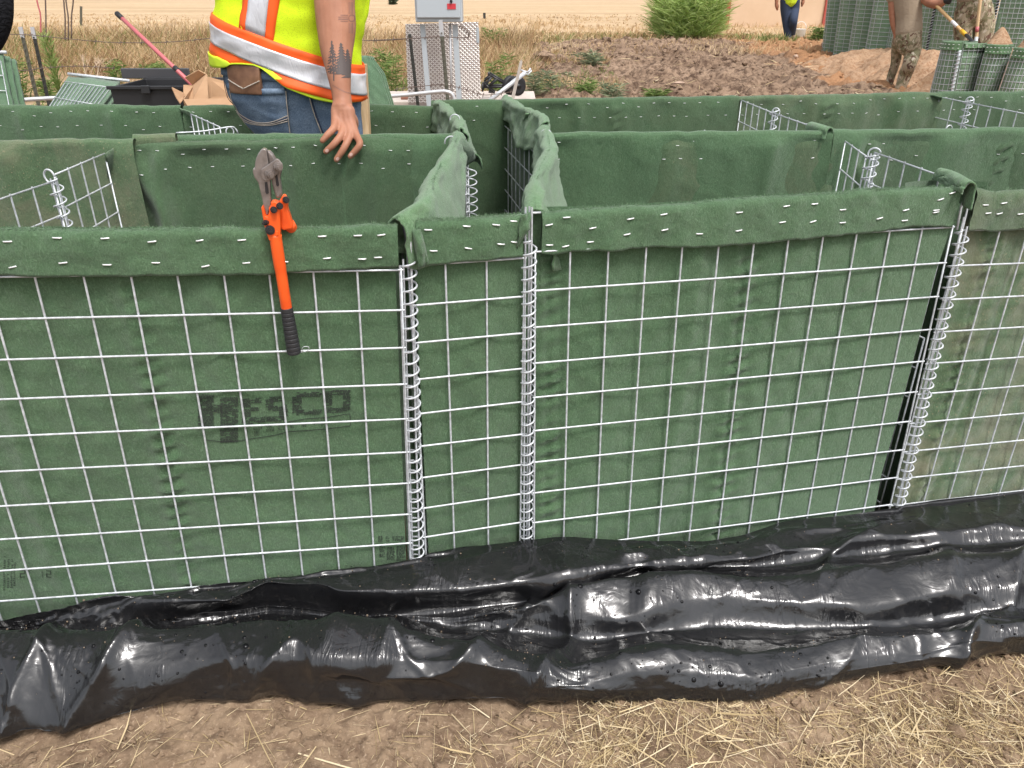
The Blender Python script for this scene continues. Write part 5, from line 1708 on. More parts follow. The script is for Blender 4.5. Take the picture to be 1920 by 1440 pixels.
p = PY(273, 168, YB_ - 0.02); mb = MB(); mb.box(p, (0.055, 0.02, 0.05)); bevel_obj(mb.build('latch', M['tote'], tb, smooth=False), 0.004)

# cardboard box
m = Mat('cardboard', rough=0.85, spec=0.2)
m.set('Base Color', m.mix(m.ramp(m.noise(5, 4), [(0.3, 0.0), (0.7, 1.0)]), (0.36, 0.21, 0.115), (0.46, 0.29, 0.17)))
m.bump(m.noise(9, 3, m.mapping(m.co, (1, 1, 12))), 0.15, 0.003)
M['card'] = m.m
cbx = thing('cardboard_box', 'torn open brown cardboard box with flaps up beside the black tote', 'cardboard box', tuple(PY(385, 200, 4.6) * [1, 1, 0] + [0, 0, float(zg(0, 4.6))]))


def card(name, pts, th=0.006):
    pts = [np.asarray(p, float) for p in pts]
    n = np.cross(pts[1] - pts[0], pts[2] - pts[0]); n /= np.linalg.norm(n)
    mb = MB(); mb.prism(pts, n, th)
    return mb.build(name, M['card'], cbx, smooth=False)


g0 = float(zg(0, 4.6))
e1, e2, e3, e4 = PY(344, 186, 4.55), PY(440, 184, 4.55), PY(440, 160, 4.95), PY(362, 160, 4.95)
dn = lambda p, zz=None: np.array([p[0], p[1], g0 if zz is None else zz])
card('side_panel', [e1, e2, dn(e2), dn(e1)]); card('side_panel', [e4, e3, dn(e3), dn(e4)]); card('side_panel', [e1, e4, dn(e4), dn(e1)]); card('side_panel', [e2, e3, dn(e3), dn(e2)])
card('flap', [PY(344, 187, 4.53), PY(441, 185, 4.53), PY(448, 202, 4.35), PY(352, 200, 4.35)])
card('flap', [PY(343, 188, 4.5), PY(346, 176, 4.75), PY(322, 164, 4.72), PY(330, 182, 4.5), PY(338, 194, 4.45)])
card('flap', [PY(362, 160, 4.96), PY(388, 139, 4.9), PY(390, 186, 4.6), PY(363, 187, 4.65)])
card('flap', [PY(362, 160, 4.97), PY(388, 140, 4.92), PY(372, 131, 4.9), PY(347, 145, 4.95)])
card('flap', [PY(344, 160, 4.96), PY(363, 160, 4.97), PY(363, 187, 4.7), PY(344, 187, 4.7)])
card('flap', [PY(389, 144, 4.95), PY(440, 158, 4.97), PY(442, 186, 4.9), PY(391, 186, 4.9)])

t = thing('fibreglass_pole', 'pinkish red pole with black grips leaning on the cardboard box', 'pole', tuple(PY(350, 150, 5.3)))
a, b = PY(220, 26, 5.7), PY(352, 151, 5.2)
mb = MB(); mb.tube([a, (a + b) / 2, b + (b - a) * 0.25], 0.0135, 10); mb.build('shaft', M['red_pole'], t)
d_ = (b - a) / np.linalg.norm(b - a)
mb = MB(); mb.tube([a - d_ * 0.005, a + d_ * 0.03, a + d_ * 0.065], [0.017, 0.0175, 0.016], 10); mb.build('grip', M['black_rubber'], t)
q_ = PY(331, 130, 5.28)
mb = MB(); mb.tube([q_ - d_ * 0.02, q_, q_ + d_ * 0.02], [0.0165, 0.017, 0.016], 10); mb.build('grip', M['black_rubber'], t)

# ------------------------------------------------------------------ building and far things
YW = 33.0
b0_, b1_ = PY(1362, 48, YW), PY(1543, 48, YW)
gz = float(zg(b0_[0], YW)) - 0.1
m = Mat('tan_stucco', rough=0.9); m.set('Base Color', m.mix(m.ramp(m.noise(1.2, 4), [(0.3, 0.0), (0.7, 1.0)]), (0.56, 0.40, 0.27), (0.62, 0.46, 0.32))); m.bump(m.noise(40, 3), 0.2, 0.01); M['stucco'] = m.m
M['red_trim'] = Mat('red_trim', (0.36, 0.07, 0.05), 0.6).m
bd = thing('building', 'plain tan building wall with red corner trim behind the walking man', 'building', ((b0_[0] + b1_[0]) / 2, YW, gz))
mb = MB(); mb.box(((b0_[0] + b1_[0]) / 2, YW + 2.5, gz + 1.6), (b1_[0] - b0_[0], 5.0, 3.2)); mb.build('wall', M['stucco'], bd, smooth=False)
for p in (b0_, b1_):
    mb = MB(); mb.box((p[0], YW - 0.02, gz + 1.6), (0.12, 0.14, 3.2)); mb.build('corner_trim', M['red_trim'], bd, smooth=False)
xm = (b0_[0] + b1_[0]) / 2; hw_ = (b1_[0] - b0_[0]) / 2 + 0.35
mb = MB(); mb.prism([(xm - hw_, YW - 0.3, gz + 3.2), (xm + hw_, YW - 0.3, gz + 3.2), (xm + hw_, YW + 2.5, gz + 4.1), (xm - hw_, YW + 2.5, gz + 4.1)], (0, -0.3, 0.95), 0.08); mb.prism([(xm - hw_, YW + 5.3, gz + 3.2), (xm + hw_, YW + 5.3, gz + 3.2), (xm + hw_, YW + 2.5, gz + 4.1), (xm - hw_, YW + 2.5, gz + 4.1)], (0, 0.3, 0.95), 0.08)
mb.build('roof', M['red_trim'], bd, smooth=False)
p = PY(1497, 78, 24.5)
bk = thing('bucket', 'white plastic bucket on the grass right of the walking man', 'bucket', tuple(p))
mb = MB(); ang = np.linspace(0, 2 * np.pi, 20, endpoint=False)
G = np.array([[p + [rr * math.cos(t_), rr * math.sin(t_), z] for rr, z in ((0.001, 0.0), (0.14, 0.0), (0.165, 0.33), (0.17, 0.335), (0.155, 0.335), (0.13, 0.02), (0.001, 0.02))] for t_ in ang]); mb.grid(G, closed_u=True); mb.build('pail', M['white_paint'], bk, fixn=True)
mb = MB(); th_ = np.linspace(0.1, math.pi - 0.1, 14); mb.tube([p + [0.17 * math.cos(q), 0, 0.33 + 0.2 * math.sin(q)] for q in th_], 0.008, 6); mb.build('handle', M['white_paint'], bk)

M['rock'] = Mat('tan_rock', rough=0.9).m
m = Mat('field_stone', rough=0.9); m.set('Base Color', m.mix(m.ramp(m.noise(6, 5), [(0.3, 0.0), (0.7, 1.0)]), (0.36, 0.24, 0.17), (0.54, 0.40, 0.31))); m.bump(m.noise(14, 4), 0.5, 0.02); M['rock'] = m.m


def rock(label, px, py, Y, r, seed, sq=(1, 0.9, 0.8), group=None):
    p = PY(px, py, Y)
    bm = bmesh.new(); bmesh.ops.create_icosphere(bm, subdivisions=3, radius=1)
    V = np.array([v.co for v in bm.verts])
    k = 1 + 0.16 * fbm(V[:, 0] * 1.3, V[:, 1] * 1.3, V[:, 2] * 1.3, seed, 3)
    V = np.round(V * 1.6) * 0.12 + V * 0.88
    V = V * k[:, None] * np.array(sq) * r + [0, 0, r * 0.45]
    for v, c in zip(bm.verts, V): v.co = c
    me = bpy.data.meshes.new('rock'); bm.to_mesh(me); bm.free(); me.materials.append(M['rock'])
    me.polygons.foreach_set('use_smooth', [True] * len(me.polygons))
    o = bpy.data.objects.new('rock', me); COL.objects.link(o); o.location = p
    return tag(o, label, 'rock', group)


rock('largest pale tan rock, at the foot of the tall basket wall', 1550, 88, 20.0, 0.13, 1, group='rocks on the soil')
rock('round pale rock on the orange soil between soldier and round baskets', 1741, 128, 14.2, 0.055, 2, group='rocks on the soil')
rock('pale stone on brown soil below the tall basket wall', 1610, 100, 17.5, 0.055, 3, group='rocks on the soil')
rock('small pale stone left in the brown soil under the walking man', 1492, 108, 17.5, 0.05, 4, group='rocks on the soil')
rock('flat white stone near the middle of the dug soil', 1272, 158, 13.0, 0.05, 5, (1.6, 0.8, 0.4), group='rocks on the soil')
rock('small stone on the orange soil left of the soldier', 1665, 128, 14.5, 0.035, 6, group='rocks on the soil')
# loose clods over the dug soil
r_ = np.random.default_rng(91)
mb = MB()
ico = bmesh.new(); bmesh.ops.create_icosphere(ico, subdivisions=1, radius=1); IV = np.array([v.co[:] for v in ico.verts]); IF = [[v.index for v in f.verts] for f in ico.faces]; ico.free()
for k in range(2600):
    Y = 10 + 12.5 * r_.uniform() ** 0.9; X = r_.uniform(0.5, 0.72 * Y)
    s_ = 0.018 * math.exp(r_.normal(0, 0.55)) * (Y / 13)
    mb.add(IV * (r_.uniform(0.6, 1.4, (len(IV), 1))) * [1.2 * s_, s_, 0.7 * s_] + [X, Y, float(0)], IF)
V = np.vstack(mb.v).reshape(2600, -1, 3); cx = V.mean(1)
zz = z_dirt(cx[:, 0], cx[:, 1]); V[..., 2] += (zz + 0.01)[:, None]; mb.v = [V.reshape(-1, 3)]
tag(mb.build('soil_clods', M['dirt'], smooth=False), kind='stuff')

# orange subsoil heaped round the filled baskets
def heap(name, label, cx, cy, rx, ry, h, seed, mat, n=90, z0=None):
    u, v = np.meshgrid(np.linspace(-1.25, 1.25, n), np.linspace(-1.25, 1.25, n), indexing='ij')
    X, Y = cx + u * rx, cy + v * ry
    d = np.sqrt(u * u + v * v) + 0.18 * fbm(u * 2, v * 2, 0, seed, 3)
    hz = h * (1 - smooth(0.0, 1.0, d)) ** 0.8
    Z = (zg(X, Y) if z0 is None else z0) - 0.06 + hz + (0.05 * np.abs(fbm(X * 3.5, Y * 3.5, 0, seed + 1, 3)) + 0.02 * fbm(X * 12, Y * 12, 0, seed + 2, 2)) * smooth(0, 0.1, hz)
    mb = MB(); mb.grid(np.stack([X, Y, Z], -1))
    return tag(mb.build(name, mat), kind='stuff')


m = Mat('orange_subsoil', rough=0.97, spec=0.1)
wc = m.world(); a_ = m.noise(2.5, 5, wc); b_ = m.noise(22, 5, wc, 0.4, 0.65)
c_ = m.mix(m.ramp(a_, [(0.3, 0.0), (0.7, 1.0)]), (0.32, 0.205, 0.125), (0.45, 0.305, 0.20)); c_ = m.mix(m.ramp(b_, [(0.35, 0.7), (0.55, 0.0)]), c_, (0.22, 0.11, 0.055)); m.set('Base Color', c_); m.bump(b_, 0.7, 0.03)
M['subsoil'] = m.m
p = PY(1715, 120, 15.0); heap('soil_heap', None, p[0], 15.2, 1.5, 1.3, 0.50, 5, M['subsoil'])
p = PY(1640, 95, 17.0); heap('soil_heap', None, p[0], 16.8, 1.6, 1.0, 0.35, 6, M['subsoil'])
p = PY(1760, 80, 14.2); heap('soil_heap', None, p[0], 14.4, 1.0, 0.8, 0.52, 7, M['subsoil'])


# tall wall of filled baskets, top right
def filled(label, e0, e1, Y0, Y1, ztop, bulge, seed, ncol, name='filled_basket', flap=0.14, zb=None, hinge=None, hinge_dark=False, group='earth filled baskets', mesh=0.0032, fill=None):
    """round sided basket packed with soil: (bottom px, top px) of its left and right edge"""
    A0, A1 = PY(*e0[0], Y0), PY(*e0[1], Y0)
    B0, B1 = PY(*e1[0], Y1), PY(*e1[1], Y1)

    def ext(lo, hi):
        g = float(zg(lo[0], lo[1])) - 0.05
        f = (lo - hi) / (hi[2] - lo[2])
        return lo + f * (lo[2] - g), hi - f * (ztop - hi[2])
    A0, A1 = ext(A0, A1); B0, B1 = ext(B0, B1)
    t = thing(name, label, 'filled basket', tuple((A0 + B0) / 2), group)
    nu, nv = max(20, ncol * 4), 46
    u, v = np.meshgrid(np.linspace(0, 1, nu), np.linspace(0, 1, nv), indexing='ij')
    w_ = np.linalg.norm(B0 - A0)
    along = (B0 - A0) / w_
    nn = np.array([along[1], -along[0], 0]); nn /= np.linalg.norm(nn)
    if nn[1] > 0: nn = -nn
    th = (u - 0.5) * np.pi
    bow = np.cos(th) ** 0.8
    S = A0 * ((1 - u) * (1 - v))[..., None] + B0 * (u * (1 - v))[..., None] + B1 * (u * v)[..., None] + A1 * ((1 - u) * v)[..., None]
    S0 = S + nn * (bulge * bow)[..., None]
    hh = ztop - A0[2]
    rows = max(3, int(hh / CELL))
    pil = 0.012 * np.abs(np.sin(np.pi * u * ncol)) ** 0.7 * np.abs(np.sin(np.pi * v * rows)) ** 0.7
    S1 = S0 + nn * (pil + 0.012 * fbm(u * 3, v * 4, 0, seed, 3) - 0.012)[..., None]
    mb = MB(); mb.grid(S1)
    back = S1[:, -1:] - nn * 0.5 * 0
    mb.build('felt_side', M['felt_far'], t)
    mb = MB()
    Q = lambda uu, vv: (lambda th_: A0 * (1 - uu) * (1 - vv) + B0 * uu * (1 - vv) + B1 * uu * vv + A1 * (1 - uu) * vv + nn * (bulge * math.cos(th_) ** 0.8 + 0.004))((uu - 0.5) * math.pi * 0.999)
    top = 1 - flap / hh
    for i in range(ncol + 1):
        mb.tube([Q(i / ncol, q) for q in np.linspace(0, top, 6)], mesh, 5, caps=False)
    for j in range(1, rows):
        if j / rows < top: mb.tube([Q(q, j / rows) for q in np.linspace(0.0, 1.0, 13)], mesh * 1.15, 5, caps=False)
    mb.build('wire_mesh', M['galv'], t)['kind'] = 'stuff'
    us = np.linspace(0, 1, 40)
    rowsF = []
    for k in range(9):
        vv = 1.0 - (flap / hh) * (k / 8)
        rowsF.append([Q(a_, min(vv, 1.0)) + nn * (0.014 + 0.008 * noise(a_ * 9, k * 0.3, 0, seed) + (0.008 if k > 6 else 0)) for a_ in us])
    inner = [[Q(a_, 1.0) - nn * 0.02 + [0, 0, 0.004] for a_ in us], [Q(a_, 1.0) - nn * 0.03 - [0, 0, 0.2] for a_ in us]]
    G = np.array(inner[::-1] + rowsF).transpose(1, 0, 2)
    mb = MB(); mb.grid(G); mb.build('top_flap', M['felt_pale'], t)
    r = np.random.default_rng(seed)
    sf = MB()
    for a_ in np.linspace(0.04, 0.96, max(4, ncol)):
        for k in (0.3, 0.75):
            sf.box(Q(a_, 1 - flap / hh * k) + nn * 0.026, (0.018, 0.006, 0.006))
    sf.build('staples', M['staple'], t, smooth=False)['kind'] = 'stuff'
    # back half so that it is a closed vessel, and its soil
    gb = S0[[0, -1]][:, [0, -1]]
    mb = MB()
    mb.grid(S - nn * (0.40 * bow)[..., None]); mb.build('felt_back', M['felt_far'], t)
    fz = ztop - (0.12 if fill is None else fill)
    uu, vv = np.meshgrid(np.linspace(0, 1, 30), np.linspace(0, 1, 30), indexing='ij')
    F = A1 * (1 - uu)[..., None] + B1 * uu[..., None] + nn * ((bulge * np.cos((uu - .5) * np.pi) ** 0.8 - 0.02) * (1 - vv) - 0.38 * np.cos((uu - .5) * np.pi) ** 0.8 * vv)[..., None]
    F[..., 2] = fz + 0.05 * fbm(F[..., 0] * 4, F[..., 1] * 4, 0, seed, 3) + 0.14 * np.sin(np.pi * vv) * np.sin(np.pi * uu)
    mb = MB(); mb.grid(F); mb.build('soil_fill', M['subsoil'], t)
    if hinge:
        a_, b_ = Q(hinge, top), Q(hinge, 0.02)
        mb = MB(); mb.tube([Q(hinge, q) + nn * 0.012 for q in np.linspace(0, top, 8)], 0.016, 6); mb.build('hinge_gap', M['black_rubber'] if hinge_dark else M['galv'], t)
        coil(t, a_ + nn * 0.02, b_ + nn * 0.02, 0.028, 0.05, 0.005)
    return t


TG = 'tall wall of filled baskets'
names = ['leftmost bulging column of the tall filled basket wall', 'second bulging column from the left in the tall filled wall', 'third bulging column from the left in the tall filled wall', 'fourth bulging column, just left of the soldier in tan shirt']
ed = [((1551, 79), (1561, 0)), ((1572, 79), (1582, 0)), ((1599, 79), (1612, 0)), ((1630, 79), (1644, 0)), ((1664, 79), (1680, 0))]
Ys = [19.5, 19.0, 18.4, 17.8, 17.2]
for k in range(4):
    filled(names[k], ed[k], ed[k + 1], Ys[k], Ys[k + 1], 1.75, 0.22, 200 + k, 5, group=TG, mesh=0.0042)
filled('flat faced filled basket behind the soldier, ending at the dark hinge line', ((1664, 79), (1680, 0)), ((1742, 78), (1757, 0)), 17.2, 16.0, 1.75, 0.10, 210, 12, group=TG, hinge=0.999, hinge_dark=True, mesh=0.0038)
filled('flat faced filled basket between the two dark hinge lines', ((1742, 78), (1757, 0)), ((1855, 82), (1874, 0)), 16.0, 15.0, 1.75, 0.06, 211, 12, group=TG, hinge=0.999, hinge_dark=True, mesh=0.0036)
filled('flat faced filled basket at the top right picture corner', ((1858, 82), (1877, 0)), ((1975, 86), (1998, 0)), 15.0, 14.4, 1.75, 0.05, 212, 12, group=TG, mesh=0.0036)

RG = 'round filled baskets on the right'
filled('round basket with crumpled rim on which the shovel blade rests', ((1745, 172), (1769, 82)), ((1787, 176), (1803, 96)), 11.6, 11.2, 0.62, 0.12, 220, 8, group=RG, hinge=0.985, mesh=0.0036, flap=0.10, fill=0.25)
filled('quilted dark green basket side right of the zigzag hinge', ((1790, 176), (1805, 96)), ((1824, 178), (1846, 98)), 11.2, 11.3, 0.60, 0.03, 221, 5, group=RG, mesh=0.0034, flap=0.05, fill=0.22)
filled('dusty round basket with stapled rim, second from the right edge', ((1824, 178), (1846, 96)), ((1868, 180), (1894, 104)), 11.1, 11.0, 0.60, 0.10, 222, 8, group=RG, mesh=0.0036, flap=0.11, fill=-0.02)
filled('round basket with frayed rim at the right picture edge', ((1870, 180), (1896, 104)), ((1925, 184), (1950, 112)), 10.8, 10.6, 0.58, 0.10, 223, 8, group=RG, mesh=0.0036, flap=0.12, fill=0.02)
p = PY(1890, 92, 12.3); heap('soil_heap', None, p[0] + 0.3, 12.35, 2.0, 0.75, 0.72, 8, M['subsoil'])
# ------------------------------------------------------------------ people
M['hivis'] = None
m = Mat('hivis_mesh_cloth', (0.62, 0.80, 0.02), 0.75, spec=0.2)
h_x = m.vor(330, m.world(), 'F1')
m.set('Base Color', m.mix(m.ramp(h_x, [(0.18, 0.75), (0.34, 0.0)]), (0.66, 0.86, 0.02), (0.30, 0.42, 0.015)))
m.bump(m.noise(14, 3, m.world()), 0.3, 0.01)
M['hivis'] = m.m
M['hivis_plain'] = Mat('hivis_binding', (0.64, 0.84, 0.03), 0.7).m
m = Mat('orange_tape', (0.95, 0.12, 0.01), 0.6); M['orange_tape'] = m.m
m = Mat('reflective_tape', (0.66, 0.66, 0.69), 0.35, 0.25)
cr = m.noise(60, 4, m.mapping(m.world(), (1, 1, 0.25)), 2.0, 0.6)
m.set('Base Color', m.mix(m.ramp(cr, [(0.30, 0.7), (0.42, 0.0)]), (0.68, 0.68, 0.71), (0.42, 0.42, 0.46))); m.bump(cr, 0.35, 0.004)
M['reflective'] = m.m
m = Mat('denim', rough=0.9, spec=0.15)
wv_ = m.noise(650, 2, m.mapping(m.world(), (1, 1, 0.3))); fd = m.noise(9, 4, m.world(), 0.4); f2 = m.noise(55, 4, m.mapping(m.world(), (1, 1, 2.2)), 0.8)
c_ = m.mix(m.ramp(fd, [(0.34, 0.0), (0.68, 1.0)]), (0.105, 0.155, 0.230), (0.245, 0.320, 0.415))
c_ = m.mix(m.ramp(f2, [(0.5, 0.0), (0.75, 0.5)]), c_, (0.27, 0.345, 0.44)); c_ = m.mix(m.ramp(wv_, [(0.35, 0.5), (0.6, 0.0)]), c_, (0.035, 0.055, 0.10))
m.set('Base Color', c_); m.bump(wv_, 0.3, 0.001); M['denim'] = m.m
M['denim_dark'] = Mat('dark_denim', (0.030, 0.045, 0.085), 0.9).m
M['thread'] = Mat('pale_thread', (0.46, 0.40, 0.34), 0.8).m
m = Mat('skin', rough=0.55, spec=0.35)
s1 = m.noise(14, 4, m.world()); s2 = m.noise(190, 3, m.world())
c_ = m.mix(m.ramp(s1, [(0.32, 0.0), (0.7, 1.0)]), (0.32, 0.138, 0.080), (0.425, 0.200, 0.122)); c_ = m.mix(m.ramp(s2, [(0.55, 0.0), (0.75, 0.35)]), c_, (0.33, 0.13, 0.09))
m.set('Base Color', c_); m.set('Subsurface Weight', 0.08); m.set('Subsurface Radius', (0.01, 0.004, 0.002)); m.bump(s2, 0.25, 0.0012); M['skin'] = m.m
M['nail'] = Mat('fingernail', (0.60, 0.38, 0.32), 0.35).m
M['ink'] = Mat('tattoo_ink', (0.085, 0.065, 0.06), 0.6).m
M['ink_pale'] = Mat('faded_tattoo_ink', (0.23, 0.115, 0.085), 0.6).m
m = Mat('brown_leather', rough=0.5); m.set('Base Color', m.mix(m.ramp(m.noise(30, 4), [(0.3, 0.0), (0.7, 1.0)]), (0.13, 0.06, 0.035), (0.26, 0.135, 0.075))); M['leather'] = m.m
m = Mat('black_cloth', (0.012, 0.012, 0.014), 0.95, spec=0.1); m.bump(m.noise(22, 4, m.mapping(m.world(), (1, 1, 2.2)), 1.0), 0.8, 0.03); M['black_cloth'] = m.m
m = Mat('tan_cotton', (0.36, 0.285, 0.205), 0.9); m.bump(m.noise(30, 3, m.mapping(m.world(), (1, 1, 3))), 0.5, 0.02); M['tan_shirt'] = m.m
m = Mat('camouflage', rough=0.9, spec=0.1)
wc = m.mapping(m.world(), (1, 1, 0.75)); q1, q2, q3 = m.noise(11, 3, wc, 0.8), m.noise(16, 3, m.mapping(wc, loc=(3, 1, 7)), 0.9), m.noise(24, 3, m.mapping(wc, loc=(9, 4, 2)), 0.6)
c_ = m.mix(m.ramp(q1, [(0.46, 0.0), (0.54, 1.0)]), (0.40, 0.335, 0.24), (0.215, 0.20, 0.12))
c_ = m.mix(m.ramp(q2, [(0.57, 0.0), (0.61, 1.0)]), c_, (0.145, 0.085, 0.062)); c_ = m.mix(m.ramp(q3, [(0.60, 0.0), (0.65, 1.0)]), c_, (0.58, 0.51, 0.41))
m.set('Base Color', c_); m.bump(m.noise(25, 3, m.world()), 0.4, 0.02); M['camo'] = m.m
M['boot'] = Mat('tan_boot_suede', (0.20, 0.135, 0.085), 0.9).m
M['hair'] = Mat('dark_hair', (0.03, 0.02, 0.015), 0.7).m


def dpth(py, Y): return Y / (CP - (py - 720) / FPX * SP)


def limb(mb, pts, seg=12, n=None):
    """pts: (px, py, Y, radius px) -> tapering limb"""
    P = np.array([PY(a, b, c) for a, b, c, d in pts]); r = np.array([d * dpth(b, c) / FPX for a, b, c, d in pts])
    n = n or len(pts) * 5
    Q = catmull(np.column_stack([P, r]), n)
    mb.tube(Q[:, :3], np.maximum(Q[:, 3], 0.002), seg)
    for e in (0, -1):                       # rounded ends
        bm = bmesh.new(); bmesh.ops.create_uvsphere(bm, u_segments=10, v_segments=6, radius=max(Q[e, 3], 0.002) * 0.995)
        V = np.array([v.co[:] for v in bm.verts]) + Q[e, :3]; F = [[v.index for v in f.verts] for f in bm.faces]; bm.free()
        mb.add(V, F)
    return Q


def ellsphere(mb, c, r):
    bm = bmesh.new(); bmesh.ops.create_uvsphere(bm, u_segments=18, v_segments=12, radius=1)
    V = np.array([v.co[:] for v in bm.verts]) * np.asarray(r) + np.asarray(c); F = [[v.index for v in f.verts] for f in bm.faces]; bm.free()
    mb.add(V, F)


def head(mb, hair, c, face=(0, 1, 0), s=1.0):
    """head with brow, nose, mouth, chin and ears; hair cap collected separately"""
    c = np.asarray(c, float); f = np.asarray(face, float); f /= np.linalg.norm(f); side = np.cross(f, [0, 0, 1.0])
    ellsphere(mb, c, (0.078 * s, 0.096 * s, 0.115 * s)); ellsphere(mb, c + f * 0.035 * s - [0, 0, 0.07 * s], (0.055 * s, 0.058 * s, 0.055 * s))
    mb.tube([c + f * 0.088 * s + [0, 0, 0.02 * s], c + f * 0.105 * s, c + f * 0.115 * s - [0, 0, 0.02 * s]], [0.010 * s, 0.013 * s, 0.017 * s], 8)
    for k in (-1, 1):
        ellsphere(mb, c + side * k * 0.080 * s - [0, 0, 0.005], (0.012 * s, 0.022 * s, 0.032 * s)); ellsphere(mb, c + f * 0.086 * s + side * k * 0.03 * s + [0, 0, 0.022 * s], (0.018 * s, 0.012 * s, 0.008 * s))
    mb.tube([c + f * 0.088 * s + side * 0.022 * s - [0, 0, 0.055 * s], c + f * 0.097 * s - [0, 0, 0.055 * s], c + f * 0.088 * s - side * 0.022 * s - [0, 0, 0.055 * s]], 0.007 * s, 6)
    ellsphere(hair, c - f * 0.012 * s + [0, 0, 0.022 * s], (0.085 * s, 0.100 * s, 0.108 * s))


# ---- the man in the vest
YW_ = 2.52
TT = np.array([(-330, 590, 60), (-300, 588, 128), (-200, 572, 155), (-100, 556, 146), (0, 548, 139), (60, 542, 134), (100, 539, 131), (150, 542, 131), (200, 552, 126), (260, 570, 120)], float)
JJ = np.array([(96, 537, 116), (118, 541, 122), (135, 545, 125), (160, 549, 124), (180, 553.5, 122), (205, 562, 113), (225, 572, 105), (250, 584, 95), (300, 596, 92)], float)


def sect(T, phi, y, off=0.0, ry=0.70):
    c, w_ = np.interp(y, T[:, 0], T[:, 1]), np.interp(y, T[:, 0], T[:, 2])
    d = YW_ / (CP - (y - 720) / FPX * SP); s = d / FPX
    x0 = (c - 960) * s; v = (y - 720) / FPX
    Z = H - d * (SP + v * CP)
    rx, r2 = w_ * s + off, w_ * s * ry + off
    wr = 0.0035 * fbm(phi * 2.2, y * 0.03, 0, 301, 3) + 0.006 * fbm(phi * 1.1 + y * 0.01, y * 0.018, 0, 302, 2) * (1 if T is TT else 0.5)
    return np.stack([x0 + (rx + wr) * np.cos(phi), YW_ - (r2 + wr) * np.sin(phi), Z], -1)


def face_pt(T, x, y, off):
    x, y = np.broadcast_arrays(np.asarray(x, float), np.asarray(y, float))
    c, w_ = np.interp(y, T[:, 0], T[:, 1]), np.interp(y, T[:, 0], T[:, 2])
    return sect(T, np.arccos(np.clip((x - c) / w_, -0.985, 0.985)), y, off)


def xs_of(T, phi, y): return np.interp(y, T[:, 0], T[:, 1]) + np.interp(y, T[:, 0], T[:, 2]) * np.cos(phi)


wk = thing('person', 'man in orange banded lime vest and jeans, tattooed arm resting on the basket wall', 'person', (PY(575, 400, YW_)[0], YW_, 0.0))
PH = np.linspace(0, 2 * np.pi, 120, endpoint=False)
hem = lambda x: np.interp(x, [380, 409, 425, 445, 457, 466, 485, 508, 520, 530, 560, 600, 625, 668, 690, 720], [112, 117, 121, 120, 118, 112, 111.5, 113, 118, 126, 152, 173, 181, 186, 178, 172])
# vest shell
tt = np.linspace(0, 1, 60)
G = np.zeros((len(PH), 60, 3))
for i, ph in enumerate(PH):
    yh = hem(xs_of(TT, ph, 140.0))
    yv = -325 + (yh + 325) * tt
    G[i] = sect(TT, np.full(60, ph), yv, 0.004 + 0.006 * tt ** 6)
mb = MB(); mb.grid(G, closed_u=True)
vest = mb.build('vest', M['hivis'], wk); mo = vest.modifiers.new('thick', 'SOLIDIFY'); mo.thickness = 0.004; mo.offset = -1


def band(name, ytop, ybot, off, mat, parent, phs=PH, closed=True, n=10):
    G = np.zeros((len(phs), n, 3))
    for i, ph in enumerate(phs):
        x = xs_of(TT, ph, 90.0)
        a, b = ytop(x), ybot(x)
        b = min(b, hem(xs_of(TT, ph, 140.0)) + 1.0)
        a = min(a, b - 0.2)
        G[i] = sect(TT, np.full(n, ph), np.linspace(a, b, n), off + 0.006 * np.clip((np.linspace(a, b, n) + 325) / 440, 0, 1.1) ** 6)
    mb = MB(); mb.grid(G, closed_u=closed)
    o = mb.build(name, mat, parent)
    mo = o.modifiers.new('thick', 'SOLIDIFY'); mo.thickness = 0.0015; mo.offset = 0
    return o


sl_ = lambda y0, y1, x0=407.0, x1=608.0: (lambda x: y0 + (y1 - y0) * (x - x0) / (x1 - x0))
band('orange_band', sl_(21, 97), sl_(94, 171), 0.0075, M['orange_tape'], vest)
band('reflective_band', sl_(38, 114), sl_(71, 152), 0.0105, M['reflective'], vest)
# binding along the hem
G = np.zeros((len(PH), 6, 3))
for i, ph in enumerate(PH):
    x = xs_of(TT, ph, 140.0); yh = hem(x)
    wd = np.interp(x, [400, 440, 458, 464, 520, 535, 600, 640], [24, 19, 10, 1, 1, 9, 11, 12])
    G[i] = sect(TT, np.full(6, ph), np.linspace(yh - wd, yh + 1.5, 6), 0.0165)
mb = MB(); mb.grid(G, closed_u=True); o = mb.build('hem_binding', M['hivis_plain'], vest); mo = o.modifiers.new('thick', 'SOLIDIFY'); mo.thickness = 0.004; mo.offset = -1


def strip_v(name, xl, xr, y0, y1, off, mat, parent, T=TT, n=8, m=24):
    G = np.zeros((m, n, 3))
    for j in range(n):
        f = j / (n - 1)
        y = np.linspace(y0, y1 if not callable(y1) else 0, m)
        xa = np.array([xl(q) * (1 - f) + xr(q) * f for q in y])
        if callable(y1): y = np.linspace(0, 1, m) * (y1(xa[-1]) - y0) + y0; xa = np.array([xl(q) * (1 - f) + xr(q) * f for q in y])
        G[:, j] = face_pt(T, xa, y, off)
    mb = MB(); mb.grid(G)
    o = mb.build(name, mat, parent); mo = o.modifiers.new('thick', 'SOLIDIFY'); mo.thickness = 0.0015; mo.offset = 0
    return o


strip_v('orange_back_strip', lambda y: 483 - 0.06 * y, lambda y: 551 - 0.16 * y, -250, sl_(24, 100), 0.0070, M['orange_tape'], vest)
strip_v('reflective_back_strip', lambda y: 496 - 0.06 * y, lambda y: 533 - 0.12 * y, -250, sl_(20, 96), 0.0095, M['reflective'], vest)

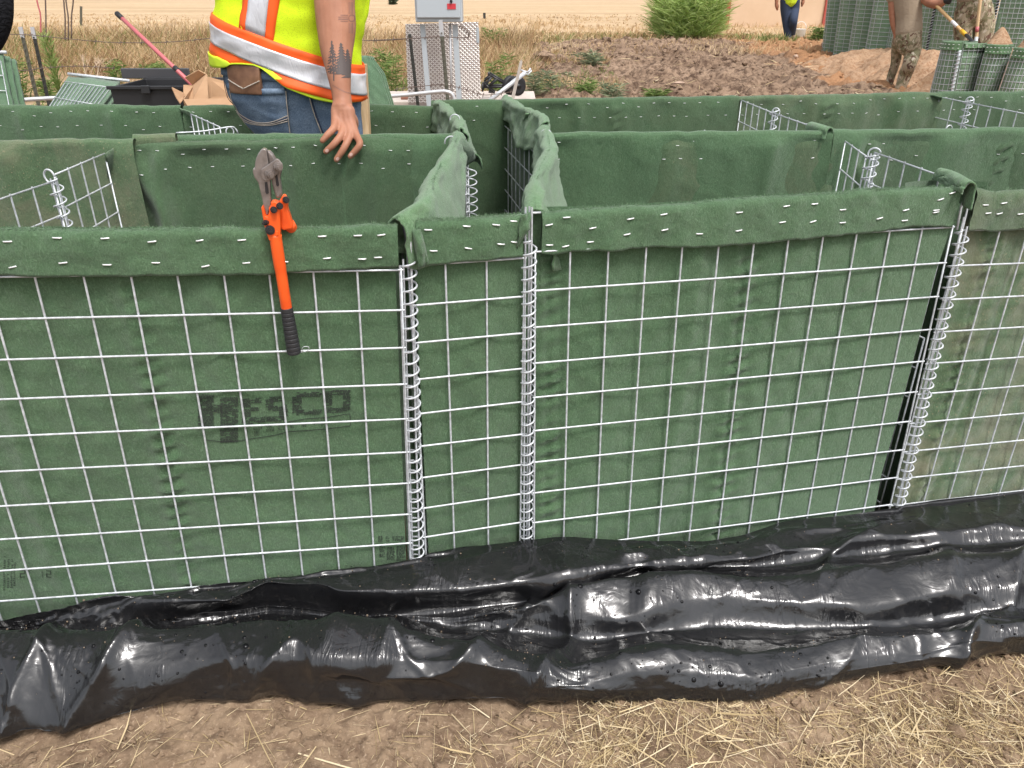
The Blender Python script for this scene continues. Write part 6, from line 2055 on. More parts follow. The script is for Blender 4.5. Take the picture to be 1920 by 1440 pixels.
# jeans
yj = np.concatenate([np.linspace(96, 300, 60)])
G = np.stack([sect(JJ, PH, np.full(len(PH), y), 0.0) for y in yj], 1)
mb = MB(); mb.grid(G, closed_u=True)
n0 = mb.n - len(PH) * len(yj)
mb.f.append([i * len(yj) for i in range(len(PH))]); mb.mi.append(0); mb.f.append([i * len(yj) + len(yj) - 1 for i in reversed(range(len(PH)))]); mb.mi.append(0)
for x0, x1, dy in ((560, 575, -0.02), (640, 625, 0.10)):
    limb(mb, [(x0, 280, YW_ + dy, 50), (x0, 400, YW_ + dy, 46), (x1, 520, YW_ + dy, 36), (x1, 640, YW_ + dy, 32), (x1, 668, YW_ + dy, 33)], 16)
jn = remeshed(mb, 'jeans', M['denim'], wk, 0.009, 3)


def ribbon(name, pts, wpx, off, mat, parent, T=JJ, n=30):
    q = catmull(np.array(pts, float), n)
    d = np.gradient(q, axis=0); d /= np.linalg.norm(d, axis=1)[:, None]; nr = np.stack([-d[:, 1], d[:, 0]], 1)
    G = np.stack([face_pt(T, q[:, 0] + nr[:, 0] * wpx * k, q[:, 1] + nr[:, 1] * wpx * k, off) for k in (-0.5, 0, 0.5)], 1)
    mb = MB(); mb.grid(G); o = mb.build(name, mat, parent)
    mo = o.modifiers.new('thick', 'SOLIDIFY'); mo.thickness = 0.0012; mo.offset = 0
    return o


nu, nv = 40, 36
u, v = np.meshgrid(np.linspace(0, 1, nu), np.linspace(0, 1, nv), indexing='ij')
yl = 150 + 102 * v
xl_ = np.interp(yl, [150, 205, 252], [448, 464, 489]); xr_ = np.interp(yl, [150, 205, 252], [559, 562, 564])
yy = yl + 5 * u * (1 - v) + 3.0 * np.sin(np.pi * u) * (1 - v)
mb = MB(); mb.grid(face_pt(JJ, xl_ * (1 - u) + xr_ * u, yy, 0.006 + 0.003 * np.sin(np.pi * u) * (1 - v)))
pk = mb.build('back_pocket', M['denim'], jn); mo = pk.modifiers.new('thick', 'SOLIDIFY'); mo.thickness = 0.004; mo.offset = 0
ribbon('pocket_hem', [(449, 155), (480, 160), (510, 162.5), (558, 160)], 11, 0.0125, M['denim'], pk)
for k, dy in enumerate((0, 5.5, 10)):
    ribbon('stitching', [(460 + k * 2, 201 + dy * 0.7), (476, 211 + dy), (500, 219.5 + dy * 0.5), (530, 218 + dy * 0.55), (561, 205 + dy)], 1.5, 0.0105, M['thread'], pk)
ribbon('stitch_shadow', [(462, 206), (478, 216), (500, 223), (530, 221.5), (561, 210)], 5, 0.0098, M['denim_dark'], pk)
ribbon('stitching', [(560, 160), (562, 205), (564, 252)], 1.4, 0.0095, M['thread'], pk)
ribbon('stitching', [(453, 162), (466, 205), (490, 250)], 1.0, 0.0105, M['thread'], pk)
ribbon('seam', [(598, 172), (606, 205), (621, 252)], 1.6, 0.0035, M['thread'], jn)
ribbon('seam', [(600.5, 172), (608.5, 205), (623.5, 252)], 2.6, 0.003, M['denim_dark'], jn)
ribbon('seam', [(430, 122), (433, 165), (450, 205), (482, 250)], 2.2, 0.003, M['denim_dark'], jn)
ribbon('waistband', [(428, 129), (445, 131), (470, 133), (520, 134), (600, 140)], 15, 0.006, M['denim'], jn)
# wallet in the pocket
wl = thing('wallet', 'brown leather wallet sticking out of the back pocket of the jeans', 'wallet', tuple(face_pt(JJ, 487, 150, 0.01)))
u, v = np.meshgrid(np.linspace(0, 1, 14), np.linspace(0, 1, 12), indexing='ij')
x_ = (455.5 * (1 - v) + 459 * v) * (1 - u) + (516 * (1 - v) + 520 * v) * u; y_ = (114 + 52 * v) + 1.0 * u
mb = MB(); mb.grid(face_pt(JJ, x_, y_, 0.015 - 0.006 * v)); o = mb.build('cover', M['leather'], wl); mo = o.modifiers.new('thick', 'SOLIDIFY'); mo.thickness = 0.016; mo.offset = 0; bevel_obj(o, 0.003)
for a_, b_ in (((459, 141.5), (490, 156.5)), ((490, 156.5), (518, 141.5))):
    ribbon('stitching', [a_, ((a_[0] + b_[0]) / 2, (a_[1] + b_[1]) / 2), b_], 1.8, 0.0215, M['thread'], wl, n=8)
for dx in (0, 63): pass

# arm, hand, head: one continuous body
mb = MB()
AR = [(-250, 560, 690, 2.52), (-140, 577, 684, 2.44), (-60, 584, 672, 2.38), (0, 589, 665, 2.34), (50, 594, 667, 2.315), (90, 600, 662, 2.29), (120, 608, 659, 2.27), (150, 616, 658, 2.25), (175, 622, 658, 2.235), (192, 624, 660, 2.225), (205, 621, 662, 2.215)]
limb(mb, [((l + r) / 2, y, Y, (r - l) / 2) for y, l, r, Y in AR], 22, 60)
FG = [[(631, 208, 2.205, 11), (630, 224, 2.19, 9.5), (626, 240, 2.160, 7.4), (614, 253, 2.138, 6.6), (604.5, 264, 2.130, 5.4)],
      [(638, 208, 2.205, 13), (640, 230, 2.19, 11), (642, 248, 2.160, 7.6), (628, 268, 2.132, 6.8), (611, 284, 2.128, 5.7)],
      [(647, 208, 2.205, 13), (650, 230, 2.19, 11), (656, 252, 2.160, 7.6), (646, 276, 2.132, 6.9), (631, 299, 2.128, 5.9)],
      [(654, 208, 2.205, 12), (658, 230, 2.19, 10.5), (668, 254, 2.160, 7.4), (675, 269, 2.134, 6.7), (668, 281, 2.128, 6.4), (657, 293, 2.128, 5.6)],
      [(655, 214, 2.225, 10), (664, 228, 2.235, 8.5), (662, 246, 2.245, 8), (655, 264, 2.238, 6.5)]]
for f in FG: limb(mb, f, 10, 26)
limb(mb, [(560, -240, 2.55, 60), (545, -150, 2.75, 48), (555, -70, 2.9, 40), (575, 10, 3.0, 30), (580, 40, 3.02, 24)], 14)
limb(mb, [(592, -300, YW_, 62), (596, -350, YW_, 56), (600, -400, YW_, 60)], 14)
hc = PY(602, -455, YW_); hr = MB()
head(mb, hr, hc, (-0.7, 0.7, 0))
body = remeshed(mb, 'body', M['skin'], wk, 0.0028, 3, 0.5)
hr.build('hair', M['hair'], wk)
bm = bmesh.new(); bm.from_mesh(body.data); bvh = BVHTree.FromBMesh(bm); bm.free()
boff = Vector(BASE[body.name])


def on_body(px, py, off):
    d = Vector(ray(px, py)).normalized()
    o = Vector((0, 0, H)) - boff
    h = bvh.ray_cast(o, d)
    if h[0] is None: return None
    return np.array(h[0] + boff + h[1] * off)


def tattoo(name, mask, x0, x1, y0, y1, st, mat, off=0.0006):
    nx, ny = int((x1 - x0) / st) + 1, int((y1 - y0) / st) + 1
    idx = {}; V = []; F = []

    def vid(i, j):
        if (i, j) not in idx:
            p = on_body(x0 + i * st, y0 + j * st, off)
            idx[(i, j)] = None if p is None else len(V)
            if p is not None: V.append(p)
        return idx[(i, j)]
    for i in range(nx - 1):
        for j in range(ny - 1):
            if mask(x0 + (i + .5) * st, y0 + (j + .5) * st):
                q = [vid(i, j), vid(i, j + 1), vid(i + 1, j + 1), vid(i + 1, j)]
                if None not in q: F.append(q)
    mb = MB(); mb.add(np.array(V), F)
    return mb.build(name, mat, body)


def tree_mask(x, y):
    def t1(cx, y0, y1, wd, k):
        if not y0 < y < y1: return False
        f = (y - y0) / (y1 - y0)
        tier = abs(((y - y0) / 5.5) % 1.0)
        hw = wd * (0.12 + 0.88 * f) * (0.45 + 0.65 * tier)
        d = abs(x - cx - 0.06 * (y - y0))
        return d < 1.0 or (d < hw and float(noise(x * 0.55, y * 0.55, 0, k)) > (-0.95 if k == 402 else -0.4))
    return t1(622, 76, 138, 14, 401) or t1(639, 80, 140, 17, 402) or t1(651, 92, 146, 15, 402) or (abs(x - 626) < 0.8 and 130 < y < 152)


def sun_mask(x, y):
    r = math.hypot(x - 659.5, y - 34)
    if 5.2 < r < 6.8: return True
    for yy in (28.5, 32.3, 36, 39.8):
        if abs(y - yy) < 0.8 and 652 - (18 if 30 < yy < 38 else 14) < x < 652.5: return True
    for xx in (654.5, 657.8, 661):
        if abs(x - xx) < 0.7 and ((4 < y < 26) or (43 < y < 62)): return True
    return False


tattoo('tattoo', tree_mask, 604, 662, 74, 153, 0.8, M['ink'])
tattoo('tattoo', sun_mask, 632, 668, 2, 63, 0.7, M['ink_pale'])
tattoo('tattoo', lambda x, y: 0 < (y - 160 - 14 * math.sin((x - 626) / 34 * 1.6)) < 1.5, 624, 658, 150, 180, 0.8, M['ink_pale'])
for (x, y) in ((605.5, 269), (611.5, 284.5), (632, 300), (657, 294)):
    pass
for f, (tx, ty) in zip(FG[:4], ((606.5, 269.0), (612.5, 284.5), (632.5, 300.0), (657.5, 292.0))):
    pts = []
    for a in np.linspace(0, 2 * np.pi, 14, endpoint=False):
        ux, uy = f[-1][0] - f[-2][0], f[-1][1] - f[-2][1]; l_ = math.hypot(ux, uy); ux, uy = ux / l_, uy / l_
        pts.append(on_body(tx - ux * 1.0 + ux * 3.6 * math.cos(a) - uy * 2.9 * math.sin(a), ty - uy * 3 + uy * 3.6 * math.cos(a) + ux * 2.9 * math.sin(a), 0.0006))
    if all(p is not None for p in pts):
        mb = MB(); mb.add(np.array(pts + [np.mean(pts, 0) + [0, -0.0006, 0]]), [(k, (k + 1) % 14, 14) for k in range(14)]); mb.build('fingernail', M['nail'], body)

# plank standing behind him
a, b = PY(676, 120, 2.72), PY(684, 258, 2.68)
foot = b + (b - a) * (b[2] / (a[2] - b[2]))
mb = MB(); sx = np.array([0.019, 0, 0]); mb.prism([foot - sx, foot + sx, a + sx, a - sx], [0, -1, 0.02], 0.04)
tag(bevel_obj(mb.build('wooden_stake', M['wood_pale'], smooth=False), 0.003), "pale new timber stake standing just right of the vest man's hand", 'stake')


def figure(name, label, base, parts, voxel, rp=None):
    t = thing(name, label, 'person', tuple(base))
    for pn, (mat, limbs, vx) in parts.items():
        mb = MB(); hr = MB()
        for l in limbs:
            if isinstance(l, tuple): head(mb, hr, PY(*l[:3]), l[3])
            else: limb(mb, l, 20, len(l) * 8)
        remeshed(mb, pn, mat, t, vx or voxel, 2)
        if hr.n: hr.build('hair', M['hair'], t)
    return t


# ---- dark clothed person at the left picture edge
figure('person', 'person in black clothes, only an arm showing at the left picture edge', PY(-70, 500, 3.3) * [1, 1, 0], {
    'body': (M['skin'], [[(-120, -330, 3.3, 40), (-118, -400, 3.3, 38)], (-116, -440, 3.3, (0.3, 1, 0)), [(-74, 104, 2.95, 20), (-98, 122, 2.85, 20), (-120, 132, 2.8, 16)]], 0.008),
    'jacket': (M['black_cloth'], [[(-140, -300, 3.3, 70), (-137, -220, 3.3, 110), (-134, -100, 3.3, 108), (-132, 20, 3.3, 104), (-132, 120, 3.3, 104)], [(-46, -260, 3.25, 55), (-28, -140, 3.2, 47), (-20, -30, 3.12, 39), (-19, 30, 3.05, 37), (-38, 78, 3.0, 33), (-78, 108, 2.9, 27)]], 0.012),
    'trousers': (M['black_cloth'], [[(-145, 110, 3.3, 58), (-150, 260, 3.3, 46), (-155, 420, 3.3, 34), (-158, 505, 3.3, 30)], [(-95, 110, 3.3, 58), (-85, 260, 3.3, 46), (-72, 420, 3.3, 34), (-70, 505, 3.3, 30)]], 0.012),
    'boots': (M['black_rubber'], [[(-158, 500, 3.3, 26), (-158, 520, 3.2, 26), (-156, 530, 3.1, 22)], [(-70, 500, 3.3, 26), (-70, 520, 3.2, 26), (-66, 530, 3.1, 22)]], 0.010)}, 0.01)

# ---- walking man far off
YF = 23.6
figure('person', 'man in blue jeans and lime vest walking toward camera before the tan building', PY(1481, 75, YF), {
    'body': (M['skin'], [[(1459, -38, YF, 5), (1457, -15, YF, 4.2), (1456, 5, YF, 3.2), (1456.5, 11, YF, 3.6), (1457.5, 18, YF, 2.0)], [(1503, -38, YF, 5), (1505, -15, YF, 4.2), (1506, 0, YF, 3.2), (1505, 5, YF, 3.4), (1503.5, 11, YF, 2.0)], [(1481, -52, YF, 5), (1481, -62, YF, 5)], (1481, -70, YF, (0, -1, 0))], 0.014),
    'vest': (M['hivis_plain'], [[(1481, -52, YF, 9), (1481, -44, YF, 17), (1481, -20, YF, 17), (1481, -3, YF, 16.5)], [(1464, -48, YF, 7), (1460, -32, YF, 6.5)], [(1498, -48, YF, 7), (1503, -32, YF, 6.5)]], 0.02),
    'jeans': (M['denim_dark'], [[(1474, 0, YF, 11), (1473, 18, YF, 9.5), (1474, 40, YF, 7.5), (1476, 58, YF, 6.5), (1478, 73, YF, 6.2)], [(1489, 0, YF, 11), (1489, 18, YF, 9.5), (1488, 38, YF - 0.2, 7.5), (1487, 52, YF - 0.05, 6.3), (1485.5, 64, YF + 0.2, 5.6)]], 0.018),
    'shoes': (M['boot'], [[(1478, 73, YF, 5), (1478, 76, YF - 0.15, 4.5)], [(1485.5, 65, YF + 0.25, 4.8), (1486, 70, YF + 0.1, 4.4)]], 0.018)}, 0.015)

# ---- soldier in tan shirt
YS = 13.0
figure('person', 'soldier in tan shirt and camouflage trousers shovelling soil, seen from behind', PY(1692, 168, YS), {
    'body': (M['skin'], [[(1670, -35, YS, 7), (1671, -8, YS, 6.2), (1672, 20, YS, 5.6), (1674, 45, YS, 4.6), (1678, 60, YS, 4.0), (1680, 68, YS, 4.2), (1681, 76, YS, 2.6)],
                         [(1724, -25, YS, 8), (1735, -2, YS - 0.2, 8.5), (1750, 6, YS - 0.35, 9), (1764, 6, YS - 0.45, 7.5), (1772, 0, YS - 0.5, 6)], [(1700, -58, YS, 8), (1701, -70, YS, 8)], (1702, -86, YS, (0.6, 0.8, 0))], 0.010),
    'shirt': (M['tan_shirt'], [[(1700, -58, YS, 12), (1700, -46, YS, 26), (1700, -20, YS, 28), (1700, 5, YS, 26), (1702, 30, YS, 24.5), (1702, 50, YS, 25), (1702, 58, YS, 25)], [(1678, -45, YS, 12), (1671, -20, YS, 10), (1671, -4, YS, 9)], [(1722, -42, YS, 12), (1730, -18, YS - 0.1, 11), (1737, -4, YS - 0.2, 10)]], 0.016),
    'trousers': (M['camo'], [[(1703, 54, YS, 24), (1702, 66, YS, 24.5), (1703, 80, YS, 23)], [(1710, 74, YS, 17), (1711, 95, YS, 15), (1706, 118, YS - 0.1, 12.5), (1698, 138, YS, 12), (1690, 160, YS, 10), (1687, 167, YS, 10)], [(1688, 72, YS + 0.1, 14), (1682, 95, YS + 0.25, 10.5), (1679, 118, YS + 0.3, 8.5), (1672, 140, YS + 0.35, 7.5), (1667, 157, YS + 0.35, 7)]], 0.014),
    'boots': (M['boot'], [[(1686, 165, YS, 8), (1690, 171, YS, 7.5), (1702, 174, YS, 6)], [(1667, 156, YS + 0.35, 7), (1665, 163, YS + 0.35, 6.5), (1671, 166, YS + 0.3, 5.5)]], 0.012),
    'gloves': (M['black_rubber'], [[(1772, 1, YS - 0.5, 6.5), (1777, -2, YS - 0.5, 6), (1781, 1, YS - 0.5, 4)], [(1775, 4, YS - 0.5, 3.5), (1780, 6, YS - 0.5, 2.5)], [(1779, -6, YS - 0.5, 4), (1784, -3, YS - 0.5, 3)]], 0.008)}, 0.014)

# ---- second soldier behind the round basket
Y2 = 12.6
figure('person', 'soldier in camouflage trousers standing behind the round basket with a digging bar', PY(1825, 170, Y2) * [1, 1, 0] + [0, 0, float(zg(0, Y2))], {
    'body': (M['skin'], [[(1792, -60, Y2, 8), (1800, -35, Y2 - 0.3, 7), (1822, -18, Y2 - 0.55, 6), (1836, -14, Y2 - 0.6, 5)], [(1858, -60, Y2, 8), (1856, -32, Y2 - 0.3, 7), (1844, -8, Y2 - 0.55, 6), (1839, -4, Y2 - 0.6, 5)], [(1826, -90, Y2, 9), (1826, -104, Y2, 9)], (1826, -122, Y2, (-0.2, -1, 0))], 0.010),
    'shirt': (M['tan_shirt'], [[(1826, -92, Y2, 14), (1826, -78, Y2, 30), (1826, -50, Y2, 31), (1826, -20, Y2, 29), (1826, -4, Y2, 28)], [(1798, -74, Y2, 13), (1790, -52, Y2, 11), (1795, -40, Y2 - 0.15, 10)], [(1853, -74, Y2, 13), (1861, -52, Y2, 11), (1857, -38, Y2 - 0.15, 10)]], 0.016),
    'trousers': (M['camo'], [[(1826, -8, Y2, 27), (1826, 10, Y2, 29), (1826, 22, Y2, 28)], [(1811, 18, Y2, 19), (1806, 48, Y2, 17), (1806, 80, Y2, 14), (1808, 120, Y2, 12), (1810, 165, Y2, 10.5)], [(1840, 18, Y2, 20), (1845, 48, Y2, 18.5), (1841, 80, Y2, 16), (1840, 120, Y2, 13), (1838, 165, Y2, 11)]], 0.014),
    'boots': (M['boot'], [[(1810, 165, Y2, 9), (1808, 174, Y2 - 0.1, 8)], [(1838, 165, Y2, 9), (1840, 174, Y2 - 0.1, 8)]], 0.014)}, 0.014)

# shovels
sv = thing('shovel', 'long handled shovel with yellow collar and black blade resting on the round basket rim', 'shovel', tuple(PY(1820, 92, 11.4)))
ps = [(1757, 12, YS - 0.45), (1782, 37, 12.2), (1804, 59, 11.9), (1812, 66, 11.75)]
P = [PY(*q) for q in ps]
mb = MB(); mb.tube(catmull([PY(1722, -24, 12.9)] + P[:3], 20), 0.022, 10); mb.build('handle', M['wood_handle'], sv)
mb = MB(); mb.tube([PY(1785, 40, 12.15), PY(1795, 50, 12.02)], 0.0235, 10); mb.build('label_wrap', M['white_paint'], sv)
mb = MB(); mb.tube([PY(1803, 58, 11.91), PY(1811, 65.5, 11.76)], 0.028, 10); mb.build('collar', Mat('yellow_collar', (0.75, 0.42, 0.02), 0.5).m, sv)
mb = MB(); mb.tube(catmull([PY(1811, 65, 11.77), PY(1819, 73, 11.6), PY(1824, 82, 11.48), PY(1825, 90, 11.4)], 14), [0.024] * 8 + list(np.linspace(0.024, 0.034, 6)), 10); mb.build('socket', M['black_metal'], sv)
bl = [(1813, 87), (1822, 84), (1834, 86), (1850, 89), (1864, 93.5), (1850, 96), (1832, 97), (1818, 95)]
n = len(bl); mid_ = PY(1834, 92, 11.35)
top = np.array([PY(x, y, 11.36 + 0.10 * (90 - y) / 6) for x, y in bl])
V = np.vstack([top, [mid_ - [0, 0, 0.02]], top - [0, 0, 0.012], [mid_ - [0, 0, 0.032]]])
F = [(k, (k + 1) % n, n) for k in range(n)] + [((k + 1) % n + n + 1, k + n + 1, 2 * n + 1) for k in range(n)] + [(k, k + n + 1, (k + 1) % n + n + 1, (k + 1) % n) for k in range(n)]
mb = MB(); mb.add(V, F); mb.build('blade', M['black_metal'], sv, smooth=False)
s2 = thing('shovel', 'upright wooden handled shovel with pink mark held in front of the right soldier', 'shovel', tuple(PY(1829, 92, 11.9)))
P = [PY(1841, -40, 12.0), PY(1838, 0, 11.98), PY(1833, 45, 11.95), PY(1831, 72, 11.92)]
mb = MB(); mb.tube(catmull(P, 16), 0.022, 10); mb.build('handle', M['wood_pale'], s2)
mb = MB(); mb.tube([PY(1832.6, 50, 11.94), PY(1831.6, 60, 11.93)], 0.0235, 10); mb.build('paint_mark', M['red_pole'], s2)
mb = MB(); mb.tube([PY(1831, 70, 11.92), PY(1829, 84, 11.88), PY(1827, 90, 11.85)], [0.024, 0.022, 0.03], 10); mb.build('socket', M['galv'], s2)
c = PY(1827, 91, 11.85); mb = MB(); mb.prism([c + [-0.07, 0, 0.03], c + [0.09, 0, 0.05], c + [0.09, 0, -0.14], c + [0.01, 0, -0.20], c + [-0.07, 0, -0.14]], [0, -1, 0.1], 0.012); mb.build('blade', M['galv'], s2, smooth=False)
# ------------------------------------------------------------------ bolt cutters hung over the rim
K = lambda x, y, off=0.022: PA.pt(*PA.st(x, y, off), off)
m = Mat('forged_steel', (0.27, 0.235, 0.215), 0.42, 0.75); m.bump(m.noise(180, 3), 0.2, 0.001); m.set('Base Color', m.mix(m.ramp(m.noise(45, 4), [(0.3, 0.0), (0.7, 1.0)]), (0.20, 0.17, 0.155), (0.38, 0.34, 0.32))); M['forged'] = m.m
m = Mat('orange_enamel', (0.85, 0.105, 0.012), 0.36); m.bump(m.noise(60, 3), 0.08, 0.002); ch = m.noise(95, 5, None, 0.6, 0.7); m.set('Base Color', m.mix(m.ramp(ch, [(0.66, 0.0), (0.70, 0.8)]), m.mix(m.ramp(m.noise(18, 4), [(0.3, 0.0), (0.7, 1.0)]), (0.70, 0.080, 0.010), (0.90, 0.125, 0.016)), (0.16, 0.10, 0.075))); M['orange_paint'] = m.m
M['grip'] = Mat('black_grip', (0.020, 0.020, 0.022), 0.6).m
M['bolt'] = Mat('dark_bolt', (0.055, 0.052, 0.055), 0.4, 0.6).m
bc = thing('bolt_cutter', 'orange handled bolt cutters with black grip hanging on the front basket rim', 'bolt cutters', tuple(K(517, 430)))


def plate(name, pts, off, th, mat, parent, bev=0.0015):
    mb = MB(); mb.prism([K(x, y, off) for x, y in pts], PA.n, th)
    o = mb.build(name, mat, parent, smooth=False, fixn=True)
    return bevel_obj(o, bev) if bev else o


jl = plate('jaw', [(493, 278), (489, 281), (485, 287), (481, 296), (479, 306), (478.5, 314), (475, 315), (475, 322), (478, 332), (485, 341), (492, 370), (495.5, 386), (499, 401), (503, 402), (509, 381), (507.5, 340), (507, 320), (504.5, 306), (500.5, 280), (497, 277.5)], 0.016, 0.013, M['forged'], bc, 0.003)
jr = plate('jaw', [(500.5, 280.5), (507, 282.5), (513, 289), (517, 297), (527, 308), (529, 318), (526, 334), (530, 362), (525, 371), (518, 370), (510, 342), (507.5, 322), (505, 306)], 0.013, 0.012, M['forged'], bc, 0.003)
st_ = plate('strap_plate', [(490, 317), (519.5, 297), (523, 299), (530, 308), (530, 317), (510, 336), (500, 340), (493, 336), (490, 328)], 0.027, 0.005, M['forged'], bc, 0.001)
plate('slot', [(496.5, 342), (501, 341), (504, 362), (500, 364), (497.5, 360)], 0.0232, 0.001, M['bolt'], jl, 0)
plate('slot', [(515.5, 326), (519.5, 325), (523.5, 347), (521, 350), (518, 347)], 0.0197, 0.001, M['bolt'], jr, 0)


def bolt(x, y, off, rpx, hpx, mat, tilt=(0.45, 0.0)):
    c = K(x, y, off); ax = PA.n + PA.r * tilt[0] - PA.d * tilt[1]; ax /= np.linalg.norm(ax)
    k = 0.00096
    mb = MB(); mb.tube([c - ax * 0.002, c, c + ax * 0.003], rpx * 1.25 * k, 14); mb.tube([c + ax * 0.001, c + ax * hpx * k * 0.6, c + ax * hpx * k], rpx * k, 6); mb.tube([c + ax * hpx * k, c + ax * (hpx * k + 0.002), c + ax * (hpx * k + 0.003)], rpx * 0.55 * k, 10)
    mb.build('bolt', mat, bc, smooth=False)


for x, y in ((505, 327), (521, 313)): bolt(x, y, 0.0295, 6.2, 9, M['forged'])
hl = plate('handle_head', [(491, 387), (494, 383), (497, 392), (499, 402), (503, 404), (506, 395), (505, 388), (509, 382), (509, 376), (517, 375), (524, 379), (526, 392), (527, 425), (526, 449), (506, 449), (498, 425), (494, 404)], 0.020, 0.020, M['orange_paint'], bc, 0.004)
hr_ = plate('handle_head', [(524, 376), (530, 365), (536, 365), (540, 376), (540, 389), (545, 405), (550, 420), (550, 427), (531, 430), (527, 424), (526, 396)], 0.008, 0.018, M['orange_paint'], bc, 0.004)
for x, y, r_2, h_2, o_2 in ((513, 393, 4.6, 7, 0.030), (524, 386, 4.8, 7, 0.028), (536, 374.5, 4.6, 7, 0.018), (499, 417, 3.8, 7, 0.030), (506, 431, 6.6, 5, 0.031)):
    bolt(x, y, o_2, r_2, h_2, M['bolt'], (0.3, 0.0) if x != 499 else (-0.5, 0))
plate('stop_tab', [(516, 434), (519, 432), (521.5, 434), (522, 441), (519, 443), (516, 441)], 0.031, 0.003, M['orange_paint'], bc, 0.001)
mb = MB(); Q = [K(516, 440, 0.021), K(522, 480, 0.022), K(530, 530, 0.022), K(538, 582, 0.021)]
mb.tube(catmull(Q, 20), [0.0105] * 2 + [0.0103] * 8 + [0.0096] * 10, 18); mb.build('handle', M['orange_paint'], bc)
mb = MB()
n = 110; f = np.linspace(0, 1, n)
Qg = np.array([K(537.3 + 14.5 * a, 577 + 87 * a, 0.0215) for a in f])
rad = 0.0108 + 0.0020 * f; rad = rad - 0.0012 * (np.abs(np.sin(f * np.pi * 11)) < 0.28) * (f > 0.06) * (f < 0.97); rad[-4:] *= [0.97, 0.9, 0.75, 0.5]
mb.tube(Qg, rad, 20); mb.build('grip', M['grip'], bc)
mb = MB(); p0 = K(542, 420, 0.006); mb.tube(catmull([p0, p0 + [0.004, 0.035, -0.05], p0 + [0.015, 0.06, -0.18], p0 + [0.03, 0.07, -0.30]], 20), 0.010, 14); mb.build('handle', M['orange_paint'], bc)
mb = MB(); q0 = p0 + [0.03, 0.07, -0.30]; mb.tube([q0, q0 + [0.005, 0.006, -0.05], q0 + [0.01, 0.01, -0.11]], 0.0125, 14); mb.build('grip', M['grip'], bc)
mb = MB(); mb.tube(catmull([K(556, 662, 0.012), K(566, 660, 0.010), K(577, 657, 0.010), K(579, 651, 0.012), K(570, 650, 0.014), K(566, 656, 0.012), K(573, 660, 0.012)], 24), 0.0007, 5)
mb.build('wire_tag', M['galv'], bc)

# ------------------------------------------------------------------ stencilled print on the felt
M['print'] = Mat('black_stencil_ink', (0.026, 0.034, 0.026), 0.95).m
rp = np.random.default_rng(33)


def ink(name, rects, pl=PA, dfn=dA, off=0.0018, parent=linA, mat='print'):
    """flat print following the cloth: list of picture-space quads"""
    V, F = [], []
    for q in rects:
        b = len(V)
        for x, y in q:
            s, t = pl.st(x, y, -0.011)
            V.append(pl.pt(s, t, float(dfn(np.array(s), np.array(t))) + off))
        F.append((b, b + 1, b + 2, b + 3))
    mb = MB(); mb.add(np.array(V), F)
    return mb.build(name, M[mat], parent, smooth=False)


def hatch(boxes, step=2.5, fill=0.72, dash=(3, 9), gap=0.8, shear=-0.035):
    out = []
    for x0, y0, x1, y1 in boxes:
        y = y0
        while y < y1:
            x = x0 + rp.uniform(-1, 0.5)
            while x < x1:
                L = min(rp.uniform(*dash), x1 - x)
                if L > 0.6 and rp.uniform() < 0.88:
                    h = step * fill * rp.uniform(0.8, 1.15)
                    sy = (x - x0) * shear
                    out.append([(x, y + sy), (x + L, y + sy + L * shear), (x + L, y + h + sy + L * shear), (x, y + h + sy)])
                x += L + gap
            y += step
    return out


LET = {'H': [(372, 739, 402, 797), (402, 755, 418, 771), (415, 741, 448, 826)],
       'E': [(455, 745, 471, 791), (471, 745, 491, 754), (471, 762, 486, 769), (471, 780, 498, 791)],
       'S': [(505, 744, 531, 752), (499, 748, 513, 763), (503, 761, 538, 770), (524, 769, 540, 784), (500, 781, 535, 790)],
       'C': [(556, 737, 604, 746), (548, 743, 566, 774), (556, 770, 604, 780)],
       'O': [(610, 735, 623, 774), (643, 733, 657, 772), (623, 733, 643, 743), (623, 766, 643, 775)]}
ink('printed_lettering', sum([hatch(b) for b in LET.values()], []))


def rule(pts, w=1.3):
    out = []
    for (xa, ya), (xb, yb) in zip(pts[:-1], pts[1:]):
        k = max(1, int(abs(xb - xa) / 12))
        for i in range(k):
            f0, f1 = i / k, (i + 1) / k
            x0, y0, x1, y1 = xa + (xb - xa) * f0, ya + (yb - ya) * f0, xa + (xb - xa) * f1, ya + (yb - ya) * f1
            if abs(xb - xa) < 3: out.append([(x0 - w / 2, y0), (x0 + w / 2, y0), (x1 + w / 2, y1), (x1 - w / 2, y1)])
            else: out.append([(x0, y0), (x1, y1), (x1, y1 + w), (x0, y0 + w)])
    return out


ink('printed_rules', rule([(388, 823), (455, 822), (520, 814), (545, 809), (608, 805), (657, 799)]) + rule([(540, 790), (605, 783), (656, 777)]) + rule([(656, 777), (657.5, 799)]))
ink('printed_small_text', hatch([(476, 800, 492, 804), (478, 806, 487, 814), (500, 799, 514, 808), (522, 797, 532, 806), (544, 796, 552, 802), (566, 792, 574, 800), (588, 790, 592, 797), (602, 789, 606, 797)], 2.6, 0.5, (1.2, 4), 1.4))
ink('printed_stamp', hatch([(710, 1002, 718, 1012), (724, 1003, 730, 1012), (736, 1002, 758, 1010), (712, 1020, 722, 1040), (726, 1022, 740, 1044), (744, 1020, 760, 1046)], 2.4, 0.6, (1.5, 5), 1.2))


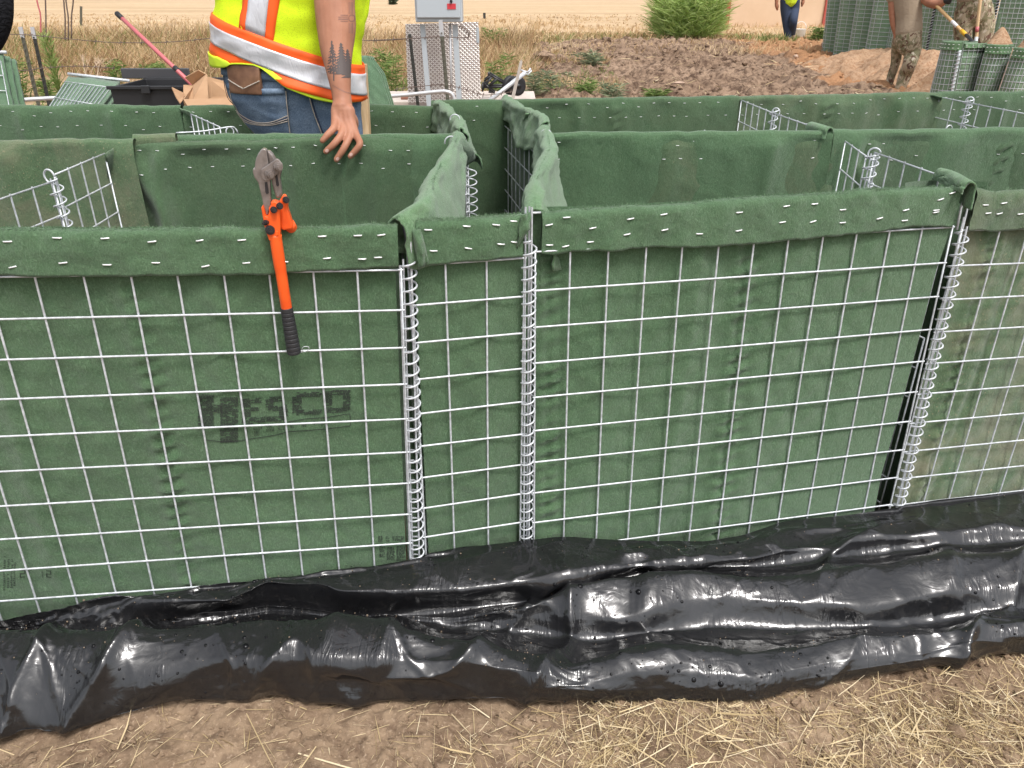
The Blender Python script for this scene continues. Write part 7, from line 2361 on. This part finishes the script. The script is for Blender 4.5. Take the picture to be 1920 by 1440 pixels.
def digit(ch, x, y, w, h):
    segs = {'2': [(0, 0, 1, 0), (1, 0, 1, .5), (0, .5, 1, .5), (0, .5, 0, 1), (0, 1, 1, 1)], '1': [(.6, 0, .6, 1)]}[ch]
    out = []
    for a, b, c, d in segs:
        k = 5
        for i in range(k):
            px, py = x + w * (a + (c - a) * i / (k - 1)), y + h * (b + (d - b) * i / (k - 1))
            out.append([(px, py), (px + 1.6, py), (px + 1.6, py + 1.5), (px, py + 1.5)])
    return out


ink('printed_date', digit('2', 34, 1074, 8, 12) + digit('1', 46, 1073.5, 6, 12) + digit('1', 73, 1073, 6, 12) + digit('2', 85, 1072, 8, 12))
ink('printed_small_text', hatch([(2, 1050, 6, 1112), (9, 1052, 13, 1108), (16, 1056, 20, 1110), (22, 1062, 25, 1106)], 3.4, 0.42, (2.5, 4), 1.0, 0.0))

# ------------------------------------------------------------------ drops, crumbs and straw on the sheeting
def tri_normals(X):
    a = X[1:, :-1] - X[:-1, :-1]; b = X[:-1, 1:] - X[:-1, :-1]
    n = np.cross(a, b); n /= np.linalg.norm(n, axis=2)[..., None] + 1e-9
    n[n[..., 2] < 0] *= -1
    return n


NF = tri_normals(XPL)
CF = (XPL[1:, :-1] + XPL[:-1, 1:]) / 2
bm = bmesh.new(); bmesh.ops.create_icosphere(bm, subdivisions=2, radius=1); IV2 = np.array([v.co[:] for v in bm.verts]); IF2 = np.array([[v.index for v in f.verts] for f in bm.faces]); bm.free()


def scatter_on_film(name, n, mat, size, seed, flat, up=0.35, iv=IV2, if_=IF2, clump=0.0, lift=0.0):
    r = np.random.default_rng(seed)
    pxx, pyy = pix(CF.reshape(-1, 3))
    nn = NF.reshape(-1, 3); cc = CF.reshape(-1, 3)
    dens = (nn[:, 2] > up) * (cc[:, 1] > 0.9)
    if clump: dens = dens * smooth(clump - 0.3, clump + 0.3, noise(cc[:, 0] * 4, cc[:, 1] * 9, 0, seed))
    p = dens / dens.sum()
    k = r.choice(len(cc), n, p=p)
    s = size * np.exp(r.normal(0, 0.45, n))
    nv = len(iv)
    N = nn[k]
    t = np.cross(N, [0.3, 0.9, 0.1]); t /= np.linalg.norm(t, axis=1)[:, None]; b = np.cross(N, t)
    c = cc[k] + r.normal(0, 0.003, (n, 3)) * (1 - np.abs(N)) + N * (lift * s)[:, None]
    V = c[:, None] + s[:, None, None] * (iv[None, :, 0:1] * t[:, None] + iv[None, :, 1:2] * b[:, None] + flat * iv[None, :, 2:3] * N[:, None])
    F = (if_[None] + (np.arange(n) * nv)[:, None, None]).reshape(-1, if_.shape[1])
    mb = MB(); mb.v = [V.reshape(-1, 3)]; mb.f = F.tolist(); mb.mi = [0] * len(F); mb.n = n * nv
    return tag(mb.build(name, mat), kind='stuff')


M['water'] = Mat('rain_drops', (0.004, 0.004, 0.005), 0.04, spec=0.5, IOR=1.33).m
scatter_on_film('rain_drops', 1100, M['water'], 0.0013, 5, 0.55, 0.35)
scatter_on_film('rain_drops', 700, M['water'], 0.0019, 6, 0.5, 0.3, clump=0.25)
M['crumb'] = Mat('soil_crumb', (0.20, 0.15, 0.105), 0.9).m
scatter_on_film('soil_crumbs', 1500, M['crumb'], 0.0006, 7, 0.8, 0.55, IV, np.array(IF), lift=0.5)
scatter_on_film('soil_crumbs', 220, M['crumb'], 0.0009, 8, 0.8, 0.5, IV, np.array(IF), 0.35, lift=0.5)

# straw and clods on the near ground
ue_ = np.linspace(-330, 2230, 200); ye_, ze_ = CONT[-1](ue_)
EDGE = np.array([PZ(a, b, 0.0) for a, b in zip(ue_, ye_)])[:, :2]


def near_sample(r, n, dense):
    out = []
    while sum(map(len, out)) < n:
        Y = r.uniform(0.62, 1.22, n); X = r.uniform(-1.0, 1.25, n)
        d = 0.09 + 0.9 * smooth(-0.15, 0.65, X + 0.5 * noise(X * 3.5, Y * 4.5, 0, 501) - 0.15 * (Y - 0.9)) if dense else 0.35 + 0.5 * smooth(-0.3, 0.5, X)
        d = d * (0.35 + 0.65 * smooth(-0.2, 0.3, noise(X * 7, Y * 8, 0, 502)))
        P = np.stack([X, Y], 1)[(r.uniform(0, 1, n) < d) & (Y < np.interp(X, EDGE[:, 0], EDGE[:, 1]) - 0.004)]
        out.append(P)
    return np.vstack(out)[:n]


zl = lambda X, Y: z_near(X, Y) + 0.002
for nm, n, L, wd, sd, fl in (('straw', 12000, 0.017, 0.0009, 71, 0.10), ('straw', 3600, 0.050, 0.0017, 72, 0.10), ('straw', 260, 0.10, 0.0024, 73, 0.07)):
    mb = lying('x', n, lambda r, k: near_sample(r, k, True), lambda X, Y, n=n: zl(X, Y) + np.random.default_rng(n).uniform(0, 0.006, len(X)), L, sd, wd, flat=fl)
    mb.build(nm, M['straw'], tint=True)['kind'] = 'stuff'
r_ = np.random.default_rng(81)
P = near_sample(r_, 5200, False); s_ = 0.0022 * np.exp(r_.normal(0, 0.6, len(P)))
V = np.concatenate([IV[None] * (r_.uniform(0.65, 1.35, (len(P), len(IV), 1))) * (s_[:, None, None] * np.array([1.1, 1.0, 0.75])) + np.column_stack([P, zl(P[:, 0], P[:, 1])])[:, None]], 0)
F = (np.array(IF)[None] + (np.arange(len(P)) * len(IV))[:, None, None]).reshape(-1, 3)
mb = MB(); mb.v = [V.reshape(-1, 3)]; mb.f = F.tolist(); mb.mi = [0] * len(F); mb.n = len(V) * len(IV)
tag(mb.build('soil_crumbs', M['soil'], smooth=False), kind='stuff')
